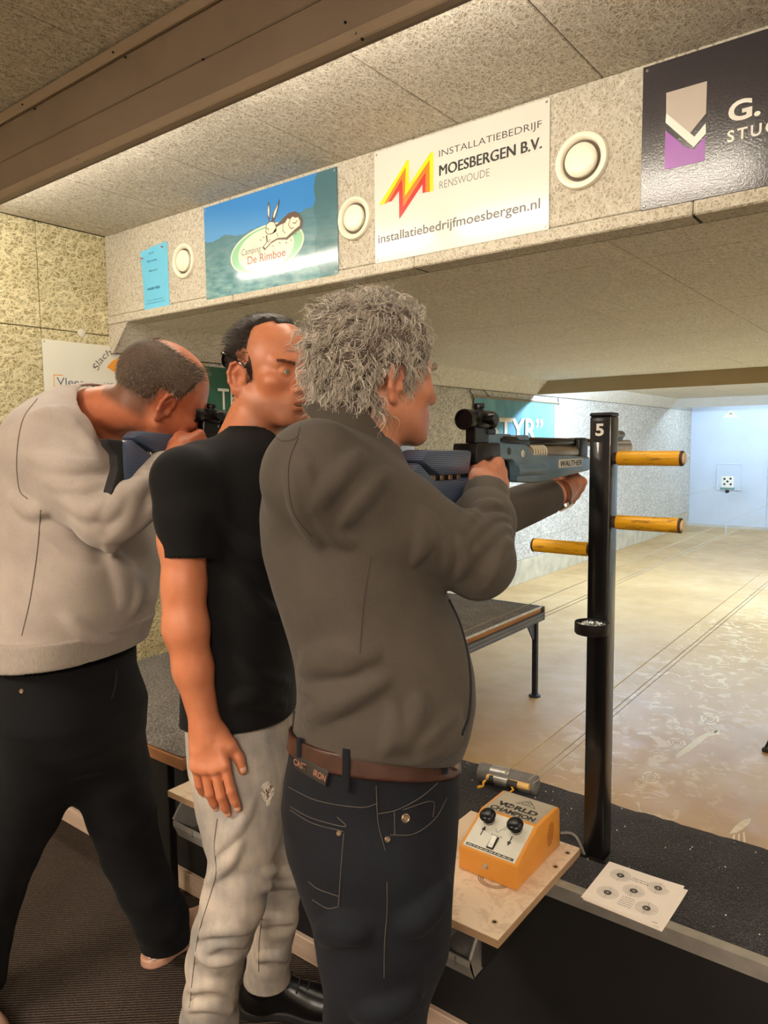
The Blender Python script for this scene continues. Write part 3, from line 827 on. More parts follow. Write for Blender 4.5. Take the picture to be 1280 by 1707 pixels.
# --- rifle rest post number 5
t = thing('rifle_rest_post', 'black square steel post with yellow pegs and a white number 5', 'post', (-0.627, 1.645, 0.55))
obj('post', add_box(BM(), -0.025, 0.025, -0.025, 0.025, 0.0, 1.053, 0.004, 2), M_BLACKSTEEL, t)
obj('top_cap', add_box(BM(), -0.026, 0.026, -0.026, 0.026, 1.053, 1.062, 0.004, 2), plain('post_cap', '#1a1a1d', 0.4, var=0), t)
obj('base_plate', add_box(BM(), -0.031, 0.031, -0.031, 0.031, 0.0, 0.006, 0.002), M_BLACKSTEEL, t, smooth=False)
def peg_mat():
    t = NT('worn_yellow_paint')
    n = t.noise(t.coord('Object', scale=(0.25, 1, 1)), 60, 5.0, 0.7); m = t.noise(t.coord('Object', scale=(0.12, 1, 1)), 130, 4.0, 0.6)
    f = t.ramp(t.math('ADD', t.math('MULTIPLY', n, 0.6), t.math('MULTIPLY', m, 0.4)), [(0.40, 1.0), (0.47, 0.0)])
    t.set(color=t.mix(t.math('MULTIPLY', f, 0.75), lin('#f0b21c'), lin('#8a5a26')), rough=0.42)
    return t.m
M_PEG = peg_mat(); M_PEGEND = plain('peg_bare_wood', '#d9bd96', 0.6); M_PEGRING = plain('peg_ring_dark', '#4a3526', 0.6, var=0.2)
for s, z, x1 in ((1, 1.5085, 0.180), (1, 1.3625, 0.180), (-1, 1.294, -0.179)):
    z -= 0.55; x0 = s*0.027
    pg = obj('peg', add_cyl(BM(), (x0+s*0.006, 0, z), (x1-s*0.008, 0, z), 0.0165, n=28, bev=0.0015), M_PEG, t)
    obj('peg_ring', add_cyl(BM(), (x1-s*0.010, 0, z), (x1-s*0.004, 0, z), 0.0168, n=28, bev=0.001), M_PEGRING, pg)
    obj('end_plug', add_cyl(BM(), (x1-s*0.006, 0, z), (x1, 0, z), 0.0125, n=24, bev=0.002), M_PEGEND, pg)
    obj('peg_socket', add_cyl(BM(), (s*0.0245, 0, z), (x0+s*0.010, 0, z), 0.0135, n=18), M_PEGRING, pg)
I = plane_M((0, -0.0252, 1.053), (1, 0, 0), (0, 0, 1))
obj('number_plate', add_box(BM(), -0.016, 0.020, -0.0254, -0.0250, 0.995, 1.043), plain('plate_black', '#101012', 0.35, var=0), t, smooth=False)
put_text('5', t, P_WHITE, plane_M((0, -0.0256, 0), (1, 0, 0), (0, 0, 1)), -0.0105, 1.009, 0.0195, 0.028, bold=0.03, name='number')
# pellet cup on a bracket
cz = 1.125-0.55
cup = obj('pellet_cup', add_lathe(BM(), [(0.0, 0.0), (0.036, 0.0), (0.038, 0.003), (0.038, 0.026), (0.036, 0.026), (0.0355, 0.005), (0, 0.005)], (0.003, -0.064, cz-0.013), n=40), plain('cup_black', '#121110', 0.45, var=0.05), t)
obj('cup_bracket', add_box(BM(), 0.000, 0.022, -0.032, -0.025, cz-0.016, cz+0.012, 0.002), M_BLACKSTEEL, t, smooth=False)
obj('bracket_shelf', add_box(BM(), 0.010, 0.026, -0.07, -0.025, cz-0.018, cz-0.0135, 0.001), M_BLACKSTEEL, t, smooth=False)
bm = BM(); rnd = random.Random(11)
for k in range(190):
    a, r = rnd.uniform(0, 6.283), 0.034*math.sqrt(rnd.random())
    c = Vector((0.003+r*math.cos(a), -0.064+r*math.sin(a), cz-0.013+0.015+rnd.uniform(0, 0.011)*(1-r/0.05)))
    d = Vector((rnd.uniform(-1, 1), rnd.uniform(-1, 1), rnd.uniform(-1, 1))).normalized()
    add_tube(bm, [c-d*0.0028, c-d*0.0005, c+d*0.0012, c+d*0.0028], [0.0024, 0.0015, 0.0018, 0.0021], 8)
o = obj('pellets', bm, plain('lead_pellets', '#d4d6d8', 0.25, 0.9, var=0.1), cup); o['kind'] = 'stuff'

# --- shelf boards carrying the control boxes
def laminate():
    t = NT('worn_laminate')
    n = t.noise(t.coord('Object'), 16, 5.0, 0.7, 0.8); m = t.noise(t.coord('Object'), 90, 3.0)
    f = t.ramp(t.math('ADD', t.math('MULTIPLY', n, 0.8), t.math('MULTIPLY', m, 0.2)), [(0.50, 0.0), (0.60, 1.0)])
    t.set(color=t.mix(t.math('MULTIPLY', f, 0.35), lin('#ecd5b8'), lin('#b08a68')), rough=0.45)
    return t.m
M_LAM = laminate()
def ply_edge():
    t = NT('plywood_edge')
    w = t.new('ShaderNodeTexWave', wave_type='BANDS', bands_direction='Z'); w.inputs['Scale'].default_value = 90; w.inputs['Distortion'].default_value = 0.6
    t.link(t.coord('Object'), w.inputs['Vector'])
    t.set(color=t.ramp(w.outputs[1], [(0.3, lin('#8c6a4c')), (0.7, lin('#cfae88'))]), rough=0.7)
    return t.m
M_PLYEDGE = ply_edge()
def shelf_board(label, x0, x1, y0, y1, z, hooks):
    t = thing('shelf_board', label, 'shelf', ((x0+x1)/2, (y0+y1)/2, z-0.018), group='shelf boards of the lanes')
    obj('board_core', add_box(BM(), *rel(t, x0, x1, y0, y1, z-0.018, z-0.0012)), M_PLYEDGE, t, smooth=False)
    obj('board_face', add_box(BM(), *rel(t, x0+0.0003, x1-0.0003, y0+0.0003, y1-0.0003, z-0.0012, z), bev=0.0006), M_LAM, t, smooth=False)
    for px, py in hooks:
        s = obj('screw', add_lathe(BM(), [(0, 0.0008), (0.0035, 0.0010), (0.0048, 0.0002), (0.0048, -0.001)], (px-t.location.x, py-t.location.y, 0.018), n=16), M_SCREWD, t)
        obj('screw_washer', add_lathe(BM(), [(0.0075, 0.0), (0.0072, 0.0007), (0.0046, 0.0007), (0.0046, 0.0)], (px-t.location.x, py-t.location.y, 0.018), n=20), M_PLYEDGE, s)
    obj('bracket', add_box(BM(), *rel(t, x1-0.055, x1-0.047, y0+0.03, 1.469, z-0.10, z-0.018), bev=0.001), M_BLACK, t, smooth=False)
    return t
shelf_board('pale worn shelf board under the orange control box', -0.965, -0.658, 1.209, 1.62, 0.568, [(at(824, 1537, Z=.568).x, at(824, 1537, Z=.568).y), (at(926, 1445, Z=.568).x, at(926, 1445, Z=.568).y), (at(946, 1422, Z=.568).x, at(946, 1422, Z=.568).y), (at(741, 1502, Z=.568).x, at(741, 1502, Z=.568).y)])
# ring-shaped scrape in front of the box: bare ply showing through the laminate
sb = bpy.data.objects['shelf_board']
c = at(818, 1472, Z=.568)
st = []
for k in range(3):
    r = 0.020+0.004*k
    st += stroke(ellipse(0, 0, r*1.25, r, 22, 0.0, 2.8, 6.4), 0.0028)
poly_obj('scraped_ring', st, M_PLYEDGE, sb, Matrix.Translation((c.x-sb.location.x, c.y+0.012-sb.location.y, 0.018)), 0.0003)['kind'] = 'stuff'
shelf_board('pale shelf board beside the prone bench, behind the hanging hand', -1.745, -1.44, 1.225, 1.62, 0.553, [])

# --- small grey storage bins hung below the boards
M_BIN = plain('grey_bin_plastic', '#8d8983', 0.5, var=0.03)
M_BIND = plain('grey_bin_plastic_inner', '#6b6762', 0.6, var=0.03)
def bin_(label, x0, x1, y0, y1, z0, z1):
    t = thing('storage_bin', label, 'bin', ((x0+x1)/2, y0, z0), group='grey storage bins')
    w = (x1-x0)/2; d = y1-y0; h = z1-z0; th = 0.0025
    lowh = h*0.42
    side = [(0.0, 0.0), (d, 0.0), (d, h), (0.030, h), (-0.004, lowh)]
    side = [(0.012, 0.0), (d, 0.0), (d, h), (0.035, h), (-0.004, lowh+0.012), (-0.004, lowh-0.006)]
    for s in (-1, 1):
        bm = BM(); add_prism(bm, side, s*w-(th if s > 0 else 0), s*w+(0 if s > 0 else th), Matrix(((0, 0, 1, 0), (1, 0, 0, 0), (0, 1, 0, 0), (0, 0, 0, 1))))
        sd = obj('side_wall', bm, M_BIN, t, smooth=False)
        bm = BM(); e = [(d, h), (0.035, h), (-0.004, lowh+0.012)]
        add_tube(bm, [(s*w, p[0], p[1]) for p in e], 0.004, 8); obj('side_rim', bm, M_BIN, sd)
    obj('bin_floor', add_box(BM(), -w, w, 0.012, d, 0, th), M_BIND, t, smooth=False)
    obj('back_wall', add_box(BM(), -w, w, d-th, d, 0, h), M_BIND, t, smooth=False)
    bm = BM(); add_prism(bm, [(0.012, 0.0), (-0.006, lowh-0.006), (-0.006, lowh+0.008), (-0.002, lowh+0.008), (0.015, 0.0)], -w, w, Matrix(((0, 0, 1, 0), (1, 0, 0, 0), (0, 1, 0, 0), (0, 0, 0, 1))))
    fr = obj('front_lip', bm, M_BIN, t, smooth=False)
    obj('label_rib', add_box(BM(), w*0.35, w*0.41, -0.0085, -0.003, lowh-0.012, lowh+0.006), M_BIND, fr, smooth=False)
    return t
bin_('grey plastic storage bin hanging below the board of the orange control box', -0.845, -0.735, 1.235, 1.46, 0.425, 0.525)
bin_('grey plastic storage bin below the shelf board by the hanging hand', -1.745, -1.615, 1.245, 1.46, 0.402, 0.508)
for n in ('storage_bin', 'storage_bin.001'):
    b = bpy.data.objects[n]
    obj('hanger', add_box(BM(), -0.04, 0.04, 0.14, 0.20, 0.095, 0.128), M_BLACK, b, smooth=False)

# --- orange control box of the target transport
M_ORG = plain('orange_enamel', '#e0973c', 0.32, var=0.03, scale=10, bump=0.06, bscale=600)
M_PANEL = plain('control_panel_grey', '#d9d6c6', 0.38, var=0.02); M_PANEL2 = plain('name_plate_grey', '#b5aa96', 0.38, var=0.02)
M_KNOB = plain('black_knob', '#0e0e10', 0.30, var=0.0)
t = thing('control_box', 'orange wedge-shaped control box with two black knobs on the shelf board', 'control box', (-0.776, 1.373, 0.568))
w = 0.075
prof = [(0.0, 0.0), (0.228, 0.0), (0.224, 0.096), (0.212, 0.104), (0.103, 0.104), (0.0, 0.055)]
bm = BM(); add_prism(bm, prof, -w, w, Matrix(((0, 0, 1, 0), (1, 0, 0, 0), (0, 1, 0, 0), (0, 0, 0, 1))), bev=0.0045)
obj('housing', bm, M_ORG, t, angle=30)
sl = Vector((0, 0.103, 0.049)).normalized()
MS = plane_M((0, 0.0, 0.055), (1, 0, 0), sl)          # sloping control panel, y runs up the slope
LS = math.hypot(0.103, 0.049)
MT = plane_M((0, 0.103, 0.104), (1, 0, 0), (0, 1, 0))  # top name plate
def on(M, bm): bmesh.ops.transform(bm, matrix=M, verts=bm.verts); return bm
obj('control_panel', on(MS, add_box(BM(), -0.066, 0.066, 0.006, LS-0.004, -0.0005, 0.0012, 0.0005)), M_PANEL, t, smooth=False)
obj('name_plate', on(MT, add_box(BM(), -0.067, 0.067, 0.004, 0.108, -0.0005, 0.0010, 0.0004)), M_PANEL2, t, smooth=False)
put_text('W RLD', t, INK, MT, -0.052, 0.034, 0.104, 0.021, bold=0.05, lift=0.0014)
put_text('CHAMPION', t, INK, MT, -0.058, 0.008, 0.116, 0.020, bold=0.045, lift=0.0014)
poly_obj('globe', [ellipse(-0.0215, 0.0445, 0.0125, 0.011, 24)], INK, t, MT, 0.0014)
poly_obj('globe_marks', [[(-.031, .044), (-.026, .050), (-.020, .048), (-.024, .043)], [(-.019, .046), (-.012, .049), (-.013, .040), (-.02, .038)], [(-.027, .040), (-.022, .041), (-.024, .036)]], M_PANEL2, t, MT, 0.0017)['kind'] = 'stuff'
em = stroke([(-.012, .068), (0.008, .095), (.034, .068)], .0016)+stroke(ellipse(.008, .078, .012, .009, 14), .0015)+stroke([(-.016, .066), (-.006, .068), (.004, .072), (.012, .072), (.022, .068), (.034, .066)], .0015)+stroke([(.002, .078), (.008, .085), (.014, .078)], .0014)
poly_obj('emblem', em, INK, t, MT, 0.0014)['kind'] = 'stuff'
fr = []
for (a, b, c_, d) in ((-.064, .007, .064, .105),): fr = stroke([(a, b), (c_, b), (c_, d), (a, d), (a, b)], 0.0006)
poly_obj('plate_line', fr, INK_GREY, t, MT, 0.0012)['kind'] = 'stuff'
for kx in (-0.037, 0.034):
    k = obj('knob', on(MS @ Matrix.Translation((kx, 0.086, 0.001)), add_lathe(BM(), [(0.0, 0.0295), (0.008, 0.029), (0.0155, 0.0265), (0.019, 0.023), (0.0195, 0.020), (0.0175, 0.017), (0.0145, 0.0145), (0.0125, 0.012), (0.013, 0.0), (0, 0)], n=36)), M_KNOB, t)
    obj('knob_ring', on(MS @ Matrix.Translation((kx, 0.086, 0.001)), add_lathe(BM(), [(0.0145, 0.008), (0.0152, 0.007), (0.0152, 0.005), (0.0145, 0.004)], n=36)), plain('knob_grey', '#8e8b85', 0.4, var=0), k)
poly_obj('up_arrow', [stroke([(-.039, .044), (-.039, .062)], .0028)[0], [(-.0445, .058), (-.0335, .058), (-.039, .070)]], INK, t, MS, 0.0015)['kind'] = 'stuff'
poly_obj('down_arrow', [stroke([(.032, .066), (.032, .048)], .0028)[0], [(.0265, .052), (.0375, .052), (.032, .040)]], INK, t, MS, 0.0015)['kind'] = 'stuff'
poly_obj('shooter_outline', stroke([(-.012, .072), (-.010, .066), (-.004, .064), (-.002, .070), (.004, .078), (.010, .092), (.015, .094), (.013, .084), (.006, .074)], .0013), INK_GREY, t, MS, 0.0015)['kind'] = 'stuff'
print_line(t, INK_GREY, MS, -0.017, 0.054, 0.030, 0.003, 4, 0.0015)
sw = obj('rocker_frame', on(MS, add_box(BM(), -0.0115, 0.0065, 0.018, 0.052, 0.0008, 0.004, 0.001)), INK, t, smooth=False)
obj('rocker', on(MS @ Matrix.Rotation(0.12, 4, 'X'), add_box(BM(), -0.0085, 0.0035, 0.021, 0.049, 0.001, 0.004, 0.001)), P_WHITE, sw, smooth=False)
put_text('O', sw, INK_GREY, MS, -0.0045, 0.038, 0.004, 0.004, lift=0.0085); put_text('I', sw, INK_GREY, MS, -0.003, 0.025, 0.001, 0.004, lift=0.0075)
obj('maker_strip', on(MS, add_box(BM(), -0.060, 0.060, 0.009, 0.0155, 0.0009, 0.0014)), INK, t, smooth=False)
print_line(t, M_PANEL, MS, -0.057, 0.0105, 0.114, 0.0034, 5, 0.0017)
obj('lock', add_lathe(BM(), [(0, 0.005), (0.0045, 0.005), (0.0058, 0.003), (0.0062, 0.0)], (-0.003, -0.0001, 0.030), (0, -1, 0), 20), M_SCREW, t)
vs = []
for k in range(9):
    yy = 0.168+0.0; zz = 0.030+0.0062*k; hw = 0.018*math.sqrt(max(0.05, 1-((k-4)/4.6)**2))
    vs.append([(yy-hw, zz-hw*0.25), (yy+hw, zz+hw*0.25), (yy+hw, zz+hw*0.25+0.0022), (yy-hw, zz-hw*0.25+0.0022)])
poly_obj('vent_slots', vs, plain('slot_dark', '#6e2f1c', 0.7, var=0), t, plane_M((w+0.0002, 0, 0), (0, 1, 0), (0, 0, 1)), 0.0003)['kind'] = 'stuff'
# mains lead
pts = []
P0, P1, P2, P3 = Vector((-0.699, 1.60, 0.60)), Vector((-0.64, 1.64, 0.612)), Vector((-0.60, 1.60, 0.575)), Vector((-0.585, 1.612, 0.553))
P0 = at(934, 1389, Y=1.602); P3 = at(974, 1424, Z=.556); P1 = P0+Vector((0.03, 0.03, 0.006)); P2 = P3+Vector((-0.012, -0.01, 0.035))
for k in range(13):
    u = k/12; pts.append(P0*(1-u)**3+P1*3*u*(1-u)**2+P2*3*u*u*(1-u)+P3*u**3)
o = obj('power_cable', add_tube(BM(), pts, 0.0035, 8), plain('grey_cable', '#6e6a68', 0.5, var=0)); tag(o, 'grey power cable from the back of the orange control box to the post', 'cable')

# --- target sheets
M_SHEET = plain('target_card', '#fdf3e6', 0.8, var=0.01)
I17 = 0.171
def sheet(label, loc, rot, z):
    t = thing('target_sheet', label, 'target', (loc[0], loc[1], z), rot, group='paper targets on the counter')
    bm = BM(); n = 8; g = []
    for j in range(n+1):
        for i in range(n+1):
            u, v = i/n, j/n
            g.append(bm.verts.new((I17*(u-0.5), I17*(v-0.5), 0.0006+0.003*(u*v)**3)))
    for j in range(n):
        for i in range(n):
            a = j*(n+1)+i; bm.faces.new((g[a], g[a+1], g[a+n+2], g[a+n+1]))
    obj('card', bm, M_SHEET, t)
    for k, (cx, cy) in enumerate(((-0.044, 0.044), (0.040, 0.046), (0.0, 0.004), (-0.044, -0.036), (0.042, -0.040))):
        rp = []
        for r in (0.0225, 0.019, 0.0155, 0.012): rp += ring_polys(cx, cy, r, r, 0.0006, 36)
        rp += stroke([(cx, cy+0.012), (cx, cy+0.0235)], 0.0005)+stroke([(cx, cy-0.0235), (cx, cy-0.012)], 0.0005)+stroke([(cx-0.019, cy), (cx-0.010, cy)], 0.0005)+stroke([(cx+0.010, cy), (cx+0.019, cy)], 0.0005)
        ts = poly_obj('ring_target', rp, INK_GREY, t, I4, 0.0016); ts['kind'] = 'stuff'
        bl = poly_obj('black_rings', ring_polys(cx, cy, 0.0085, 0.0085, 0.0028, 32)+ring_polys(cx, cy, 0.0050, 0.0050, 0.0024, 32), INK, ts, I4, 0.0017); bl['kind'] = 'stuff'
    for k, (x, y, w, h) in enumerate(((-0.018, 0.049, 0.036, 0.0030), (-0.020, 0.041, 0.040, 0.0028), (-0.014, -0.030, 0.028, 0.0022), (-0.014, -0.038, 0.030, 0.0022), (-0.014, -0.046, 0.030, 0.0022), (-0.014, -0.054, 0.030, 0.0022), (-0.014, -0.062, 0.030, 0.0022), (0.066, -0.078, 0.012, 0.0026))):
        print_line(t, INK_GREY, I4, x, y, w, h, 20+k, 0.0018)
    return t
sheet('lower paper target sheet peeping out below the upper one', (-0.497, 1.538), -0.03, 0.5515)
sheet('upper paper target sheet with five bullseyes on the counter edge', (-0.504, 1.542), 0.0, 0.5542)

# --- pull handle of the target line: grey foam roll taped to a wooden rod
t = thing('line_handle', 'grey foam tube taped to a wooden rod with yellow cord ends on the counter', 'handle', (-0.963, 1.826, 0.551))
A, B = Vector((-0.088, -0.010, 0.0275)), Vector((0.086, 0.010, 0.0275))
M_FOAM = plain('grey_foam', '#74726f', 0.85, var=0.1, scale=25, bump=0.3, bscale=300)
ax = (B-A); L = ax.length
M_TAPE = plain('silver_tape', '#b3b1ad', 0.3, 0.6, var=0.1, scale=30)
obj('foam_tube', add_lathe(BM(), [(0.011, 0.0), (0.025, 0.0), (0.027, 0.003), (0.027, L-0.003), (0.025, L), (0.011, L), (0.012, L*0.6), (0.0, L*0.6)], A, ax, 32), M_FOAM, t)
def tape_band(bm, f0, f1, r):
    n = 28; ax_ = ax.normalized(); x, y = frame(ax_); rings = []
    for k in range(5):
        c = A+ax*(f0+(f1-f0)*k/4)
        rings.append([bm.verts.new(c+(x*math.cos(2*math.pi*i/n)+y*math.sin(2*math.pi*i/n))*(r+0.0009*math.sin(i*2.3+k*1.9))) for i in range(n)])
    for a, b in zip(rings, rings[1:]):
        for i in range(n): bm.faces.new((a[i], a[(i+1) % n], b[(i+1) % n], b[i]))
    return bm
obj('tape_band', tape_band(BM(), 0.22, 0.54, 0.0282), M_TAPE, t)
sd = Vector((0.006, -0.034, 0.006))
M_ROD2 = wood_mat('rod_wood', '#d9a95e', '#efc983', axis=0)
rd = obj('wooden_rod', add_cyl(BM(), A+ax*0.20+sd, A+ax*0.93+sd, 0.0095, n=16, bev=0.001), M_ROD2, t)
obj('rod_tape', add_cyl(BM(), A+ax*0.33+sd, A+ax*0.57+sd, 0.0125, n=18), M_TAPE, rd)
for f0, f1 in ((0.26, 0.34), (0.57, 0.74)):
    obj('black_clip', add_cyl(BM(), A+ax*f0+sd+Vector((0, -0.003, -0.003)), A+ax*f1+sd+Vector((0, -0.003, -0.003)), 0.0125, n=14), INK, rd)
M_YEL = plain('yellow_cord', '#f2b62a', 0.5, var=0.05)
for f, dx in ((0.22, -0.004), (0.66, 0.010)):
    p = A+ax*f+sd+Vector((0, -0.012, -0.004))
    obj('cord_end', add_tube(BM(), [p, p+Vector((dx, -0.008, -0.004)), p+Vector((dx*0.2, -0.014, -0.012)), p+Vector((dx*2, -0.018, -0.0145)), p+Vector((dx*3, -0.026, -0.0145))], [0.0025, 0.0035, 0.0028, 0.0045, 0.004], 8), M_YEL, rd)

# --- target lines down the range
M_WIRE = plain('line_grey', '#a59a86', 0.5, var=0.0); M_WIREY = plain('line_yellow', '#c7a560', 0.5, var=0.0)
def line(label, a, b, mat, group, r=0.0016, sag=0.03):
    a, b = Vector(a), Vector(b); pts = []
    for k in range(17):
        u = k/16; p = a.lerp(b, u); p.z -= sag*4*u*(1-u); pts.append(p)
    o = obj('target_line', add_tube(BM(), pts, r, 5), mat); return tag(o, label, 'cord', group)
line('yellow target line leaving the foam handle', (-0.96, 1.80, 0.605), (-0.972, 12.9, 0.72), M_WIREY, 'target lines', 0.0016, 0.0)
line('left grey target line beside the yellow one', (-0.885, 1.80, 0.605), (-0.860, 12.9, 0.70), M_WIRE, 'target lines', 0.0016, 0.0)
line('right grey target line beside the yellow one', (-0.865, 1.79, 0.605), (-0.835, 12.9, 0.70), M_WIRE, 'target lines', 0.0014, 0.0)
line('upper target line crossing above the prone bench edge', (-1.83, 1.9, 0.62), (-1.79, 12.9, 0.72), M_WIRE, 'target lines', 0.0016, 0.0)
line('nearer line of the pair beside the prone bench', (-1.668, 1.9, 0.61), (-1.60, 12.9, 0.66), M_WIRE, 'target lines', 0.0015, 0.0)
line('further line of the pair beside the prone bench', (-1.70, 1.9, 0.61), (-1.64, 12.9, 0.66), M_WIRE, 'target lines', 0.0015, 0.0)
line('target line of the left lane close to the target holder', (-2.74, 1.9, 0.66), (-2.80, 12.7, 0.83), M_WIRE, 'target lines', 0.0018, 0.0)

# --- far end of the range
t = thing('target_holder', 'white target card with five black dots on a small carriage far down the range', 'target', tuple(at(1212, 818, Y=12.75)))
o = t.location
obj('card', add_box(BM(), -0.09, 0.09, -0.004, -0.002, 0.05, 0.235), P_WHITE, t, smooth=False)
for cx, cy in ((-0.045, 0.19), (0.045, 0.195), (0.0, 0.15), (-0.045, 0.105), (0.05, 0.105)):
    obj('black_dot', add_cyl(BM(), (cx, -0.0055, cy), (cx, -0.004, cy), 0.0175, n=16), INK, t)
obj('carriage', add_box(BM(), -0.105, 0.105, -0.03, 0.03, 0.015, 0.052, 0.004), plain('carriage_green', '#6f8d88', 0.5), t, smooth=False)
obj('pulley', add_cyl(BM(), (0.0, -0.02, -0.01), (0.0, 0.02, -0.01), 0.03, n=16), INK, t)
obj('stand_pole', add_box(BM(), -0.006, 0.006, -0.006, 0.006, -o.z, 0.02), M_WHITEWALL, t, smooth=False)
t = thing('backing_board', 'pale rectangular board on the white target wall behind the target', 'board', tuple(at(1215, 795, Y=YE-0.004)))
for (a, b, c_, d) in ((-0.20, 0.20, 0.215, 0.232), (-0.20, 0.20, -0.232, -0.215), (-0.20, -0.188, -0.215, 0.215), (0.188, 0.20, -0.215, 0.215)):
    obj('frame_bar', add_box(BM(), a, b, -0.02, 0.002, c_, d, 0.002), M_WHITEWALL, t, smooth=False)
obj('backing', add_box(BM(), -0.19, 0.19, -0.010, 0.002, -0.216, 0.216), M_WHITEWALL, t, smooth=False)
t = thing('triangle_sign', 'small cream triangle sign high on the white target wall', 'sign', tuple(at(1218, 690, Y=YE-0.006)))
bm = BM(); add_prism(bm, [(-0.135, -0.06), (0.135, -0.06), (0.0, 0.065)], -0.003, 0.003, Matrix(((1, 0, 0, 0), (0, 0, 1, 0), (0, 1, 0, 0), (0, 0, 0, 1))))
obj('sign_board', bm, plain('triangle_cream', '#e6dfc4', 0.6, var=0), t, smooth=False)
obj('number_mark', add_box(BM(), -0.022, 0.022, -0.006, -0.003, -0.012, 0.022), plain('triangle_mark', '#a99f84', 0.6, var=0), t, smooth=False)

# round wall plug on the cream boards
p = at(136, 555, X=XL)
o = obj('wall_plug', add_lathe(BM(), [(0, 0.006), (0.018, 0.006), (0.022, 0.003), (0.023, -0.002), (0, -0.002)], p, (1, 0, 0), 24), plain('plug_white', '#d8d3c4', 0.5, var=0)); tag(o, 'round pale washer on the joint of the cream wall boards above the off-white sign', 'washer')

# foot of a stand standing on the range floor at the right edge of the view
p = at(1283, 1255, Z=0.0)
t = thing('trestle_stand', 'foot of a thin steel stand at the right edge of the range floor', 'stand', tuple(p))
obj('leg', add_tube(BM(), [(-0.02, 0.0, 0.02), (0.05, 0.03, 0.20), (0.16, 0.08, 0.50)], 0.007, 8), M_BLACKSTEEL, t)
obj('leg', add_tube(BM(), [(0.36, 0.14, 0.02), (0.27, 0.11, 0.20), (0.16, 0.08, 0.50)], 0.007, 8), M_BLACKSTEEL, t)
for fx, fy in ((-0.01, 0.0), (0.36, 0.14)):
    obj('rubber_foot', add_box(BM(), fx-0.025, fx+0.05, fy-0.012, fy+0.012, 0.0, 0.022, 0.006, 2), INK, t)
obj('cross_bar', add_cyl(BM(), (0.05, 0.03, 0.20), (0.27, 0.11, 0.20), 0.005, n=8), M_BLACKSTEEL, t)
# ================================================================== FIGURE MODELLING: smooth distance fields turned into meshes
def V3(*a): return np.array(a if len(a) > 1 else a[0], float)

def rc(a, b, ra, rb=None):
    a, b = V3(a), V3(b); rb = ra if rb is None else rb; ba = b-a; L2 = max(ba @ ba, 1e-12)
    def f(P):
        t = np.clip(((P-a) @ ba)/L2, 0, 1)
        q = P-a-t[:, None]*ba
        return np.sqrt(np.einsum('ij,ij->i', q, q))-(ra+(rb-ra)*t)
    f.bb = (np.minimum(a-ra, b-rb), np.maximum(a+ra, b+rb))
    return f

def ell(c, r, R=None):
    """ellipsoid; R rows are its local axes"""
    c, r = V3(c), V3(r)
    def f(P):
        q = P-c
        if R is not None: q = q @ R.T
        k0 = np.sqrt((((q/r))**2).sum(1)); k1 = np.sqrt(((q/(r*r))**2).sum(1))
        return k0*(k0-1)/np.maximum(k1, 1e-6)
    m = max(r); f.bb = (c-m, c+m)
    return f

def rbox(c, hs, rad, R=None):
    c, hs = V3(c), V3(hs)
    def f(P):
        q = P-c
        if R is not None: q = q @ R.T
        q = np.abs(q)-(hs-rad)
        return np.sqrt((np.maximum(q, 0)**2).sum(1))+np.minimum(q.max(1), 0)-rad
    m = np.linalg.norm(hs); f.bb = (c-m, c+m)
    return f

def sections(rows, ax, ay, power=2.3):
    """stack of rounded cross-sections: rows of (z, cx, cy, half-width along ax, half-width along ay); ax, ay: horizontal unit vectors (2-D)
    or lists of angles per row when ax is a list"""
    A = np.array(rows, float); A = A[np.argsort(A[:, 0])]
    z = A[:, 0]
    zz = np.linspace(z[0], z[-1], 160)
    def smooth(v):
        y = np.interp(zz, z, v)
        k = np.hanning(13); k /= k.sum()
        yp = np.concatenate([np.full(6, y[0]), y, np.full(6, y[-1])])
        return np.convolve(yp, k, 'valid')
    cx, cy, wa, wb = (smooth(A[:, i]) for i in range(1, 5))
    th = smooth(A[:, 5]) if A.shape[1] > 5 else np.full_like(zz, math.atan2(ax[1], ax[0]))
    z0, z1 = z[0], z[-1]
    def f(P):
        h = P[:, 2]
        X = np.interp(h, zz, cx); Y = np.interp(h, zz, cy); a = np.interp(h, zz, wa); b = np.interp(h, zz, wb); t = np.interp(h, zz, th)
        dx, dy = P[:, 0]-X, P[:, 1]-Y
        c, s = np.cos(t), np.sin(t)
        u, v = dx*c+dy*s, -dx*s+dy*c
        k = (np.abs(u/a)**power+np.abs(v/b)**power)**(1/power)
        m = np.minimum(a, b)
        g = np.sqrt((u/(a*a))**2+(v/(b*b))**2)
        d = np.where(k > 0.3, k*(k-1)/np.maximum(g, 1e-6)*np.minimum(1.0, np.maximum(g*m/np.maximum(k, 1e-6), 0.55)), (k-1)*m)
        e = np.maximum(z0-h, h-z1)
        return np.where(e > 0, np.sqrt(np.maximum(d, 0)**2+e**2), np.maximum(d, e))
    R = max(A[:, 3].max(), A[:, 4].max())
    f.bb = (V3(A[:, 1].min()-R, A[:, 2].min()-R, z0), V3(A[:, 1].max()+R, A[:, 2].max()+R, z1))
    return f

def smin(a, b, k):
    if k <= 0: return np.minimum(a, b)
    h = np.maximum(k-np.abs(a-b), 0)/k
    return np.minimum(a, b)-h*h*k*0.25
def smax(a, b, k): return -smin(-a, -b, k)

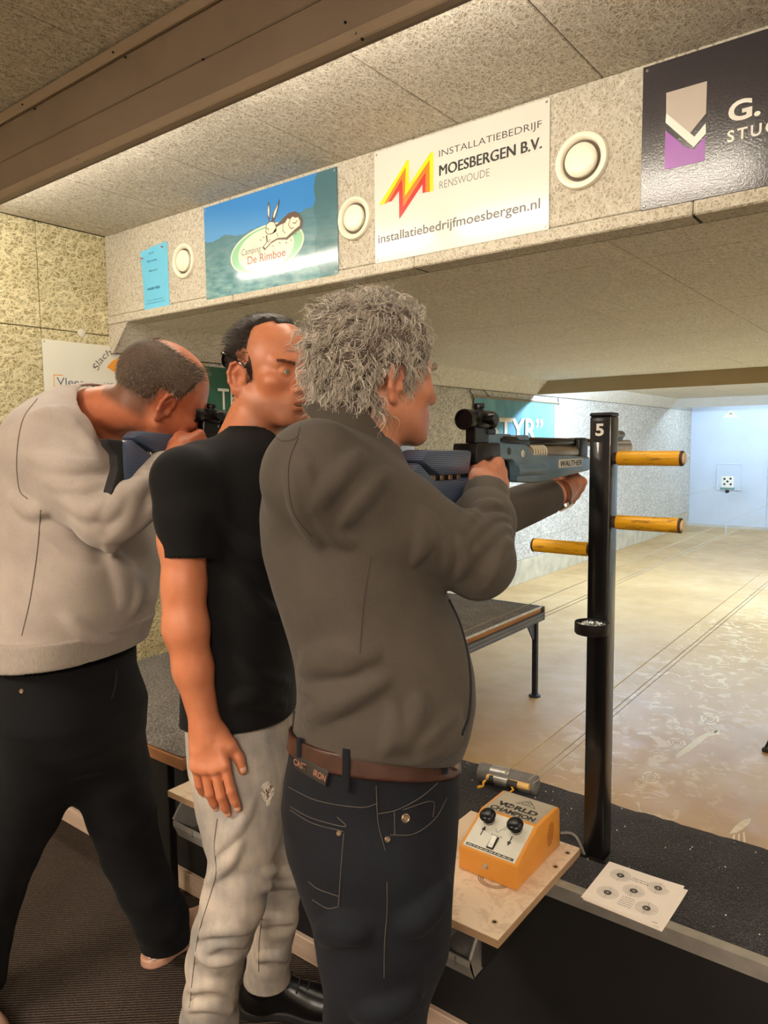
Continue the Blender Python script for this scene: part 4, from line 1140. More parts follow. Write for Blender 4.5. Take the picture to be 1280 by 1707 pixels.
class Field:
    mar = 0.08
    """list of ('+'|'-'|'&', primitive, blend)"""
    def __init__(s): s.ops = []; s.disp = []
    def add(s, p, k=0.01): s.ops.append(('+', p, k)); return s
    def sub(s, p, k=0.005): s.ops.append(('-', p, k)); return s
    def cut(s, p, k=0.005): s.ops.append(('&', p, k)); return s
    def chain(s, pts, rads, k=0.01, first=None):
        for i in range(len(pts)-1):
            s.add(rc(pts[i], pts[i+1], rads[i], rads[i+1]), k if (i or first is None) else first)
        return s
    def near(s, P):
        """ops that can matter for this set of points"""
        lo, hi = P.min(0), P.max(0); o = []
        for op in s.ops:
            bb = getattr(op[1], 'bb', None)
            if bb is not None and op[0] != '&' and ((bb[0]-s.mar > hi).any() or (bb[1]+s.mar < lo).any()): continue
            o.append(op)
        return o
    def __call__(s, P, full=True):
        d = None
        ops = s.ops if full else s.near(P)
        for o, p, k in ops:
            if d is None:
                if o == '+': d = p(P)
                continue
            if o == '+': d = smin(d, p(P), k)
            elif o == '-': d = smax(d, -p(P), k)
            else: d = smax(d, p(P), k)
        if d is None: d = np.full(len(P), 1.0)
        for g in s.disp: d = d-g(P)
        return d
    @property
    def bb(s):
        L = [p.bb for o, p, k in s.ops if o == '+' and hasattr(p, 'bb')]
        return np.min([b[0] for b in L], 0), np.max([b[1] for b in L], 0)

def offset(f, d):
    g = lambda P: f(P)-d
    if hasattr(f, 'bb'): g.bb = (f.bb[0]-abs(d), f.bb[1]+abs(d))
    return g

def half(p, n):
    """half-space: negative on the side the normal points away from"""
    p, n = V3(p), V3(n); n = n/np.linalg.norm(n)
    return lambda P: (P-p) @ n

CORN = np.array([(i, j, k) for k in (0, 1) for j in (0, 1) for i in (0, 1)])
def surf(field, h, lo=None, hi=None, keep=None, refine=1):
    """surface nets on sparse blocks -> vertices, quads"""
    if lo is None: lo, hi = field.bb
    lo = V3(lo)-3*h; hi = V3(hi)+3*h
    B = 8; S = B*h
    nb = np.ceil((hi-lo)/S).astype(int)
    gi = np.stack(np.meshgrid(*[np.arange(n) for n in nb], indexing='ij'), -1).reshape(-1, 3)
    cen = lo+(gi+0.5)*S
    if keep is not None:
        m = keep(cen); gi, cen = gi[m], cen[m]
    act = []
    ev = (lambda P: field(P, False)) if isinstance(field, Field) else field
    q = (cen-lo)//(5*S); o = np.lexsort((q[:, 2], q[:, 1], q[:, 0])); gi, cen, q = gi[o], cen[o], q[o]
    cut = np.nonzero(np.any(np.diff(q, axis=0) != 0, axis=1))[0]+1
    for a, b in zip(np.concatenate([[0], cut]), np.concatenate([cut, [len(cen)]])):
        if b > a: act.append(np.abs(ev(cen[a:b])) < S*1.25)
    if not act: return np.zeros((0, 3)), np.zeros((0, 4), int)
    gi = gi[np.concatenate(act)]
    q = gi//3; gi = gi[np.lexsort((q[:, 2], q[:, 1], q[:, 0]))]
    N = nb*B+2
    loc = np.stack(np.meshgrid(*[np.arange(B+1)]*3, indexing='ij'), -1).reshape(-1, 3)
    keys, pos, fa = [], [], []
    CH = 20
    for c in range(0, len(gi), CH):
        g = gi[c:c+CH]
        idx = (g[:, None, :]*B+loc[None]).reshape(-1, 3)
        P = lo+idx*h
        V = ev(P).reshape(-1, B+1, B+1, B+1)
        neg = V < 0
        cnt = sum(neg[:, i:i+B, j:j+B, k:k+B].astype(np.int8) for i, j, k in CORN)
        cb, ci, cj, ck = np.nonzero((cnt > 0) & (cnt < 8))
        if len(cb) == 0: continue
        acc = np.zeros((len(cb), 3)); w = np.zeros(len(cb))
        for a in range(8):
            for ax in range(3):
                if CORN[a][ax]: continue
                d = CORN[a].copy(); d[ax] = 1
                i, j, k = CORN[a]
                v0 = V[cb, ci+i, cj+j, ck+k]; v1 = V[cb, ci+d[0], cj+d[1], ck+d[2]]
                x = (v0 < 0) != (v1 < 0)
                t = np.where(x, v0/np.where(x, v0-v1, 1), 0)
                p = np.repeat(CORN[a][None].astype(float), len(cb), 0); p[:, ax] = t
                acc += p*x[:, None]; w += x
        cell = g[cb]*B+np.stack([ci, cj, ck], 1)
        pc = lo+(cell+acc/w[:, None])*h
        for _ in range(refine):
            e = h*0.4; m_ = len(pc)
            Q = ev(np.concatenate([pc]+[pc+e*np.eye(3)[i] for i in range(3)]))
            G = np.stack([Q[m_*(i+1):m_*(i+2)]-Q[:m_] for i in range(3)], 1)/e
            pc = pc-G*np.clip(Q[:m_]/np.maximum((G*G).sum(1), 0.05), -h, h)[:, None]
        pos.append(pc)
        keys.append((cell[:, 0]*N[1]+cell[:, 1])*N[2]+cell[:, 2])
        for ax in range(3):
            sl0 = [slice(None)]+[slice(0, B)]*3; sl1 = list(sl0); sl1[ax+1] = slice(1, B+1)
            n0, n1 = neg[tuple(sl0)], neg[tuple(sl1)]
            b, i, j, k = np.nonzero(n0 != n1)
            if len(b) == 0: continue
            e = g[b]*B+np.stack([i, j, k], 1); flip = n0[b, i, j, k]
            u, v = (ax+1) % 3, (ax+2) % 3
            q = []
            for du, dv in ((0, 0), (1, 0), (1, 1), (0, 1)):
                cc = e.copy(); cc[:, u] -= du; cc[:, v] -= dv
                q.append((cc[:, 0]*N[1]+cc[:, 1])*N[2]+cc[:, 2])
            q = np.stack(q, 1)
            q = np.where(flip[:, None], q, q[:, ::-1])
            fa.append(q)
    if not pos: return np.zeros((0, 3)), np.zeros((0, 4), int)
    pos, keys, fa = np.concatenate(pos), np.concatenate(keys), np.concatenate(fa)
    o = np.argsort(keys); keys, pos = keys[o], pos[o]
    r = np.searchsorted(keys, fa); r = np.minimum(r, len(keys)-1)
    ok = (keys[r] == fa).all(1)
    F = r[ok]
    return pos, F

def to_mesh(name, v, F, attrs=None):
    used = np.zeros(len(v), bool); used[F.ravel()] = True
    mp = np.cumsum(used)-1; v = v[used]; F = mp[F]
    me = bpy.data.meshes.new(name)
    me.vertices.add(len(v)); me.vertices.foreach_set('co', v.astype(np.float32).ravel())
    me.loops.add(F.size); me.loops.foreach_set('vertex_index', F.astype(np.int32).ravel())
    me.polygons.add(len(F)); me.polygons.foreach_set('loop_start', (np.arange(len(F))*4).astype(np.int32))
    me.update(calc_edges=True)
    me.polygons.foreach_set('use_smooth', [True]*len(F))
    if attrs:
        for k, fn in attrs.items():
            a = me.attributes.new(k, 'FLOAT', 'POINT'); a.data.foreach_set('value', fn(v).astype(np.float32))
    return me

def join_surf(*parts):
    vs, fs, n = [], [], 0
    for v, F in parts:
        vs.append(v); fs.append(F+n); n += len(v)
    return np.concatenate(vs), np.concatenate(fs)

def skin_obj(name, parent, mat, field, h, lo=None, hi=None, keep=None, attrs=None, org=None, refine=1):
    v, F = surf(field, h, lo, hi, keep, refine)
    return vf_obj(name, parent, mat, v, F, attrs, org)
def vf_obj(name, parent, mat, v, F, attrs=None, org=None):
    me = to_mesh(name, v, F, attrs)
    me.materials.append(mat)
    o = bpy.data.objects.new(name, me); C.objects.link(o); o.parent = parent
    if parent is not None: o.matrix_parent_inverse = parent.matrix_world.inverted() if parent.matrix_world != Matrix.Identity(4) else Matrix.Identity(4)
    return o

def under(o, parent):
    """parent an object modelled in world space without moving it"""
    o.parent = parent
    o.matrix_parent_inverse = Matrix.Translation(-Vector(parent.location)) if parent.rotation_euler.z == 0 else parent.matrix_basis.inverted()
    return o

def hit(field, x, y, lift=0.0, t0=0.3, t1=3.2):
    """points of a surface seen at pixels (sphere tracing from the lens)"""
    x = np.atleast_1d(np.asarray(x, float)); y = np.atleast_1d(np.asarray(y, float))
    d = _R[None]*((x-640)/FPX)[:, None]+_U[None]*(-(y-853.5)/FPX)[:, None]+_f[None]
    l = np.linalg.norm(d, axis=1, keepdims=True); d = d/l
    o = V3(0, 0, CAM_H); t = np.full(len(x), t0)
    for it in range(90):
        st = field(o+d*t[:, None]); t = t+np.clip(st, -0.05, 0.25)*0.85
        if it > 6 and np.abs(st).max() < 0.0006: break
    t = np.minimum(t, t1)
    return o+d*(t-lift)[:, None]

def sines(seed, scale, n=7):
    r = np.random.RandomState(seed); D = r.normal(size=(n, 3)); D /= np.linalg.norm(D, axis=1)[:, None]
    ph = r.uniform(0, 6.28, n); s = r.uniform(0.6, 1.6, n)*scale
    def f(P): return sum(np.sin((P @ D[i])*s[i]+ph[i]) for i in range(n))/n
    return f
def wrinkles(seed, scale, amp, axis=None, squash=0.25):
    """soft folds, long across `axis`"""
    g = sines(seed, scale); g2 = sines(seed+50, scale*0.35)
    a = None if axis is None else V3(axis)/np.linalg.norm(V3(axis))
    def f(P):
        Q = P
        if a is not None:
            t = P @ a
            Q = P*squash+np.outer(t*(1-squash), a)
        v = g(Q+0.03*g2(P)[:, None])
        return amp*v
    return f

def bspline(pts, n=24):
    pts = [np.array(p, float) for p in pts]
    P = [2*pts[0]-pts[1]]+pts+[2*pts[-1]-pts[-2]]; out = []
    m = len(pts)-1
    for i in range(m):
        p0, p1, p2, p3 = P[i:i+4]
        k = max(2, n//m)
        for j in range(k):
            t = j/k
            out.append(0.5*((2*p1)+(-p0+p2)*t+(2*p0-5*p1+4*p2-p3)*t*t+(-p0+3*p1-3*p2+p3)*t**3))
    out.append(pts[-1]); return np.array(out)

def pix_path(field, pts, n=24, lift=0.001):
    q = bspline(pts, n); return hit(field, q[:, 0], q[:, 1], lift)

# ---- heads ----------------------------------------------------------------
class Frame:
    """local frame: x right, y forward, z up"""
    def __init__(s, o, yaw, pitch=0.0, roll=0.0):
        s.o = V3(o)
        E = Matrix.Rotation(yaw, 3, 'Z') @ Matrix.Rotation(pitch, 3, 'X') @ Matrix.Rotation(roll, 3, 'Y')
        s.R = np.array(E)            # columns: local axes in world
    def w(s, *p): return s.o+s.R @ V3(*p)
    def l(s, P): return (P-s.o) @ s.R
    def ax(s): return s.R.T          # rows: local axes

def head_field(fr, wid=1.0, jaw=1.0, mouth=0.0, nose=1.0, chinf=1.0, sc=1.0, flare=0.42):
    """head in a local field, returned as Field of local points"""
    F = Field()
    F.add(ell((0, -0.016, 0.040), (0.076*wid, 0.098, 0.083)))
    F.add(ell((0, 0.028, 0.012), (0.066*wid, 0.063, 0.088)), 0.03)
    F.add(ell((0, 0.034, -0.060), (0.054*jaw, 0.054, 0.050)), 0.035)
    for s in (-1, 1):
        F.add(rc((s*0.056*jaw, -0.004, -0.052), (s*0.024*jaw, 0.066, -0.098), 0.016, 0.015), 0.03)
        F.add(ell((s*0.046*wid, 0.062, -0.022), (0.019, 0.017, 0.014)), 0.03)
        F.add(rc((s*0.045*wid, 0.070, 0.019), (s*0.012, 0.087, 0.022), 0.009, 0.010), 0.018)
    F.add(ell((0, 0.080*chinf, -0.100), (0.020, 0.014, 0.014)), 0.022)
    F.add(ell((0, 0.072, -0.066), (0.030, 0.026, 0.026)), 0.022)
    for s in (-1, 1):
        F.sub(ell((s*0.031*wid, 0.097, 0.000), (0.017, 0.016, 0.011)), 0.014)
        F.add(ell((s*0.0315*wid, 0.0775, 0.000), (0.0145, 0.0125, 0.0125)), 0.004)
        F.sub(ell((s*0.0325*wid, 0.094, -0.0012), (0.0120, 0.0095, 0.0042)), 0.0015)
    n = nose
    F.add(rc((0, 0.088, 0.014), (0, 0.109*n+0.002, -0.028), 0.0075, 0.0115), 0.012)
    F.add(ell((0, 0.108*n, -0.034), (0.0125, 0.0115, 0.0095)), 0.008)
    for s in (-1, 1):
        F.add(ell((s*0.0125, 0.096, -0.037), (0.0088, 0.0105, 0.0080)), 0.006)
        F.sub(ell((s*0.0065, 0.102, -0.0455), (0.0042, 0.006, 0.004)), 0.003)
    # lips
    F.add(rc((-0.021, 0.086, -0.066), (-0.005, 0.0975, -0.0605), 0.0045, 0.0055), 0.006)
    F.add(rc((0.021, 0.086, -0.066), (0.005, 0.0975, -0.0605), 0.0045, 0.0055), 0.006)
    F.add(rc((-0.014, 0.090, -0.0735-mouth), (0.014, 0.090, -0.0735-mouth), 0.0062, 0.0062), 0.006)
    F.add(ell((0, 0.0935, -0.0735-mouth), (0.011, 0.006, 0.006)), 0.006)
    if mouth > 0: F.sub(ell((0, 0.096, -0.0675-mouth/2), (0.017, 0.016, 0.0022+mouth*0.45)), 0.003)
    else: F.sub(rc((-0.022, 0.094, -0.0675), (0.022, 0.094, -0.0675), 0.0014), 0.004)
    F.sub(ell((0, 0.099, -0.086-mouth), (0.013, 0.006, 0.005)), 0.010)
    # ears
    for s in (-1, 1):
        ca, sa = math.cos(flare), math.sin(flare); tl = 0.18
        R = np.array([(ca*s, sa, 0), (-sa*s*math.cos(tl), ca*math.cos(tl), -math.sin(tl)), (-sa*s*math.sin(tl), ca*math.sin(tl), math.cos(tl))])
        c = V3(s*0.080*wid, -0.016, -0.010)
        def el(p): return c+R.T @ V3(*p)
        F.add(ell(c, (0.0055, 0.0185, 0.031), R), 0.010)
        rim = [(0.001, 0.012, -0.006), (0.003, 0.017, 0.010), (0.004, 0.010, 0.026), (0.005, -0.004, 0.031), (0.006, -0.017, 0.022), (0.006, -0.021, 0.004), (0.005, -0.016, -0.014), (0.003, -0.006, -0.028)]
        rp = [el(p) for p in rim]
        for a, b in zip(rp, rp[1:]): F.add(rc(a, b, 0.0038), 0.004)
        F.add(ell(el((0.002, 0.000, -0.029)), (0.006, 0.010, 0.010), R), 0.006)
        F.sub(ell(el((0.009, 0.004, -0.004)), (0.009, 0.010, 0.014), R), 0.004)
        F.sub(ell(el((0.008, -0.006, 0.014)), (0.005, 0.009, 0.008), R), 0.004)
        F.add(rc(el((0.004, -0.010, 0.006)), el((0.003, 0.000, 0.018)), 0.0032), 0.004)
        F.add(ell(el((0.003, 0.015, -0.008)), (0.005, 0.005, 0.006), R), 0.005)
    if sc != 1.0:
        G = lambda P: F(P/sc, False)*sc
    else: G = lambda P: F(P, False)
    def W(P): return G(fr.l(P))
    b = 0.16*sc; W.bb = (fr.o-b, fr.o+b)
    W.local = F; W.sc = sc
    return W

def eyeballs(fr, parent, wid=1.0, iris='#5d7285', sc=1.0, look=(0, 1, 0)):
    E_W = plain('eye_white', '#d9d2c8', 0.15, var=0.0); E_I = plain('iris'+iris, iris, 0.1, var=0.0)
    for s in (-1, 1):
        c = V3(s*0.0315*wid, 0.0775, 0.0)*sc
        bm = BM(); bmesh.ops.create_uvsphere(bm, u_segments=16, v_segments=12, radius=0.0118*sc)
        bmesh.ops.transform(bm, matrix=Matrix.Translation(fr.w(c)), verts=bm.verts)
        e = under(obj('eye', bm, E_W, None), parent)
        d = V3(look)/np.linalg.norm(V3(look)); d = fr.R @ d
        bm = BM(); p = fr.w(c)+d*0.0096*sc
        add_lathe(bm, [(0, 0.0026*sc), (0.003*sc, 0.0023*sc), (0.0055*sc, 0.0010*sc), (0.0058*sc, 0)], p, d, 16)
        i = obj('iris', bm, E_I, None); i.parent = e
        e.matrix_parent_inverse = Matrix.Translation(-Vector(parent.location))

# ---- hands ----------------------------------------------------------------
def hand_field(F, wrist, fwd, back, side, curl, thumb, sc=1.0, spread=0.0, k=0.008, jointk=0.004):
    """add a hand to Field F.  fwd: wrist->knuckles, back: direction of the back of the hand, side: +1 when the thumb lies along cross(back, fwd)
    curl: four (mcp, pip, dip) bends in radians, thumb: three points in hand space"""
    fwd = V3(fwd)/np.linalg.norm(V3(fwd)); back = V3(back); back = back-fwd*(back @ fwd); back /= np.linalg.norm(back)
    lat = np.cross(back, fwd)*side            # towards the thumb
    o = V3(wrist)
    def W(x, y, z): return o+(fwd*x+lat*y+back*z)*sc
    base = [(0.094, 0.031), (0.098, 0.010), (0.094, -0.011), (0.086, -0.030)]
    L = [(0.043, 0.026, 0.021), (0.047, 0.030, 0.022), (0.044, 0.028, 0.022), (0.034, 0.021, 0.019)]
    rad = [0.0098, 0.0100, 0.0095, 0.0084]
    # palm
    Rm = np.stack([fwd, lat, back])
    F.add(rbox(W(0.050, 0.000, -0.004), V3(0.046, 0.036, 0.0135)*sc, 0.0125*sc, Rm), 0.020)
    F.add(rc(W(0.0, 0.0, 0.0), W(0.03, 0.0, -0.002), 0.026*sc, 0.025*sc), 0.02)
    F.add(ell(W(0.035, 0.026, -0.014), V3(0.030, 0.018, 0.015)*sc, Rm), 0.015)
    F.add(ell(W(0.040, -0.026, -0.012), V3(0.034, 0.014, 0.013)*sc, Rm), 0.015)
    tips = []
    for i in range(4):
        bx, by = base[i]; p = W(bx-0.012, by, 0.000); ang = 0.0
        sp = spread*(1.5-i)*0.10
        d0 = fwd*math.cos(sp)+lat*math.sin(sp)
        F.add(rc(W(0.05, by*0.8, 0.001), p, 0.010*sc, rad[i]*1.12*sc), 0.012)
        F.add(ell(W(bx-0.010, by, 0.006), V3(0.010, 0.009, 0.006)*sc, Rm), 0.008)
        r = rad[i]*1.05*sc
        G = []
        for j in range(3):
            ang += curl[i][j]
            d = d0*math.cos(ang)-back*math.sin(ang)
            ln = L[i][j]*sc+(0.012*sc if j == 0 else 0)
            q = p+d*ln
            r2 = rad[i]*(1.0, 0.93, 0.80)[j]*sc
            G.append((p, q, r, r2)); p, r = q, r2
        FF = Field()
        for a, b, ra, rb in G: FF.add(rc(a, b, ra, rb), 0.003)
        nd = d; nb = back*math.cos(ang)+d0*math.sin(ang)
        tips.append((p-nd*0.004*sc+nb*rad[i]*0.62*sc, nd, nb, rad[i]*sc))
        bbs = [rc(a, b, ra, rb).bb for a, b, ra, rb in G]
        FF_bb = (np.min([b[0] for b in bbs], 0), np.max([b[1] for b in bbs], 0))
        fn = (lambda g: (lambda P: g(P)))(FF); fn.bb = FF_bb
        F.add(fn, jointk)
    tp = [W(*t) for t in thumb]
    F.add(rc(W(0.018, 0.020, -0.010), tp[0], 0.016*sc, 0.0145*sc), 0.015)
    F.add(rc(tp[0], tp[1], 0.0135*sc, 0.0112*sc), 0.006)
    F.add(rc(tp[1], tp[2], 0.0112*sc, 0.0092*sc), 0.005)
    d = tp[2]-tp[1]; d /= np.linalg.norm(d)
    tb = back+lat*0.6; tb = tb-d*(tb @ d); tb /= np.linalg.norm(tb)
    tips.append((tp[2]-d*0.003*sc+tb*0.0066*sc, d, tb, 0.0108*sc))
    return tips

def nails(tips, parent, mat):
    for p, d, b, r in tips:
        s = np.cross(d, b)
        R = np.stack([d, s, b])
        bm = BM(); bmesh.ops.create_uvsphere(bm, u_segments=12, v_segments=8, radius=1.0)
        M = Matrix(((d[0]*r*0.75, s[0]*r*0.68, b[0]*r*0.32, p[0]), (d[1]*r*0.75, s[1]*r*0.68, b[1]*r*0.32, p[1]), (d[2]*r*0.75, s[2]*r*0.68, b[2]*r*0.32, p[2]), (0, 0, 0, 1)))
        bmesh.ops.transform(bm, matrix=M, verts=bm.verts)
        under(obj('fingernail', bm, mat, None), parent)

# ---- hair strands ---------------------------------------------------------
def strands(name, parent, mat, roots, dirs, length, rad, n=8, curl=0.0, freq=40.0, gravity=0.0, seed=0, field=None, sides=3, lift=0.002, hold=0.6, groupsize=1):
    """thin tapered tubes grown from the scalp; they follow dirs, droop, wave and stay outside `field`"""
    r = np.random.RandomState(seed); m = len(roots)
    P = roots.copy(); D = dirs/np.linalg.norm(dirs, axis=1)[:, None]
    L = length if hasattr(length, '__len__') else np.full(m, length)
    st = (L/(n-1))[:, None]
    ph = r.uniform(0, 6.28, m); ph = np.repeat(ph[::groupsize], groupsize)[:m]
    fq = freq*np.repeat(r.uniform(0.7, 1.3, m)[::groupsize], groupsize)[:m]
    a1 = r.normal(size=(m, 3)); a1 = np.repeat(a1[::groupsize], groupsize, 0)[:m]
    pts = [P.copy()]
    for i in range(1, n):
        s = i*st[:, 0]
        a = a1-D*(a1*D).sum(1)[:, None]; a /= np.maximum(np.linalg.norm(a, axis=1), 1e-6)[:, None]
        b = np.cross(D, a)
        T = D+curl*(a*np.sin(s*fq+ph)[:, None]+b*np.cos(s*fq*0.9+ph)[:, None])
        T[:, 2] -= gravity*i/n
        T /= np.linalg.norm(T, axis=1)[:, None]
        P = P+T*st
        if field is not None:
            e = 0.002
            d = field(P); G = np.stack([field(P+e*np.eye(3)[q])-field(P-e*np.eye(3)[q]) for q in range(3)], 1)/(2*e)
            G /= np.maximum(np.linalg.norm(G, axis=1), 1e-6)[:, None]
            push = np.clip(lift-d, 0, 0.02)
            P = P+G*push[:, None]
            D = D-G*(np.minimum((D*G).sum(1), 0))[:, None]*hold
        D = D*0.85+T*0.15
        pts.append(P.copy())
    pts = np.stack(pts, 1)                      # m, n, 3
    T = np.gradient(pts, axis=1); T /= np.maximum(np.linalg.norm(T, axis=2), 1e-9)[..., None]
    up = r.normal(size=(m, 1, 3)); X = np.cross(T, np.repeat(up, n, 1)); X /= np.maximum(np.linalg.norm(X, axis=2), 1e-9)[..., None]
    Y = np.cross(T, X)
    taper = np.linspace(1, 0.25, n)[None, :]*rad
    ring = []
    for k in range(sides):
        a = 2*math.pi*k/sides
        ring.append(pts+(X*math.cos(a)+Y*math.sin(a))*taper[..., None])
    R = np.stack(ring, 2)                       # m, n, sides, 3
    idx = np.arange(m*n*sides).reshape(m, n, sides)
    q = []
    for k in range(sides):
        k2 = (k+1) % sides
        q.append(np.stack([idx[:, :-1, k], idx[:, :-1, k2], idx[:, 1:, k2], idx[:, 1:, k]], -1).reshape(-1, 4))
    v = R.reshape(-1, 3); Fq = np.concatenate(q)
    tone = np.repeat(r.uniform(0, 1, m), n*sides)
    me = to_mesh(name, v, Fq)
    at_ = me.attributes.new('tone', 'FLOAT', 'POINT'); at_.data.foreach_set('value', tone.astype(np.float32))
    me.materials.append(mat)
    o = bpy.data.objects.new(name, me); C.objects.link(o)
    o['kind'] = 'stuff'
    return under(o, parent)

# ---- materials of the figures ----------------------------------------------
def skin_mat(name, base, red, dark, rough=0.42):
    t = NT(name)
    n = t.noise(t.coord('Position'), 45, 4.0, 0.6); f = t.noise(t.coord('Position'), 420, 2.0)
    c = t.mix(t.math('MULTIPLY', t.ramp(n, [(0.35, 0.0), (0.7, 1.0)]), 0.35), lin(base), lin(red))
    for a, col, k in (('red', red, 0.9), ('dark', dark, 0.9)):
        at_ = t.new('ShaderNodeAttribute'); at_.attribute_name = a
        c = t.mix(t.math('MULTIPLY', at_.outputs['Fac'], k, clamp=True), c, lin(col))
    t.set(color=c, rough=rough, spec=0.45); t.bump(f, 0.08, 0.0008)
    t.b.inputs['Subsurface Weight'].default_value = 0.0
    return t.m
def cloth_mat(name, a, b, sc=900, rough=0.85, sheen=0.25, streak=None, bumpv=0.2):
    t = NT(name)
    v = t.coord('Position', scale=(1, 1, 1) if streak is None else streak)
    n = t.noise(v, sc, 2.0, 0.6); m = t.noise(t.coord('Position'), 11, 3.0)
    f = t.math('ADD', t.math('MULTIPLY', n, 0.6), t.math('MULTIPLY', m, 0.4))
    t.set(color=t.ramp(f, [(0.36, lin(a)), (0.64, lin(b))]), rough=rough, spec=0.25, sheen=sheen)
    t.bump(n, bumpv, 0.0012)
    return t.m
def hair_mat(name, stops, rough=0.45):
    t = NT(name); at_ = t.new('ShaderNodeAttribute'); at_.attribute_name = 'tone'
    t.set(color=t.ramp(at_.outputs['Fac'], [(p, lin(c)) for p, c in stops]), rough=rough, spec=0.4)
    return t.m
def person(label, loc):
    o = bpy.data.objects.new('person', None); C.objects.link(o); o.location = loc; o.empty_display_size = 0.1
    return tag(o, label, 'person')
# ================================================================== MAN IN THE OLIVE SHIRT (front shooter)
R2 = np.array([math.cos(YAW), math.sin(YAW)]); F2 = np.array([-math.sin(YAW), math.cos(YAW)])
RF = lambda r, f, z=0.0: np.array([R2[0]*r+F2[0]*f, R2[1]*r+F2[1]*f, z])
def A_(x, y, **k): return np.array(at(x, y, **k))
def sec_px(rows):
    """rows: y, left px, right px, half width across the view, turn away from the view (rad), depth"""
    o = []
    for y, L, Rr, wb, phi, D in rows:
        c = A_((L+Rr)/2, y, D=D); h = (Rr-L)/2/FPX*D
        wa = math.sqrt(max(h*h-(wb*math.sin(phi))**2, 0.0025))/math.cos(phi)
        o.append((c[2], c[0], c[1], wa, wb, YAW+phi))
    return sections(o, (1, 0), (0, 1), 2.25)
H_BODY, H_FINE, H_CLOTH = 0.009, 0.0025, 0.006

SKIN_A = skin_mat('skin_ruddy', '#c98a6a', '#b9684e', '#8a5a48')
SHIRT_A = cloth_mat('olive_shirt_cloth', '#423c35', '#544d45', 1100, bumpv=0.12, sheen=0.08)
SHIRT_SEAM = plain('olive_shirt_seam', '#3a352f', 0.9, var=0)
JEANS_A = cloth_mat('dark_denim', '#0b0d13', '#181b24', 700, bumpv=0.3, sheen=0.02)
THREAD = plain('denim_thread', '#50483e', 0.8, var=0.1)
LEATHER = plain('brown_leather', '#40251a', 0.42, var=0.12, scale=30, bump=0.15, bscale=300)
BRASSY = plain('aged_metal', '#8f7d68', 0.35, 0.8, var=0.1)
NAIL = plain('fingernail', '#d9a78f', 0.25, var=0.0)

pA = person('person with grey curly hair in an olive shirt aiming a rifle at the post', tuple(RF(0, 1.27)[:2])+(0.0,))
# joints
A_sR, A_eR = A_(528, 790, D=1.135), A_(797, 938, D=1.20)
A_wR = A_(812, 816, X=-0.655)
A_sL, A_eL, A_wL = np.array([-0.90, 1.13, 1.44]), np.array([-0.80, 1.36, 1.375]), A_(930, 822, X=-0.735)
A_neck = A_(592, 735, D=1.275)
shA = Field()
shA.add(sec_px([(704, 535, 615, 0.06, 0.0, 1.28), (724, 490, 648, 0.10, 0.0, 1.28), (748, 460, 668, 0.15, 0.0, 1.28), (790, 443, 690, 0.175, 0.02, 1.28), (850, 435, 704, 0.19, 0.05, 1.28), (920, 441, 722, 0.185, 0.08, 1.27), (994, 460, 745, 0.18, 0.12, 1.27),
                (1050, 477, 768, 0.18, 0.15, 1.27), (1110, 490, 783, 0.182, 0.18, 1.27), (1160, 495, 785, 0.185, 0.2, 1.27), (1205, 491, 777, 0.182, 0.2, 1.27), (1240, 484, 764, 0.178, 0.2, 1.27), (1262, 482, 758, 0.178, 0.2, 1.27), (1290, 480, 757, 0.178, 0.2, 1.27), (1330, 480, 757, 0.178, 0.2, 1.27)]))
shA.add(rc(A_sR+RF(0.0, 0.06, 0.015), A_sR, 0.070, 0.070), 0.05)
shA.chain([A_sR, A_sR*0.5+A_eR*0.5, A_eR], [0.073, 0.068, 0.060], 0.02, first=0.05)
mR = A_eR*0.45+A_wR*0.55
shA.chain([A_eR, mR, A_wR*0.86+A_eR*0.14], [0.059, 0.053, 0.041], 0.016, first=0.012)
shA.add(rc(A_sL+RF(0, -0.06, 0.0), A_sL, 0.07, 0.07), 0.05)
shA.chain([A_sL, A_eL], [0.072, 0.058], 0.03)
shA.chain([A_eL, A_wL*0.84+A_eL*0.16], [0.056, 0.043], 0.015)
# folds: soft ridges laid along the cloth
def folds(F, base, paths, r=0.007, k=0.016, lift=-0.003):
    for pts in paths:
        q = bspline(pts, 10); rr = r
        P = hit(base, q[:, 0], q[:, 1], lift)
        n = len(P)
        for i in range(n-1):
            w0, w1 = math.sin(math.pi*(i+0.3)/(n-0.4)), math.sin(math.pi*(i+1.3)/(n-0.4))
            F.add(rc(P[i], P[i+1], max(rr*w0, 0.001), max(rr*w1, 0.001)), k)
baseA = Field(); baseA.ops = list(shA.ops)
folds(shA, baseA, [[(770, 880), (800, 850), (830, 842)], [(775, 905), (812, 872), (848, 868)], [(782, 930), (826, 892), (850, 885)], [(800, 960), (836, 915), (849, 905)], [(762, 965), (772, 930), (760, 895)], [(738, 960), (742, 920), (728, 880)], [(812, 975), (826, 940), (834, 905)],
                   [(700, 850), (720, 880), (722, 915)], [(690, 940), (704, 905), (698, 870)]], 0.007, 0.014)
folds(shA, baseA, [[(500, 760), (520, 830), (545, 880), (580, 905)], [(485, 780), (500, 850), (530, 905)], [(505, 1095), (560, 1085), (620, 1094)], [(500, 1120), (540, 1105), (590, 1108)], [(505, 1150), (570, 1165), (640, 1135)], [(510, 1200), (560, 1175), (600, 1150)], [(645, 1250), (660, 1215), (655, 1185)], [(690, 1245), (720, 1220), (760, 1190)], [(700, 1262), (740, 1238), (765, 1215)], [(670, 1240), (690, 1200), (700, 1170)],
                   [(600, 760), (560, 800), (520, 850)], [(640, 790), (600, 830), (570, 870)]], 0.006, 0.022, -0.002)
shA.disp.append(wrinkles(3, 26, 0.0035))
shA.disp.append(wrinkles(9, 60, 0.0014))
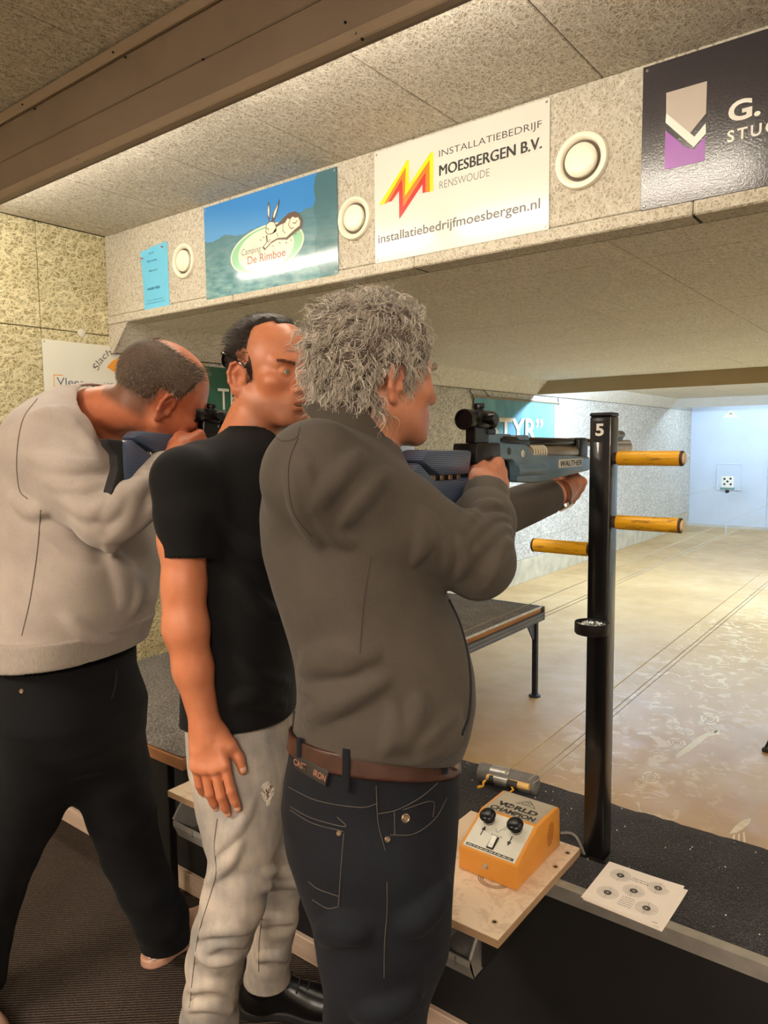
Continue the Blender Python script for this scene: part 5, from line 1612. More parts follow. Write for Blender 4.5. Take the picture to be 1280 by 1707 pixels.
belt_n = RF(0.118, 0.236)+np.array([0, 0, 1.0]); belt_n /= np.linalg.norm(belt_n)
belt_c = A_(620, 1283, D=1.095)
shA_cut = Field(); shA_cut.ops = list(shA.ops); shA_cut.disp = list(shA.disp)
shA_cut.cut(half(belt_c+belt_n*0.008, -belt_n), 0.004)
cuffA = half(A_wR*0.90+A_eR*0.10, A_wR-A_eR); 
shA_cut.cut(half(A_wR*0.97+A_eR*0.03, A_wR-A_eR), 0.003) if False else None
o = under(skin_obj('shirt', None, SHIRT_A, shA_cut, H_CLOTH), pA)
# cuffs
def cuff(name, mat, a, b, r0, r1, parent, flare=0.002):
    bm = BM(); x, y = frame(Vector(b-a)); n = 28; rings = []
    for t, r in ((0.0, r0-0.003), (0.02, r0), (0.5, (r0+r1)/2+flare*0.5), (0.97, r1+flare), (1.0, r1+flare-0.001), (0.98, r1-0.004), (0.5, r1-0.006)):
        c = Vector(a+(b-a)*t); rings.append([bm.verts.new(c+(x*math.cos(6.2832*k/n)+y*math.sin(6.2832*k/n))*(r+0.0008*math.sin(3*k))) for k in range(n)])
    for p, q in zip(rings, rings[1:]):
        for k in range(n): bm.faces.new((p[k], p[(k+1) % n], q[(k+1) % n], q[k]))
    return under(obj(name, bm, mat, None, angle=60), parent)
dR = A_wR-A_eR; cuff('cuff', SHIRT_A, A_eR+dR*0.72, A_eR+dR*0.97, 0.044, 0.039, pA)
dL = A_wL-A_eL; cuff('cuff', SHIRT_A, A_eL+dL*0.66, A_eL+dL*0.885, 0.045, 0.040, pA)

# skin: one continuous figure under the clothes
frA = Frame(A_(629, 632, D=1.275), YAW+math.radians(31)-math.pi/2, 0.0, 0.0)
hdA = head_field(frA, wid=1.02, jaw=1.05)
skA = Field()
skA.add(hdA)
skA.add(rc(frA.w(0, -0.022, -0.05), A_neck+np.array([0, 0, -0.06]), 0.058, 0.064), 0.03)
skA.add(rc(A_sR+RF(0, 0.03), A_sL+RF(0, -0.03), 0.055), 0.06)
for a, b, ra, rb in ((A_neck+[0, 0, -0.10], A_(612, 1240, D=1.27), 0.10, 0.11), (A_sR, A_eR, 0.052, 0.042), (A_eR, A_wR, 0.042, 0.028), (A_sL, A_eL, 0.05, 0.042), (A_eL, A_wL, 0.042, 0.028)):
    skA.add(rc(a, b, ra, rb), 0.03)
A_hR, A_kR, A_aR = A_(622, 1420, D=1.19), A_(616, 1790, D=1.20), None
A_aR = np.array([A_kR[0]-0.012, A_kR[1]-0.01, 0.09])
A_hL, A_kL = A_(622, 1420, D=1.37), A_(622, 1700, D=1.385)
A_kL[2] = A_kR[2]; A_aL = np.array([A_kL[0]+0.01, A_kL[1]+0.02, 0.09])
for h_, k_, a_ in ((A_hR, A_kR, A_aR), (A_hL, A_kL, A_aL)):
    skA.chain([h_, k_, a_], [0.070, 0.045, 0.032], 0.02, first=0.05)
    skA.add(rc(a_+np.array([0, 0, -0.02]), a_+RF(0.09, 0.0, -0.045), 0.028, 0.022), 0.02)
tipsR = hand_field(skA, A_(806, 818, X=-0.664), (-0.12, 1.0, 0.22), (1.0, 0.10, 0.15), 1,
    [(0.75, 1.0, 0.5), (1.25, 1.35, 0.7), (1.3, 1.4, 0.7), (1.3, 1.4, 0.7)], [(0.045, 0.036, -0.022), (0.074, 0.040, -0.040), (0.098, 0.030, -0.050)])
tipsL = hand_field(skA, A_wL+np.array([0.002, 0.0, 0.0]), (0.12, 1.0, 0.02), (0.80, -0.1, -0.6), -1,
    [(1.2, 1.4, 0.8), (1.3, 1.4, 0.8), (1.3, 1.5, 0.8), (1.3, 1.5, 0.8)], [(0.05, 0.042, -0.012), (0.075, 0.052, -0.030), (0.095, 0.050, -0.050)])
def skin_zones(sk, heads, hands, body=None):
    fine = lambda c: (np.min([np.linalg.norm(c-q, axis=1)-r for q, r in heads+hands], 0) < 0)
    mid = [surf(sk, H_FINE, keep=fine)]
    v, F = surf(sk, H_BODY)
    cen = v[F].mean(1)
    m = np.min([np.linalg.norm(cen-q, axis=1)-r for q, r in heads+hands], 0) > -0.035
    return join_surf(mid[0], (v, F[m]))
def band(P, a, b):  # smooth 0..1
    return np.clip((P-a)/(b-a), 0, 1)
def attr_head(fr, stub=0.0, hairline=None, hairdark=0.0):
    def red(v):
        q = fr.l(v); near = np.linalg.norm(q, axis=1) < 0.2
        lips = np.exp(-((q[:, 2]+0.067)/0.0095)**2-(q[:, 0]/0.021)**2)*(q[:, 1] > 0.083)
        ch = np.exp(-(((np.abs(q[:, 0])-0.05)/0.025)**2+((q[:, 2]+0.03)/0.025)**2))*0.35*(q[:, 1] > 0.03)
        ear = 0.45*((np.abs(q[:, 0]) > 0.077) & (np.abs(q[:, 2]) < 0.05))
        nose = 0.3*np.exp(-((q[:, 2]+0.033)/0.014)**2-(q[:, 0]/0.016)**2)*(q[:, 1] > 0.09)
        return np.where(near, np.clip(lips+ch+ear+nose, 0, 1), 0.15)
    def dark(v):
        q = fr.l(v); near = np.linalg.norm(q, axis=1) < 0.142
        s = stub*band(-q[:, 2], 0.045, 0.07)*band(q[:, 1], 0.0, 0.03)*(1-np.exp(-((q[:, 2]+0.067)/0.008)**2-(q[:, 0]/0.022)**2))*band(q[:, 2], -0.135, -0.115)
        h = hairdark*hairline(q) if hairline is not None else 0
        return np.where(near, np.clip(s+h, 0, 1), 0)
    return {'red': red, 'dark': dark}
v, F = skin_zones(skA, [(frA.o, 0.165)], [(A_(820, 800, X=-0.68), 0.12), (A_wL+np.array([0.02, 0.06, 0]), 0.14)])
under(vf_obj('body', None, SKIN_A, v, F, attr_head(frA, 0.25)), pA)
eyeballs(frA, pA, 1.02)
nails(tipsR[:4]+tipsL[:4], pA, NAIL)

# jeans, belt
jeA = Field()
jeA.add(sec_px([(1180, 490, 748, 0.165, 0.2, 1.27), (1235, 486, 750, 0.168, 0.2, 1.27), (1262, 482, 757, 0.172, 0.2, 1.27), (1300, 474, 760, 0.178, 0.2, 1.27), (1345, 468, 757, 0.182, 0.2, 1.27), (1400, 474, 752, 0.185, 0.2, 1.27), (1450, 492, 748, 0.185, 0.2, 1.27), (1490, 515, 744, 0.18, 0.2, 1.27), (1530, 540, 735, 0.15, 0.2, 1.27)]))
jeA.chain([A_(628, 1420, D=1.195), A_(634, 1570, D=1.19), A_(624, 1707, D=1.195), A_kR, A_kR*0.5+A_aR*0.5, A_aR], [0.112, 0.101, 0.080, 0.072, 0.070, 0.062], 0.02, first=0.03)
jeA.chain([A_(628, 1420, D=1.36), A_(640, 1545, D=1.37), A_kL, A_kL*0.5+A_aL*0.5, A_aL], [0.108, 0.096, 0.072, 0.068, 0.062], 0.02, first=0.03)
jbA = Field(); jbA.ops = list(jeA.ops)
folds(jeA, jbA, [[(535, 1560), (570, 1545), (600, 1550)], [(680, 1540), (710, 1520), (738, 1480)], [(600, 1690), (650, 1680), (690, 1660)]], 0.004, 0.03, -0.002)
jeA.disp.append(wrinkles(21, 30, 0.003))
jc = Field(); jc.ops = list(jeA.ops); jc.disp = list(jeA.disp)
jc.cut(half((0, 0, 0.075), (0, 0, -1)), 0.004)
jc.cut(half(belt_c+belt_n*0.016, belt_n), 0.004)
under(skin_obj('jeans', None, JEANS_A, jc, H_CLOTH), pA)
bt = Field(); bt.add(offset(jbA.ops[0][1], 0.0065), 0)
bt.cut(half(belt_c+belt_n*0.0165, belt_n), 0.002); bt.cut(half(belt_c-belt_n*0.0165, -belt_n), 0.002)
bt.ops[0] = ('+', bt.ops[0][1], 0)
bt.sub(offset(jbA.ops[0][1], 0.000), 0.0)
lo, hi = jbA.bb
belt = under(skin_obj('belt', None, LEATHER, bt, 0.004, lo=(lo[0], lo[1], 0.88), hi=(hi[0], hi[1], 1.12)), pA)
def surf_box(name, mat, field, x0, y0, x1, y1, w, t, parent, lift=0.0):
    """small raised patch lying on a surface between two pixels, width w"""
    n = 6; P = hit(field, np.linspace(x0, x1, n), np.linspace(y0, y1, n), lift)
    e = 0.003; G = np.stack([field(P+e*np.eye(3)[q])-field(P-e*np.eye(3)[q]) for q in range(3)], 1); G /= np.linalg.norm(G, axis=1)[:, None]
    T = np.gradient(P, axis=0); T /= np.linalg.norm(T, axis=1)[:, None]; S = np.cross(T, G)
    bm = BM(); rows = []
    for i in range(n):
        rows.append([bm.verts.new(P[i]+S[i]*a*w/2+G[i]*b) for a, b in ((-1, -0.003), (-1, t*0.7), (-0.85, t), (0.85, t), (1, t*0.7), (1, -0.003))])
    for a, b in zip(rows, rows[1:]):
        for k in range(5): bm.faces.new((a[k], a[k+1], b[k+1], b[k]))
    bm.faces.new(rows[0][::-1]); bm.faces.new(rows[-1])
    bmesh.ops.recalc_face_normals(bm, faces=bm.faces)
    return under(obj(name, bm, mat, None, angle=50), parent), P, G, T
beltF = offset(jbA.ops[0][1], 0.0065)
for x, y0, y1 in ((578, 1248, 1318), (742, 1240, 1290), (500, 1230, 1262)):
    surf_box('belt_loop', JEANS_A, beltF, x, y0, x-1, y1, 0.012, 0.0035, pA)
bk, P, G, T = surf_box('belt_buckle', BRASSY, beltF, 757, 1240, 756, 1282, 0.02, 0.006, pA)
# stitched details on the denim
def seam(name, mat, field, pts, parent, r=0.0011, n=26, lift=0.0006, sides=5):
    P = pix_path(field, pts, n, lift)
    return under(obj(name, add_tube(BM(), P, r, sides), mat, None), parent)
jF = lambda P: jeA(P)
for pts in ([(480, 1312), (530, 1335), (600, 1346), (628, 1340)], [(484, 1345), (520, 1364), (575, 1378), (562, 1362)], [(483, 1350), (520, 1372), (572, 1386)], [(573, 1388), (568, 1450), (564, 1512)], [(514, 1470), (530, 1482), (563, 1494)], [(520, 1500), (545, 1514), (562, 1512)],
            [(627, 1310), (630, 1370), (640, 1410), (642, 1418)], [(630, 1357), (662, 1350), (700, 1330), (730, 1305)], [(650, 1392), (690, 1390), (725, 1365), (745, 1330)], [(657, 1352), (658, 1392)], [(672, 1350), (720, 1336), (722, 1362)], [(645, 1470), (645, 1520), (641, 1570), (640, 1630)]):
    seam('stitching', THREAD, jF, pts, pA, 0.0007)
def stud(name, mat, field, x, y, r, parent, h=0.002):
    P = hit(field, [x], [y], 0.0)[0]; e = 0.004
    g = np.array([field((P+e*np.eye(3)[q])[None])[0]-field((P-e*np.eye(3)[q])[None])[0] for q in range(3)]); g /= np.linalg.norm(g)
    return under(obj(name, add_lathe(BM(), [(0, h), (r*0.5, h), (r*0.6, h*0.7), (r*0.8, h), (r, h*0.6), (r, -0.001)], P, g, 18), mat, None), parent)
for x, y, r in ((565, 1389, 0.0042), (646, 1399, 0.0045), (676, 1364, 0.0068)): stud('rivet', BRASSY, jF, x, y, r, pA)
lab, P, G, T = surf_box('waist_label', plain('label_leather', '#2a2420', 0.6, var=0.05), beltF, 492, 1268, 546, 1298, 0.024, 0.0018, pA, -0.001)
M_LABP = plain('label_print', '#9a6a55', 0.6, var=0)
for wd, i0, i1 in (('CAST', 0, 2), ('IRON', 3, 5)):
    ux = P[i1]-P[i0]; Lw = np.linalg.norm(ux); nrm = G[i0:i1+1].mean(0); uy = np.cross(nrm, ux)
    under(put_text(wd, None, M_LABP, plane_M(P[i0]+nrm*0.0028, ux, uy), 0.001, -0.005, Lw-0.002, 0.010, bold=0.02, name='label_lettering'), pA)
# shirt seams: yoke, armhole, side
sF = lambda P: shA(P)
for pts in ([(455, 722), (470, 735), (494, 730), (500, 712)], [(497, 730), (482, 770), (482, 820), (492, 860), (520, 895)], [(618, 930), (606, 1010), (600, 1090)]):
    seam('shirt_seam', SHIRT_SEAM, sF, pts, pA, 0.0008, 24, 0.0002)
seam('button_placket', plain('placket_black', '#0f0d0c', 0.8, var=0), sF, [(748, 1000), (766, 1040), (779, 1090), (784, 1140), (781, 1190), (770, 1225)], pA, 0.0028, 30, 0.001)
# collar
nk0, nk1 = A_neck+RF(-0.01, 0, -0.005), frA.w(0, -0.026, -0.055)
up = (nk1-nk0)/np.linalg.norm(nk1-nk0)
def collar_mesh(base, up, fwd, r_in, r_out, h_back, h_front, mat, parent, name='collar', gap=0.16, drop=0.035, rise=0.02):
    """folded shirt collar: stand plus leaf, open at the front"""
    up = V3(up); fwd = V3(fwd); fwd = fwd-up*(fwd @ up); fwd /= np.linalg.norm(fwd); sd = np.cross(fwd, up)
    n = 40; rows = []
    bm = BM()
    for i in range(n+1):
        a = gap+(2*math.pi-2*gap)*i/n            # from front round the back to front
        c = -math.cos(a); back = (1+c)/2 if False else (1-math.cos(a))/2
        d = fwd*math.cos(a)+sd*math.sin(a)
        lift = rise*back-0.0
        top = base+up*(h_back*back+h_front*(1-back)+lift)
        ri = r_in*(1+0.10*(1-back))
        ro = r_out*(1+0.18*(1-back))
        pr = [base+up*lift+d*ri, top-up*0.004+d*ri, top+d*(ri+0.002), top+d*(ri+0.005), base+up*(lift-drop*(0.6+0.5*(1-back)))+d*ro, base+up*(lift-drop*(0.6+0.5*(1-back)))+d*(ro-0.003), top-up*0.008+d*(ri+0.002)]
        rows.append([bm.verts.new(p) for p in pr])
    for a, b in zip(rows, rows[1:]):
        for k in range(6): bm.faces.new((a[k], a[k+1], b[k+1], b[k]))
    bmesh.ops.recalc_face_normals(bm, faces=bm.faces)
    return under(obj(name, bm, mat, None, angle=50), parent)
collar_mesh(nk0+up*0.012, up+0.25*RF(0.5, 0, 0), RF(1, 0.1), 0.062, 0.104, 0.047, 0.026, SHIRT_A, pA, drop=0.040)

# hair: grey curls over a close cap
HAIR_A = hair_mat('grey_curls', [(0.0, '#6b6259'), (0.3, '#b3a99c'), (0.7, '#ddd3c4'), (1.0, '#fbf3e6')])
CAP_A = cloth_mat('grey_hair_cap', '#4a423b', '#82776d', 260, rough=0.6, sheen=0.0, bumpv=0.8)
def hair_zone_A(q):
    """>0 where hair grows, in head space"""
    x, y, z = np.abs(q[:, 0]), q[:, 1], q[:, 2]
    front = 0.058-0.35*np.maximum(0, z-0.06)-y+np.where(z > 0.05, (z-0.05)*0.75, 0)-np.maximum(0, 0.04-z)*0.55
    low = z+0.105-np.maximum(0, y+0.03)*1.35
    ear = np.maximum((y+0.045), 0)*0+1
    near_ear = np.where((y > -0.045) & (z < 0.012) & (x > 0.05), -1, 1)
    side = np.where((x > 0.05) & (x < 0.0735), 0.012-np.hypot((y-0.020)/1.0, (z-0.008)/3.2), -1)
    ear_d = np.where(x > 0.05, np.maximum(-0.045-y, z-0.014), 1)
    return np.maximum(np.minimum(np.minimum(front, low), ear_d), side)
capA = Field()
sA1, sA2 = sines(4, 95), sines(8, 190)
def capA_f(P):
    q = frA.l(P)
    return hdA(P)-np.clip(hair_zone_A(q)*0.9, -0.003, 0.010+0.006*band(q[:, 2], 0.0, 0.1))-band(hair_zone_A(q), 0.0, 0.02)*(0.007*sA1(P)+0.004*sA2(P))
capA.add(capA_f, 0)
capA.add(lambda P: rc(frA.w(0, -0.045, -0.04), frA.w(0, -0.055, -0.085), 0.060, 0.052)(P)-0.006*sA1(P), 0.02)
capA.cut(lambda P: -hair_zone_A(frA.l(P))*0.7, 0.006)
under(skin_obj('hair_cap', None, CAP_A, capA, 0.004, lo=frA.o-0.17, hi=frA.o+0.17), pA)
rs = np.random.RandomState(12)
def scalp_points(head, fr, zone, n, seed, off=0.0):
    r = np.random.RandomState(seed); out = []
    tot = 0
    while tot < n:
        d = r.normal(size=(int(n*1.8), 3)); d /= np.linalg.norm(d, axis=1)[:, None]
        P = fr.w(0, -0.015, 0.02)+d*0.16
        for _ in range(14): P = P-d*np.clip(head(P), -0.03, 0.08)[:, None]*0.95
        ok = zone(fr.l(P)) > 0; P = P[ok]; out.append(P); tot += len(P)
    P = np.concatenate(out)[:n]
    e = 0.003; G = np.stack([head(P+e*np.eye(3)[q])-head(P-e*np.eye(3)[q]) for q in range(3)], 1); G /= np.linalg.norm(G, axis=1)[:, None]
    return P+G*off, G
cl = 760
P0, G0 = scalp_points(hdA, frA, hair_zone_A, cl, 5)
q0 = frA.l(P0)
# hair sweeps back from the forehead and down at the back, curling at the ends
dl = np.stack([q0[:, 0]*1.5, -0.6-0.5*(q0[:, 2] > 0.05), np.where(q0[:, 2] > 0.085, 0.1, -0.9)], 1)
D0 = dl @ frA.R.T*0.8+G0*0.18+rs.normal(size=(cl, 3))*0.30
GS = 7
Pm = np.repeat(P0, GS, 0)+rs.normal(size=(cl*GS, 3))*0.0028
Dm = np.repeat(D0, GS, 0)+rs.normal(size=(cl*GS, 3))*0.05
Lm = np.repeat(rs.uniform(0.038, 0.066, cl), GS)*rs.uniform(0.85, 1.1, cl*GS)
strands('hair', pA, HAIR_A, Pm, Dm, Lm, 0.0007, 14, curl=0.95, freq=165, gravity=0.4, seed=3, field=capA, lift=0.002, hold=0.9, groupsize=GS)
# eyebrow and sideburn
Pb, Gb = scalp_points(hdA, frA, lambda q: np.where((np.abs(q[:, 2]-0.021) < 0.005) & (np.abs(q[:, 0]) > 0.012) & (np.abs(q[:, 0]) < 0.050) & (q[:, 1] > 0.05), 1, -1), 260, 7)
strands('eyebrow_hair', pA, HAIR_A, Pb, Gb*0.3+(np.sign(frA.l(Pb)[:, :1])*np.array([[1.0, 0, 0.1]])) @ frA.R.T, 0.013, 0.0005, 4, curl=0.1, freq=60, seed=4)
Pb, Gb = scalp_points(hdA, frA, lambda q: np.where((q[:, 1] > 0.008) & (q[:, 1] < 0.032) & (q[:, 2] > -0.035) & (q[:, 2] < 0.03) & (np.abs(q[:, 0]) > 0.05), 1, -1), 380, 8)
strands('sideburn', pA, HAIR_A, Pb, Gb*0.35+np.array([0, 0, -1.0]), 0.016, 0.0006, 4, curl=0.3, freq=90, seed=5)
# watch on the left wrist
dw = dL/np.linalg.norm(dL); wc = A_wL-dw*0.001
bm = BM(); x, y = frame(Vector(dw)); n = 32; rings = []
for t, r in ((-0.009, 0.0325), (-0.0085, 0.0350), (0.0085, 0.0350), (0.009, 0.0325)):
    rings.append([bm.verts.new(Vector(wc)+Vector(dw)*t+(x*math.cos(6.2832*k/n)+y*math.sin(6.2832*k/n))*r) for k in range(n)])
for a, b in zip(rings, rings[1:]):
    for k in range(n): bm.faces.new((a[k], a[(k+1) % n], b[(k+1) % n], b[k]))
ws = under(obj('watch_strap', bm, plain('watch_strap_brown', '#7a4630', 0.5, var=0.1, bump=0.1), None), pA)
dn = Vector((0.55, 0.1, -0.8)).normalized(); dn = (dn-Vector(dw)*dn.dot(Vector(dw))).normalized()
under(obj('watch_case', add_lathe(BM(), [(0, 0.009), (0.015, 0.009), (0.0185, 0.007), (0.019, 0.0), (0, 0.0)], Vector(wc)+dn*0.033, dn, 28), plain('watch_steel', '#c8c5bf', 0.25, 0.9, var=0), None), pA)
M_SHOE = plain('black_leather_shoe', '#15130f', 0.4, var=0.1)
def shoe(ankle, fwd, mat, parent, sole, name='shoe', L=0.285):
    """low shoe on the floor below an ankle"""
    fwd = V3(fwd); fwd[2] = 0; fwd /= np.linalg.norm(fwd); sd = np.array([fwd[1], -fwd[0], 0])
    c = np.array([ankle[0], ankle[1], 0.0])+fwd*0.030
    W = lambda a, b, z: c+fwd*a+sd*b+np.array([0, 0, z])
    F = Field()
    F.add(rbox(W(0.035, 0, 0.045), (0.125, 0.036, 0.03), 0.03, np.stack([fwd, sd, V3(0, 0, 1)])))
    F.add(ell(W(0.12, 0, 0.035), (0.075, 0.046, 0.036), np.stack([fwd, sd, V3(0, 0, 1)])), 0.03)
    F.add(ell(W(-0.06, 0, 0.05), (0.045, 0.037, 0.05), np.stack([fwd, sd, V3(0, 0, 1)])), 0.03)
    F.add(rc(W(-0.035, 0, 0.05), W(-0.03, 0, 0.115), 0.042, 0.044), 0.03)
    F.add(rc(W(-0.02, 0, 0.10), W(0.09, 0, 0.055), 0.03, 0.028), 0.03)
    F.cut(half((0, 0, 0.018), (0, 0, -1)), 0.003); F.cut(half((0, 0, 0.125), (0, 0, 1)), 0.004)
    o = under(skin_obj(name, None, mat, F, 0.0055), parent)
    S = Field(); S.add(ell(W(0.12, 0.003, 0.01), (0.078, 0.051, 0.2), np.stack([fwd, sd, V3(0, 0, 1)]))); S.add(rbox(W(0.03, 0, 0.01), (0.10, 0.034, 0.1), 0.02, np.stack([fwd, sd, V3(0, 0, 1)])), 0.02); S.add(ell(W(-0.06, 0, 0.01), (0.05, 0.042, 0.2), np.stack([fwd, sd, V3(0, 0, 1)])), 0.02)
    S.cut(half((0, 0, 0.026), (0, 0, 1)), 0.003); S.cut(half((0, 0, 0.0), (0, 0, -1)), 0.003)
    s = skin_obj('sole', None, sole, S, 0.0055, lo=c+[-0.16, -0.22, -0.01] if False else c-np.array([0.25, 0.25, 0.01]), hi=c+np.array([0.25, 0.25, 0.04]))
    s.parent = o; return o
M_SOLE = plain('shoe_sole_black', '#181614', 0.7, var=0.0)
shoe(A_aR, RF(1, 0.1), M_SHOE, pA, M_SOLE); shoe(A_aL, RF(0.95, 0.25), M_SHOE, pA, M_SOLE)
# ================================================================== MAN IN THE BLACK T-SHIRT
SKIN_B = skin_mat('skin_flushed', '#cc8560', '#b8603f', '#6e4a38')
TEE_B = cloth_mat('black_tshirt_cloth', '#060607', '#0c0c0e', 1000, bumpv=0.1, sheen=0.03)
JEANS_B = cloth_mat('light_washed_denim', '#b7aa9c', '#cfc4b6', 420, bumpv=0.25)
def bleach():
    t = NT('light_washed_denim')
    n = t.noise(t.coord('Position'), 700, 2.0); m = t.noise(t.coord('Position'), 9, 4.0); w = t.noise(t.coord('Position', scale=(1, 1, 0.25)), 60, 3.0)
    f = t.math('ADD', t.math('MULTIPLY', m, 0.6), t.math('ADD', t.math('MULTIPLY', n, 0.2), t.math('MULTIPLY', w, 0.2)))
    t.set(color=t.ramp(f, [(0.36, lin('#8f8d8a')), (0.52, lin('#b3aaa0')), (0.66, lin('#d3c6b6'))]), rough=0.85, spec=0.2); t.bump(n, 0.25, 0.001)
    return t.m
JEANS_B = bleach()
THREAD_B = plain('pale_denim_thread', '#6f665c', 0.8, var=0.1)

pB = person('person in a black t-shirt and pale ripped jeans standing between the two shooters', tuple(RF(-0.26, 1.60)[:2])+(0.0,))
B_sR, B_eR, B_wR = A_(308, 800, D=1.44), A_(306, 1000, D=1.43), A_(341, 1200, D=1.455)
B_sL = A_(410, 800, D=1.76); B_eL = A_(425, 1010, D=1.80); B_wL = A_(425, 1180, D=1.80)
B_neck = A_(400, 735, D=1.60)
frB = Frame(A_(453, 623, D=1.61), YAW-math.radians(42)-math.pi/2, -0.03, 0.0)
hdB = head_field(frB, wid=0.98, jaw=1.04, mouth=0.003, nose=0.98, sc=1.0, flare=0.5)
skB = Field(); skB.add(hdB)
skB.add(rc(frB.w(0, -0.024, -0.05), B_neck+np.array([0, 0, -0.03]), 0.059, 0.062), 0.03)
skB.add(rc(B_sR+RF(0, 0.05), B_sL+RF(0, -0.05), 0.055), 0.06)
skB.add(rc(B_neck+[0, 0, -0.10], A_(392, 1180, D=1.62), 0.095, 0.10), 0.03)
skB.chain([B_sR, B_sR*0.5+B_eR*0.5, A_(307, 975, D=1.43), A_(310, 1045, D=1.43), A_(322, 1115, D=1.44), B_wR], [0.050, 0.048, 0.0405, 0.0425, 0.037, 0.0295], 0.02, first=0.03)
skB.add(ell(A_(292, 1005, D=1.44), (0.014, 0.014, 0.020)), 0.03)
skB.chain([B_sL, B_eL, B_wL], [0.048, 0.04, 0.029], 0.02, first=0.03)
B_hR, B_kR, B_aR = A_(402, 1290, D=1.545), A_(393, 1470, D=1.55), A_(346, 1725, D=1.68)
B_hL, B_kL, B_aL = A_(425, 1290, D=1.72), A_(468, 1450, D=1.75), A_(448, 1625, D=1.84)
B_aL = np.array([-1.405, 1.275, 0.10]); B_aR[2] = 0.10
for h_, k_, a_, s_ in ((B_hR, B_kR, B_aR, 0.1), (B_hL, B_kL, B_aL, 0.5)):
    skB.chain([h_, k_, a_], [0.060, 0.030, 0.026], 0.02, first=0.05)
    skB.add(rc(a_+np.array([0, 0, -0.02]), a_+RF(0.08, 0.0 if s_ < 0.3 else -0.012, -0.045), 0.028, 0.022), 0.02)
dwn = A_(352, 1300, D=1.43)-B_wR
tips = hand_field(skB, B_wR+dwn/np.linalg.norm(dwn)*0.012, dwn, RF(-0.05, -1.0, 0.08), 1,
    [(0.18, 0.28, 0.15), (0.24, 0.34, 0.2), (0.32, 0.38, 0.2), (0.42, 0.42, 0.22)], [(0.048, 0.044, -0.012), (0.074, 0.056, -0.020), (0.102, 0.060, -0.026)], sc=0.95, spread=0.55)
tipsBL = hand_field(skB, B_wL, (0.1, 0.1, -1.0), RF(0.2, 1.0), -1, [(0.3, 0.4, 0.2)]*4, [(0.048, 0.040, -0.012), (0.074, 0.046, -0.018), (0.10, 0.046, -0.02)])
# creases over the knuckles and a tendon or two
v, F = skin_zones(skB, [(frB.o, 0.17)], [(B_wR+dwn*0.9, 0.17)])
def hair_zone_B(q):
    x, y, z = np.abs(q[:, 0]), q[:, 1], q[:, 2]
    front = 0.010-y+np.maximum(0, z-0.095)*2.2-np.maximum(0, 0.03-z)*0.25+np.where(x < 0.026, 0.030*np.clip((z-0.07)/0.03, 0, 1), 0)
    side = np.where((x > 0.05) & (x < 0.0735), 0.012-np.hypot((y-0.012)/1.0, (z-0.010)/3.0), -1)
    low = z+0.085-np.maximum(0, y+0.03)*2.2
    ear = np.where(x > 0.05, np.maximum(-0.042-y, z-0.020), 1)
    return np.maximum(np.minimum(np.minimum(np.minimum(front, low), ear), 0.0765-x), side)
at_b = attr_head(frB, 0.55, lambda q: np.clip(hair_zone_B(q)*60+0.3, 0, 1)*(q[:, 2] > -0.12), 0.75)
under(vf_obj('body', None, SKIN_B, v, F, at_b), pB)
eyeballs(frB, pB, 0.98, '#6f8a86', look=(-0.12, 1, -0.02))
under(obj('teeth', on(Matrix.Identity(4), add_tube(BM(), [frB.w(-0.011, 0.0865, -0.0665), frB.w(0, 0.0895, -0.0665), frB.w(0.011, 0.0865, -0.0665)], 0.0035, 8)), plain('teeth', '#e6ddce', 0.3, var=0), None), pB)
nails(tips, pB, NAIL)
# short dark hair combed back
HAIR_B = hair_mat('short_dark_hair', [(0.0, '#1b1512'), (0.6, '#33271f'), (1.0, '#54433a')])
CAP_B = cloth_mat('dark_hair_cap', '#1a1411', '#2f241d', 300, rough=0.5, sheen=0.0, bumpv=0.7)
sB1 = sines(5, 260)
capB = Field(); capB.add(lambda P: hdB(P)-np.clip(hair_zone_B(frB.l(P))*0.18, -0.003, 0.0045+0.003*band(frB.l(P)[:, 2], 0.03, 0.11))-0.001*sB1(P), 0)
capB.cut(lambda P: -hair_zone_B(frB.l(P))*0.8, 0.004)
under(skin_obj('hair_cap', None, CAP_B, capB, 0.004, lo=frB.o-0.16, hi=frB.o+0.16), pB)
Pn, Gn = scalp_points(hdB, frB, hair_zone_B, 2600, 21)
qn = frB.l(Pn)
Dn = np.stack([qn[:, 0]*1.5, np.full(len(qn), -1.0), np.where(qn[:, 2] > 0.06, 0.0, -0.7)], 1) @ frB.R.T+Gn*0.45
ln = np.where(qn[:, 2] > 0.05, 0.022, 0.011)
strands('hair', pB, HAIR_B, Pn+Gn*0.003, Dn, ln, 0.00055, 5, curl=0.12, freq=60, gravity=0.1, seed=6, field=hdB, lift=0.004)
Pe, Ge = scalp_points(hdB, frB, lambda q: np.where((np.abs(q[:, 2]-0.0185+0.004*np.cos(np.abs(q[:, 0])*60)+0.10*np.maximum(0, np.abs(q[:, 0])-0.035)) < 0.0030) & (np.abs(q[:, 0]) > 0.010) & (np.abs(q[:, 0]) < 0.050) & (q[:, 1] > 0.05), 1, -1), 420, 22)
strands('eyebrow_hair', pB, hair_mat('brown_brow', [(0.0, '#5a3d2c'), (1.0, '#8a6248')]), Pe, Ge*0.35+(np.sign(frB.l(Pe)[:, :1])*np.array([[1.0, 0, 0.05]])) @ frB.R.T, 0.009, 0.0003, 4, seed=23)

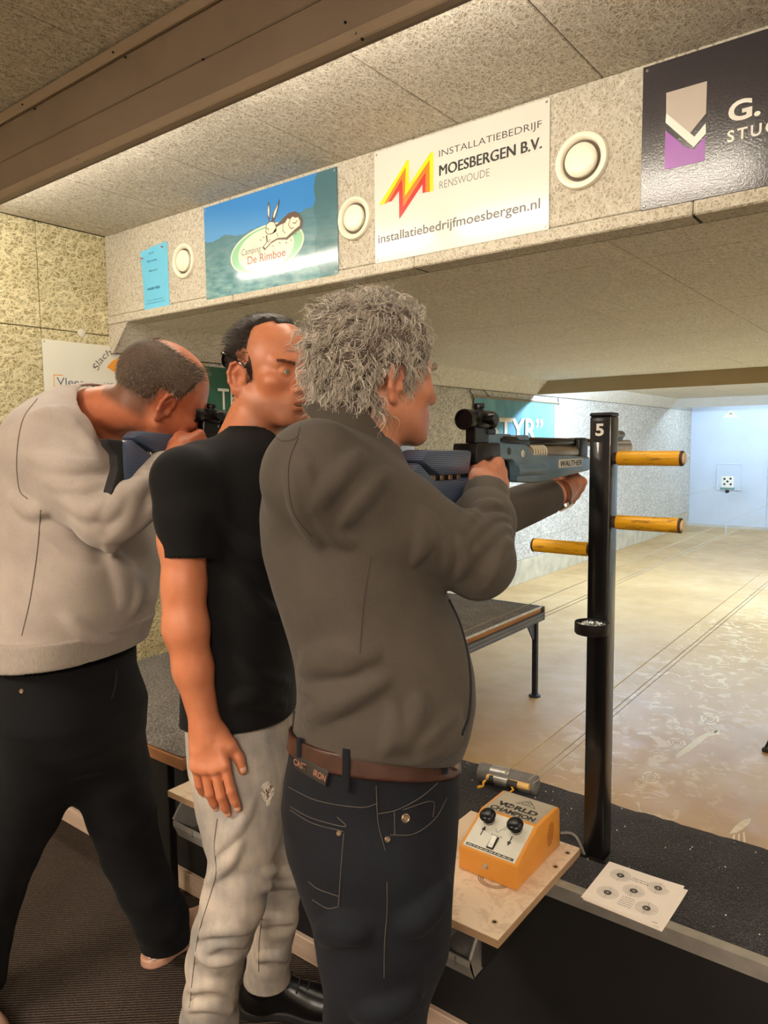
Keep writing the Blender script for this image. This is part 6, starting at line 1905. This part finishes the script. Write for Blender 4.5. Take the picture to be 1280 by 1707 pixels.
# t-shirt
shB = Field()
shB.add(sec_px([(712, 385, 450, 0.06, 0.0, 1.60), (728, 362, 470, 0.10, 0.0, 1.60), (752, 330, 480, 0.145, 0.0, 1.60), (800, 308, 492, 0.165, 0.0, 1.60), (860, 302, 500, 0.17, 0.0, 1.60), (940, 304, 500, 0.165, 0.0, 1.60), (1020, 306, 497, 0.158, 0.0, 1.60), (1100, 306, 495, 0.158, 0.0, 1.61), (1160, 305, 494, 0.16, 0.0, 1.62), (1240, 305, 492, 0.162, 0.0, 1.63)]))
shB.add(rc(B_sR+RF(0.01, 0.06, 0.012), B_sR, 0.062, 0.064), 0.05)
slv = A_(319, 930, D=1.425); sd_ = A_(318, 1010, D=1.43)-A_(316, 860, D=1.43)
slB = Field(); slB.chain([B_sR, A_(316, 860, D=1.43), A_(320, 960, D=1.425)], [0.062, 0.063, 0.052], 0.03)
slB.cut(half(slv, sd_), 0.003)
slp = lambda P: slB(P)
slp.bb = (B_sR-0.30, B_sR+0.30)
shB.add(slp, 0.022)
shB.chain([B_sL, B_eL], [0.062, 0.055], 0.03)
bsB = Field(); bsB.ops = list(shB.ops)
folds(shB, bsB, [[(370, 880), (420, 920), (470, 930)], [(390, 960), (430, 1010), (470, 1030)], [(400, 1100), (430, 1130), (475, 1140)], [(385, 1170), (420, 1160), (470, 1175)]], 0.007, 0.025, -0.002)
shB.disp.append(wrinkles(31, 22, 0.004))
hemB = half(A_(392, 1215, D=1.50), np.array([0, 0, -1.0])+RF(0.10, -0.12))
shB.cut(hemB, 0.002)
neckhole = rc(frB.w(0, -0.02, -0.06), B_neck+RF(0.012, 0, -0.012), 0.060, 0.071)
shB.sub(neckhole, 0.006)
under(skin_obj('t_shirt', None, TEE_B, shB, H_CLOTH), pB)
collar_mesh(B_neck+np.array([0, 0, -0.020])+RF(0.004, 0, 0), np.array([0, 0, 1.0])+RF(-0.25, 0), RF(1, -0.2), 0.068, 0.072, 0.014, 0.010, TEE_B, pB, name='neckband', gap=0.0, drop=0.006, rise=0.006)
# jeans
jeB = Field()
jeB.add(sec_px([(1130, 315, 485, 0.135, 0.0, 1.62), (1200, 315, 485, 0.145, 0.0, 1.63), (1260, 322, 482, 0.150, 0.0, 1.63), (1320, 335, 475, 0.145, 0.0, 1.64), (1360, 350, 470, 0.12, 0.0, 1.64)]))
def sleeve_px(F, rows, k=0.014, first=0.06):
    pts, rad = [], []
    for y, L, Rr, D in rows:
        pts.append(A_((L+Rr)/2, y, D=D)); rad.append((Rr-L)/2/FPX*D)
    F.chain(pts, rad, k, first)
sleeve_px(jeB, [(1290, 342, 462, 1.545), (1400, 349, 458, 1.545), (1450, 350, 452, 1.55), (1502, 337, 442, 1.56), (1558, 321, 421, 1.595), (1607, 312, 402, 1.625), (1659, 308, 396, 1.65), (1700, 303, 394, 1.67), (1745, 306, 388, 1.69)])
sleeve_px(jeB, [(1290, 372, 482, 1.72), (1400, 420, 500, 1.73), (1460, 432, 504, 1.75), (1530, 430, 496, 1.79), (1590, 414, 484, 1.87), (1632, 408, 482, 1.92), (1690, 402, 480, 1.96)])
jeB.cut(lambda P: np.where(np.hypot(P[:, 0]-B_aL[0], P[:, 1]-B_aL[1]) < 0.14, 0.150-P[:, 2], -1.0), 0.004)
bjB = Field(); bjB.ops = list(jeB.ops)
folds(jeB, bjB, [[(330, 1560), (370, 1548), (415, 1552)], [(335, 1590), (370, 1570), (410, 1575)], [(325, 1580), (350, 1600), (395, 1600)], [(345, 1470), (380, 1440), (400, 1400)], [(440, 1450), (470, 1455), (500, 1450)], [(440, 1480), (470, 1470), (500, 1475)], [(435, 1540), (460, 1530), (490, 1535)], [(430, 1600), (455, 1590), (478, 1600)], [(312, 1650), (350, 1640), (392, 1655)], [(310, 1680), (350, 1672), (390, 1685)], [(360, 1420), (400, 1370), (420, 1330)]], 0.006, 0.018, -0.002)
jeB.disp.append(wrinkles(41, 40, 0.003))
jeB.cut(half(A_(392, 1180, D=1.62), (0, 0, 1)), 0.003)
jeB.cut(half((0, 0, 0.085), (0, 0, -1)), 0.003)
under(skin_obj('jeans', None, JEANS_B, jeB, 0.005), pB)
jBf = lambda P: jeB(P)
rs2 = np.random.RandomState(5)
surf_box('torn_hole', plain('torn_hole_skin', '#8f7866', 0.8, var=0.05), jBf, 447, 1305, 445, 1330, 0.017, 0.0012, pB)
bm = BM()
for k in range(34):
    a_ = rs2.uniform(0, 6.28); x0, y0 = 446+11*math.cos(a_), 1318+15*math.sin(a_)
    P = pix_path(jBf, [(x0, y0), (x0-5*math.cos(a_)+rs2.uniform(-2, 2), y0+3+rs2.uniform(-2, 3)), (x0-8*math.cos(a_)+rs2.uniform(-3, 3), y0+8+rs2.uniform(-2, 4))], 5, 0.0016)
    add_tube(bm, P, 0.0011, 4)
fr_ = under(obj('frayed_threads', bm, plain('white_threads', '#e3dacd', 0.9, var=0), None), pB); fr_['kind'] = 'stuff'
for pts in ([(362, 1365), (357, 1410), (360, 1455), (348, 1500), (330, 1560), (322, 1620), (316, 1680)], [(437, 1530), (432, 1570), (431, 1620)], [(384, 1216), (420, 1212), (455, 1202)]):
    seam('seam', THREAD_B, jBf, pts, pB, 0.0012, 30, 0.0004)
seam('shirt_underhem', plain('grey_hem', '#8a7a6c', 0.9, var=0), jBf, [(378, 1216), (412, 1215), (448, 1202)], pB, 0.0022, 20, 0.001)
BOOT = plain('black_boot_leather', '#0f0e0e', 0.32, var=0.15, scale=20)
def boot(ankle, fwd, parent):
    o = shoe(ankle, fwd, BOOT, parent, M_SOLE, 'boot')
    fwd = V3(fwd); fwd[2] = 0; fwd /= np.linalg.norm(fwd); sd = np.array([fwd[1], -fwd[0], 0]); c = np.array([ankle[0], ankle[1], 0])+fwd*0.03
    W = lambda a, b, z: c+fwd*a+sd*b+np.array([0, 0, z])
    S = Field(); S.add(rc(W(-0.035, 0, 0.09), W(-0.03, 0, 0.20), 0.052, 0.060)); S.cut(half((0, 0, 0.205), (0, 0, 1)), 0.006)
    a = skin_obj('boot_shaft', None, BOOT, S, 0.006); a.parent = o
    for k in range(6):
        a_, z_ = 0.085-0.024*k, 0.083+0.013*k+(0.012*max(0, k-3))
        P = [W(a_, -0.030, z_-0.012), W(a_+0.004, -0.012, z_+0.006), W(a_+0.004, 0.012, z_+0.006), W(a_, 0.030, z_-0.012)]
        l = obj('lace', add_tube(BM(), bspline(P, 9), 0.0024, 6), plain('boot_lace', '#2c2826', 0.8, var=0), None); l.parent = o
    S = Field(); S.add(rc(W(-0.03, 0, 0.172), W(-0.03, 0, 0.185), 0.061, 0.060))
    b = skin_obj('padded_cuff', None, plain('boot_cuff_brown', '#3a2a20', 0.6, var=0.1), S, 0.006, lo=c+np.array([-0.2, -0.2, 0.16]), hi=c+np.array([0.2, 0.2, 0.2])) if False else None
    return o
boot(np.array([B_aR[0], B_aR[1], 0.09]), RF(1.0, 0.0), pB); boot(np.array([B_aL[0], B_aL[1], 0.09]), (0.85, 0.5, 0), pB)
# sunglasses worn on the back of the head
GL = plain('glasses_black', '#0a0a0c', 0.12, var=0.0, coat=0.5)
sg = thing('sunglasses', 'black sunglasses worn backwards on the head of the man in the black shirt', 'glasses', tuple(frB.w(0, -0.12, 0.03)))
def gl(name, pts, r, n=18):
    q = bspline([np.array(p) for p in pts], n); P = np.array([frB.w(*p) for p in q])
    return under(obj(name, add_tube(BM(), P, r, 8), GL, None), sg)
for s in (-1, 1):
    gl('temple_arm', [(s*0.066, -0.098, 0.046), (s*0.0830, -0.068, 0.042), (s*0.0875, -0.035, 0.033), (s*0.086, -0.005, 0.020), (s*0.082, 0.012, 0.008)], 0.0024)
    bm = BM(); add_lathe(bm, [(0, 0.0025), (0.021, 0.0015), (0.024, 0.0), (0.021, -0.0015), (0, -0.001)], (0, 0, 0), (0, 0, 1), 28)
    d = np.array([s*0.42, -1.0, 0.25]); d /= np.linalg.norm(d); x = np.cross([0, 0, 1.0], d); x /= np.linalg.norm(x); y = np.cross(d, x)
    Rl = frB.R @ np.stack([x*1.25, y*0.95, d], 1); c = frB.w(s*0.038, -0.104, 0.036)
    M = Matrix([[*Rl[0], c[0]], [*Rl[1], c[1]], [*Rl[2], c[2]], [0, 0, 0, 1]])
    bmesh.ops.transform(bm, matrix=M, verts=bm.verts); under(obj('lens', bm, GL, None), sg)
gl('bridge', [(-0.014, -0.124, 0.046), (0.0, -0.128, 0.049), (0.014, -0.124, 0.046)], 0.0025, 8)
# ================================================================== MAN IN THE GREY SWEATER (left shooter)
SKIN_C = skin_mat('skin_tanned', '#bd7350', '#a4523a', '#5a4438')
SWEAT_C = cloth_mat('grey_melange_sweat', '#9a8f86', '#b8ada2', 500, streak=(1, 1, 3.0), bumpv=0.18)
RIB_C = cloth_mat('grey_rib_knit', '#8f857c', '#a59b91', 420, streak=(1, 1, 0.15), bumpv=0.35)
TROUS_C = cloth_mat('black_denim', '#060709', '#0d0f14', 700, bumpv=0.25, sheen=0.02)
pC = person('person in a light grey sweater and black jeans bending over a rifle at left', tuple(RF(-0.80, 1.95)[:2])+(0.0,))
C_sR, C_eR = A_(84, 745, D=1.73), A_(176, 858, D=1.65)
C_wR = A_(284, 776, X=-1.395)
C_sL, C_eL = A_(175, 725, D=2.02), np.array([-1.56, 1.36, 1.36])
C_wL = np.array([-1.45, 1.60, 1.445])
C_neck = A_(148, 688, D=1.88)
frC = Frame(A_(270, 662, D=1.75), YAW+math.radians(40)-math.pi/2, -0.40, 0.30)
hdC = head_field(frC, wid=1.04, jaw=1.05, sc=1.05)
skC = Field(); skC.add(hdC)
skC.add(rc(frC.w(0, -0.040, -0.04), C_neck, 0.058, 0.062), 0.03)
skC.add(rc(C_sR+RF(0, 0.05), C_sL+RF(0, -0.05), 0.06), 0.06)
skC.add(rc(C_neck+[0, 0, -0.08], A_(115, 1060, D=1.95), 0.11, 0.12), 0.03)
skC.chain([C_sR, C_eR, C_wR], [0.052, 0.044, 0.030], 0.02, first=0.03)
skC.chain([C_sL, C_eL, C_wL], [0.052, 0.044, 0.030], 0.02, first=0.03)
C_hR, C_kR, C_aR = A_(65, 1240, D=1.90), A_(-15, 1486, D=1.96), A_(-66, 1660, D=1.99)
C_hL, C_kL, C_aL = A_(150, 1230, D=2.04), A_(215, 1400, D=2.06), np.array([-1.82, 1.25, 0.09])
C_aR[2] = 0.09
for h_, k_, a_ in ((C_hR, C_kR, C_aR), (C_hL, C_kL, C_aL)):
    skC.chain([h_, k_, a_], [0.065, 0.042, 0.030], 0.02, first=0.05)
    skC.add(rc(a_+np.array([0, 0, -0.02]), a_+np.array([0.03, 0.05, -0.045]), 0.028, 0.022), 0.02)
tC1 = hand_field(skC, C_wR+np.array([0.012, 0.01, 0.02]), (-0.10, 1.0, 0.25), (1.0, 0.08, 0.15), 1, [(0.75, 1.0, 0.5), (1.25, 1.35, 0.7), (1.3, 1.4, 0.7), (1.3, 1.4, 0.7)], [(0.045, 0.036, -0.022), (0.074, 0.040, -0.040), (0.098, 0.030, -0.050)])
tC2 = hand_field(skC, C_wL, (0.15, 1.0, 0.0), (0.7, -0.1, -0.7), -1, [(1.2, 1.4, 0.8)]*4, [(0.05, 0.042, -0.012), (0.075, 0.052, -0.030), (0.095, 0.050, -0.050)])
v, F = skin_zones(skC, [(frC.o, 0.18)], [(C_wR+[0, 0.05, 0.02], 0.12), (C_wL+[0, 0.05, 0], 0.12)])
def hair_zone_C(q):
    x, y, z = np.abs(q[:, 0]), q[:, 1], q[:, 2]
    front = 0.040-y-np.maximum(0, 0.045-z)*0.5+np.where(z > 0.06, 0.012, 0)
    low = z+0.060-np.maximum(0, y+0.03)*2.0
    ear = np.where(x > 0.05, np.maximum(-0.040-y, z-0.022), 1)
    crown = np.hypot(q[:, 0]/0.050, (y-0.000)/0.070)-1.0
    crown = np.where(z > 0.05, crown*0.03, 1)
    return np.minimum(np.minimum(np.minimum(front, low), ear), crown)
under(vf_obj('body', None, SKIN_C, v, F, attr_head(frC, 0.3, lambda q: np.clip(hair_zone_C(q)*50+0.35, 0, 1)*(q[:, 2] > -0.1), 0.85)), pC)
eyeballs(frC, pC, 1.04, sc=1.05)
nails(tC1[:4], pC, NAIL)
HAIR_C = hair_mat('short_greying_hair', [(0.0, '#3a2c24'), (0.5, '#6b5848'), (0.8, '#94816d'), (1.0, '#c5b7a2')])
CAP_C = cloth_mat('short_hair_cap', '#3d3028', '#6e5e50', 330, rough=0.7, sheen=0.0, bumpv=0.7)
capC = Field(); capC.add(lambda P: hdC(P)-np.clip(hair_zone_C(frC.l(P))*0.30, -0.003, 0.0050), 0)
capC.cut(lambda P: -hair_zone_C(frC.l(P))*0.8, 0.004)
under(skin_obj('hair_cap', None, CAP_C, capC, 0.004, lo=frC.o-0.19, hi=frC.o+0.19), pC)
Pn, Gn = scalp_points(hdC, frC, hair_zone_C, 4200, 31)
qn = frC.l(Pn)
Dn = np.stack([qn[:, 0], np.where(qn[:, 2] > 0.07, 0.8, -0.1), np.where(qn[:, 2] > 0.07, 0.0, -0.9)], 1) @ frC.R.T+Gn*0.7
strands('hair', pC, HAIR_C, Pn, Dn, np.where(qn[:, 1] > 0.02, 0.022, 0.012), 0.0006, 4, curl=0.12, freq=80, gravity=0.1, seed=9)
# sweater
swC = Field()
swC.add(sec_px([(648, 108, 165, 0.06, -0.3, 1.87), (668, 70, 178, 0.12, -0.35, 1.87), (695, 42, 198, 0.165, -0.4, 1.87), (740, 22, 215, 0.19, -0.45, 1.87), (800, 8, 228, 0.20, -0.5, 1.87), (860, 2, 245, 0.20, -0.5, 1.87), (930, -6, 261, 0.20, -0.5, 1.88), (1000, -4, 253, 0.20, -0.5, 1.89), (1060, 0, 231, 0.20, -0.5, 1.89), (1105, 2, 214, 0.195, -0.5, 1.89), (1140, 4, 212, 0.19, -0.5, 1.89)]))
swC.add(rc(C_sR+RF(0.02, 0.08, 0.03), C_sR, 0.085, 0.090), 0.06)
swC.chain([C_sR, C_sR*0.45+C_eR*0.55, C_eR], [0.088, 0.088, 0.072], 0.03, first=0.05)
swC.chain([C_eR, C_eR*0.5+C_wR*0.5, C_wR*0.9+C_eR*0.1], [0.070, 0.060, 0.044], 0.02)
swC.add(rc(C_sL+RF(0, -0.05), C_sL, 0.085, 0.085), 0.05)
swC.chain([C_sL, C_eL, C_wL*0.9+C_eL*0.1], [0.085, 0.068, 0.045], 0.03)
bsC = Field(); bsC.ops = list(swC.ops)
folds(swC, bsC, [[(60, 690), (90, 690), (130, 720), (160, 760)], [(95, 680), (130, 700), (155, 735)], [(55, 760), (110, 780), (170, 775)], [(80, 800), (130, 815), (185, 800)], [(100, 830), (150, 850), (190, 830)], [(185, 830), (215, 820), (240, 808)], [(180, 860), (200, 835), (205, 810)], [(190, 890), (215, 860), (225, 825)], [(200, 895), (240, 860), (262, 830)],
                 [(25, 830), (55, 850), (75, 850)], [(70, 870), (110, 900), (150, 930)], [(210, 940), (225, 980), (220, 1020)], [(180, 900), (200, 960), (205, 1010)], [(110, 1030), (150, 1060), (190, 1065)]], 0.009, 0.025, -0.003)
swC.disp.append(wrinkles(51, 20, 0.005))
hemz = A_(110, 1118, D=1.70)
swC.cut(half(hemz, np.array([0, 0, -1.0])+RF(0.05, 0.02)), 0.006)
nkC = rc(frC.w(0, -0.04, -0.07), C_neck+RF(-0.01, 0, -0.005), 0.066, 0.080)
swC.sub(nkC, 0.006)
under(skin_obj('sweater', None, SWEAT_C, swC, 0.0065), pC)
sCf = lambda P: bsC(P)
# ribbed hem band and seams
hb = Field(); hb.add(offset(bsC.ops[0][1], 0.006), 0); hb.cut(half(hemz+np.array([0, 0, 0.068]), np.array([0, 0, 1.0])-RF(0.05, 0.02)), 0.003); hb.cut(half(hemz-np.array([0, 0, 0.002]), np.array([0, 0, -1.0])+RF(0.05, 0.02)), 0.004)
lo, hi = bsC.bb
under(skin_obj('hem_band', None, RIB_C, hb, 0.007, lo=(lo[0], lo[1], 0.75), hi=(hi[0], hi[1], 1.08)), pC)
SEAM_C = plain('grey_seam', '#6d635b', 0.9, var=0)
for pts in ([(62, 665), (38, 700), (28, 760), (32, 815), (46, 832)], [(68, 850), (62, 920), (50, 1000), (36, 1060)]):
    seam('sweater_seam', SEAM_C, lambda P: swC(P), pts, pC, 0.0014, 26, 0.0003)
upC = frC.w(0, -0.04, -0.06)-C_neck; upC /= np.linalg.norm(upC)
collar_mesh(C_neck+upC*0.012, upC+RF(-0.35, 0, 0.1), RF(1, 0.1), 0.084, 0.096, 0.024, 0.018, RIB_C, pC, name='neckband', gap=0.0, drop=0.012, rise=0.022)
dC = C_wR-C_eR; cuff('cuff', RIB_C, C_eR+dC*0.76, C_eR+dC*0.97, 0.050, 0.040, pC)
dC2 = C_wL-C_eL; cuff('cuff', RIB_C, C_eL+dC2*0.76, C_eL+dC2*0.97, 0.050, 0.040, pC)
# trousers
trC = Field()
trC.add(sec_px([(1060, 10, 212, 0.18, -0.5, 1.90), (1120, 8, 212, 0.185, -0.5, 1.91), (1180, 0, 228, 0.19, -0.5, 1.92), (1225, 4, 226, 0.15, -0.5, 1.93), (1262, 40, 190, 0.08, -0.5, 1.94)]))
sleeve_px(trC, [(1190, 6, 150, 1.86), (1290, -5, 125, 1.89), (1354, -20, 98, 1.93), (1420, -40, 63, 1.95), (1486, -62, 36, 1.96), (1571, -92, 14, 1.97), (1690, -118, 0, 1.99)])
sleeve_px(trC, [(1190, 85, 232, 1.97), (1290, 120, 248, 2.0), (1354, 148, 257, 2.03), (1420, 172, 267, 2.07), (1480, 200, 287, 2.09), (1530, 224, 312, 2.13), (1580, 238, 318, 2.18)])
trB = Field(); trB.ops = list(trC.ops)
trC.disp.append(wrinkles(61, 30, 0.004))
trC.cut(half((0, 0, 0.085), (0, 0, -1)), 0.003); trC.cut(half(A_(110, 1080, D=1.95), (0, 0, 1)), 0.003)
under(skin_obj('jeans', None, TROUS_C, trC, 0.007), pC)
stud('rivet', BRASSY, lambda P: trC(P), 36, 1152, 0.0055, pC)
seam('pocket_seam', plain('black_thread', '#23252c', 0.8, var=0), lambda P: trC(P), [(195, 1118), (192, 1145), (186, 1165)], pC, 0.0016, 14)
SNEAK = plain('blush_sneaker', '#c9a08a', 0.55, var=0.05, scale=20); SNSOLE = plain('sneaker_sole', '#c99a84', 0.6, var=0.03)
for a_, d_ in ((C_aL, (0.10, 1.0, 0)), (C_aR, (1.0, 0.0, 0))):
    s = shoe(a_, d_, SNEAK, pC, SNSOLE, 'sneaker')
    d_ = V3(d_); d_ /= np.linalg.norm(d_); sd = np.array([d_[1], -d_[0], 0]); c = np.array([a_[0], a_[1], 0])
    for k, z in enumerate((0.030, 0.040)):
        P = [c+d_*a+sd*b+np.array([0, 0, z+zz]) for a, b, zz in ((-0.075, 0.034, 0.004), (-0.02, 0.035, 0.0), (0.06, 0.038, 0.0), (0.12, 0.044, 0.0), (0.16, 0.034, 0.002))]
        st = obj('side_stripe', add_tube(BM(), bspline(P, 24), 0.0022, 6), P_WHITE, None); st.parent = s
    for k in range(5):
        a0, z0 = 0.09-0.025*k, 0.082+0.012*k
        P = [c+d_*a0+sd*b+np.array([0, 0, z0+zz]) for b, zz in ((-0.028, -0.012), (-0.010, 0.004), (0.010, 0.004), (0.028, -0.012))]
        l = obj('lace', add_tube(BM(), bspline(P, 8), 0.0025, 6), P_WHITE, None); l.parent = s
# ================================================================== THE TWO RIFLES
def laminate_stock():
    t = NT('blue_laminate_stock')
    w = t.new('ShaderNodeTexWave', wave_type='BANDS', bands_direction='Z'); w.inputs['Scale'].default_value = 95; w.inputs['Distortion'].default_value = 2.5; w.inputs['Detail'].default_value = 1.0; w.inputs['Detail Scale'].default_value = 0.6
    t.link(t.coord('Object', scale=(1.0, 0.25, 1.0)), w.inputs['Vector'])
    t.set(color=t.ramp(w.outputs[1], [(0.25, lin('#252d3f')), (0.6, lin('#47546b')), (0.9, lin('#5a6880'))]), rough=0.38, coat=0.15)
    return t.m
M_STOCK = laminate_stock()
M_FORE = plain('blue_grey_stock', '#587080', 0.36, var=0.10, scale=14, coat=0.15)
M_GUNBLACK = plain('gun_black', '#0c0c0e', 0.34, 0.2, var=0.08)
M_GUNSTEEL = plain('blued_barrel', '#1d1a18', 0.2, 0.7, var=0.08)
M_CYL = plain('satin_cylinder', '#a79c8a', 0.34, 0.75, var=0.05)
M_RUB = plain('butt_rubber', '#19181a', 0.8, var=0.1, bump=0.2)
M_BADGE = plain('name_badge', '#d9d2bd', 0.4, var=0)
def yz(poly, x0, x1, bev=0.0, off=(0, 0)):
    """side outline given in (y, z), extruded across x"""
    bm = BM(); add_prism(bm, [(p[0]-off[0], p[1]-off[1]) for p in poly], x0, x1, Matrix(((0, 0, 1, 0), (1, 0, 0, 0), (0, 1, 0, 0), (0, 0, 0, 1))), bev)
    return bm
def rifle(label, loc):
    t = thing('air_rifle', label, 'rifle', loc, group='match air rifles')
    o = (1.35, 1.50)
    L = lambda y, z, x=0.0: (x, y-o[0], z-o[1])
    def sd(name, poly, x0, x1, mat, bev=0.004, par=None): return obj(name, yz(poly, x0, x1, bev, o), mat, par or t, angle=35)
    # butt with hollow under the cheek piece
    sd('butt_stock', [(0.968, 1.508), (0.995, 1.517), (1.018, 1.500), (1.045, 1.484), (1.150, 1.482), (1.185, 1.494), (1.185, 1.462), (1.160, 1.440), (1.105, 1.436), (1.060, 1.425), (1.030, 1.385), (1.000, 1.378), (0.978, 1.41)], -0.022, 0.022, M_STOCK, 0.008)
    sd('cheek_piece', [(0.992, 1.519), (1.012, 1.537), (1.156, 1.534), (1.147, 1.491), (1.050, 1.492), (1.022, 1.505)], -0.030, 0.026, M_STOCK, 0.007)
    for y in (1.056, 1.085, 1.113, 1.140):
        obj('spacer', add_box(BM(), -0.006, 0.006, y-0.006-o[0], y+0.006-o[0], 1.481-o[1], 1.493-o[1], 0.001), M_CYL, t, smooth=False)
    sd('butt_plate', [(0.932, 1.512), (0.972, 1.513), (0.984, 1.485), (0.990, 1.44), (0.985, 1.385), (0.955, 1.375), (0.948, 1.40), (0.962, 1.45), (0.958, 1.48), (0.940, 1.497)], -0.017, 0.017, M_RUB, 0.005)
    # receiver, grip and fore-end
    sd('receiver_block', [(1.171, 1.547), (1.166, 1.508), (1.200, 1.498), (1.262, 1.508), (1.258, 1.547)], -0.027, 0.027, M_GUNBLACK, 0.004)
    sd('fore_end', [(1.252, 1.546), (1.377, 1.543), (1.396, 1.530), (1.412, 1.520), (1.712, 1.511), (1.716, 1.477), (1.600, 1.470), (1.445, 1.461), (1.415, 1.461), (1.334, 1.468), (1.330, 1.500), (1.318, 1.512), (1.270, 1.514), (1.246, 1.500)], -0.024, 0.024, M_FORE, 0.006)
    sd('pistol_grip', [(1.200, 1.505), (1.262, 1.512), (1.292, 1.480), (1.296, 1.430), (1.285, 1.395), (1.240, 1.392), (1.228, 1.430), (1.180, 1.470), (1.160, 1.490)], -0.020, 0.020, M_STOCK, 0.009)
    sd('trigger_guard', [(1.272, 1.512), (1.330, 1.512), (1.334, 1.470), (1.318, 1.466), (1.300, 1.474)], -0.008, 0.008, M_GUNBLACK, 0.002)
    obj('trigger', add_tube(BM(), [L(1.315, 1.508), L(1.309, 1.495), L(1.314, 1.482)], 0.0035, 8), M_CYL, t)
    obj('grip_cylinder', add_cyl(BM(), L(1.332, 1.491, 0.019), L(1.458, 1.489, 0.019), 0.0125, n=24, bev=0.002), M_FORE, t)
    obj('end_cap', add_cyl(BM(), L(1.4575, 1.489, 0.019), L(1.4600, 1.489, 0.019), 0.0085, n=18), M_GUNBLACK, t)
    for y, z, m in ((1.298, 1.530, M_GUNBLACK), (1.357, 1.524, M_BADGE)):
        b = obj('side_badge', add_lathe(BM(), [(0, 0.0012), (0.0065, 0.001), (0.0075, 0.0)], L(y, z, 0.0240), (1, 0, 0), 20), m, t)
    put_text('0', t, M_GUNBLACK, plane_M(L(1.357, 1.524, 0.0252), (0, 1, 0), (0, 0, 1)), -0.002, -0.004, 0.004, 0.008)
    obj('name_badge', add_box(BM(), 0.0235, 0.0248, 1.531-o[0], 1.664-o[0], 1.489-o[1], 1.5075-o[1], 0.0004), M_BADGE, t, smooth=False)
    put_text('WALTHER', t, M_GUNBLACK, plane_M(L(1.531, 1.489, 0.0249), (0, 1, 0), (0, 0, 1)), 0.006, 0.003, 0.121, 0.0125, bold=0.02, shear=0.2)
    # compression cylinder, barrel, rail
    obj('cylinder_tube', add_cyl(BM(), L(1.385, 1.526), L(1.70, 1.521), 0.0155, n=28), M_CYL, t)
    for k in range(6): obj('cylinder_rib', add_cyl(BM(), L(1.425+0.012*k, 1.5258), L(1.430+0.012*k, 1.5257), 0.0163, n=28), M_BADGE, t)
    obj('barrel', add_cyl(BM(), L(1.38, 1.549), L(1.99, 1.541), 0.0095, n=24), M_GUNSTEEL, t)
    obj('barrel_clamp', add_box(BM(), -0.018, 0.018, 1.662-o[0], 1.715-o[0], 1.508-o[1], 1.556-o[1], 0.006, 2), M_GUNBLACK, t)
    obj('barrel_weight', add_cyl(BM(), L(1.88, 1.533), L(2.04, 1.530), 0.0145, n=24, bev=0.002), M_CYL, t)
    sd('sight_rail', [(1.240, 1.546), (1.240, 1.565), (1.325, 1.564), (1.338, 1.557), (1.352, 1.562), (1.408, 1.562), (1.410, 1.540), (1.37, 1.540)], -0.012, 0.012, M_FORE, 0.002)
    sd('loading_port', [(1.283, 1.549), (1.283, 1.556), (1.292, 1.560), (1.345, 1.559), (1.360, 1.552), (1.405, 1.552), (1.405, 1.538)], 0.010, 0.0165, M_GUNBLACK, 0.002)
    # red dot sight
    ax = (0, 1, 0)
    sc = obj('sight_tube', add_lathe(BM(), [(0, 0.004), (0.0150, 0.004), (0.0155, 0.0), (0.0190, 0.0), (0.0195, 0.002), (0.0195, 0.018), (0.0170, 0.022), (0.0160, 0.026), (0.0160, 0.075), (0.0185, 0.080), (0.0185, 0.100), (0.0160, 0.100), (0.0150, 0.095), (0, 0.095)], L(1.165, 1.5905), ax, 32), M_GUNBLACK, t)
    obj('sight_body', add_box(BM(), -0.0175, 0.0175, 1.195-o[0], 1.240-o[0], 1.574-o[1], 1.608-o[1], 0.007, 2), M_GUNBLACK, sc)
    obj('sight_turret', add_lathe(BM(), [(0.009, 0.0), (0.0095, 0.006), (0.0115, 0.007), (0.0115, 0.014), (0.0105, 0.0155), (0, 0.0155)], L(1.220, 1.606), (0, 0, 1), 20), M_GUNBLACK, sc)
    obj('sight_dial', add_lathe(BM(), [(0.0085, 0.0), (0.009, 0.008), (0.0112, 0.009), (0.0112, 0.020), (0.0102, 0.0215), (0, 0.0215)], L(1.222, 1.591, 0.015), (1, 0, 0), 20), M_GUNBLACK, sc)
    obj('sight_mount', add_box(BM(), -0.0115, 0.0115, 1.190-o[0], 1.238-o[0], 1.546-o[1], 1.578-o[1], 0.002), M_GUNBLACK, sc, smooth=False)
    obj('mount_foot', add_box(BM(), -0.015, 0.015, 1.232-o[0], 1.262-o[0], 1.563-o[1], 1.574-o[1], 0.002), M_GUNBLACK, sc, smooth=False)
    # front sight
    fs = obj('front_sight', add_lathe(BM(), [(0.0075, 0.0), (0.0105, 0.0), (0.0105, 0.044), (0.0075, 0.044), (0.0075, 0.0)], L(1.945, 1.564), ax, 24), plain('sight_steel', '#77736c', 0.35, 0.7, var=0.05), t)
    obj('sight_foot', add_box(BM(), -0.006, 0.006, 1.950-o[0], 1.985-o[0], 1.545-o[1], 1.557-o[1], 0.002), M_GUNBLACK, fs, smooth=False)
    obj('foresight_base', add_box(BM(), -0.011, 0.011, 1.90-o[0], 2.04-o[0], 1.528-o[1], 1.549-o[1], 0.004), M_CYL, t, smooth=False)
    return t
rA = rifle('blue-grey match air rifle held by the man in the olive shirt', (-0.71, 1.35, 1.50))
rC = dup(rA, Matrix.Translation((-1.43, 1.115, 1.6215)) @ Matrix.Rotation(-0.09, 4, 'X') @ Matrix.Translation((0, 0.185, -0.0905)), 'blue-grey match air rifle held by the man in the grey sweater')
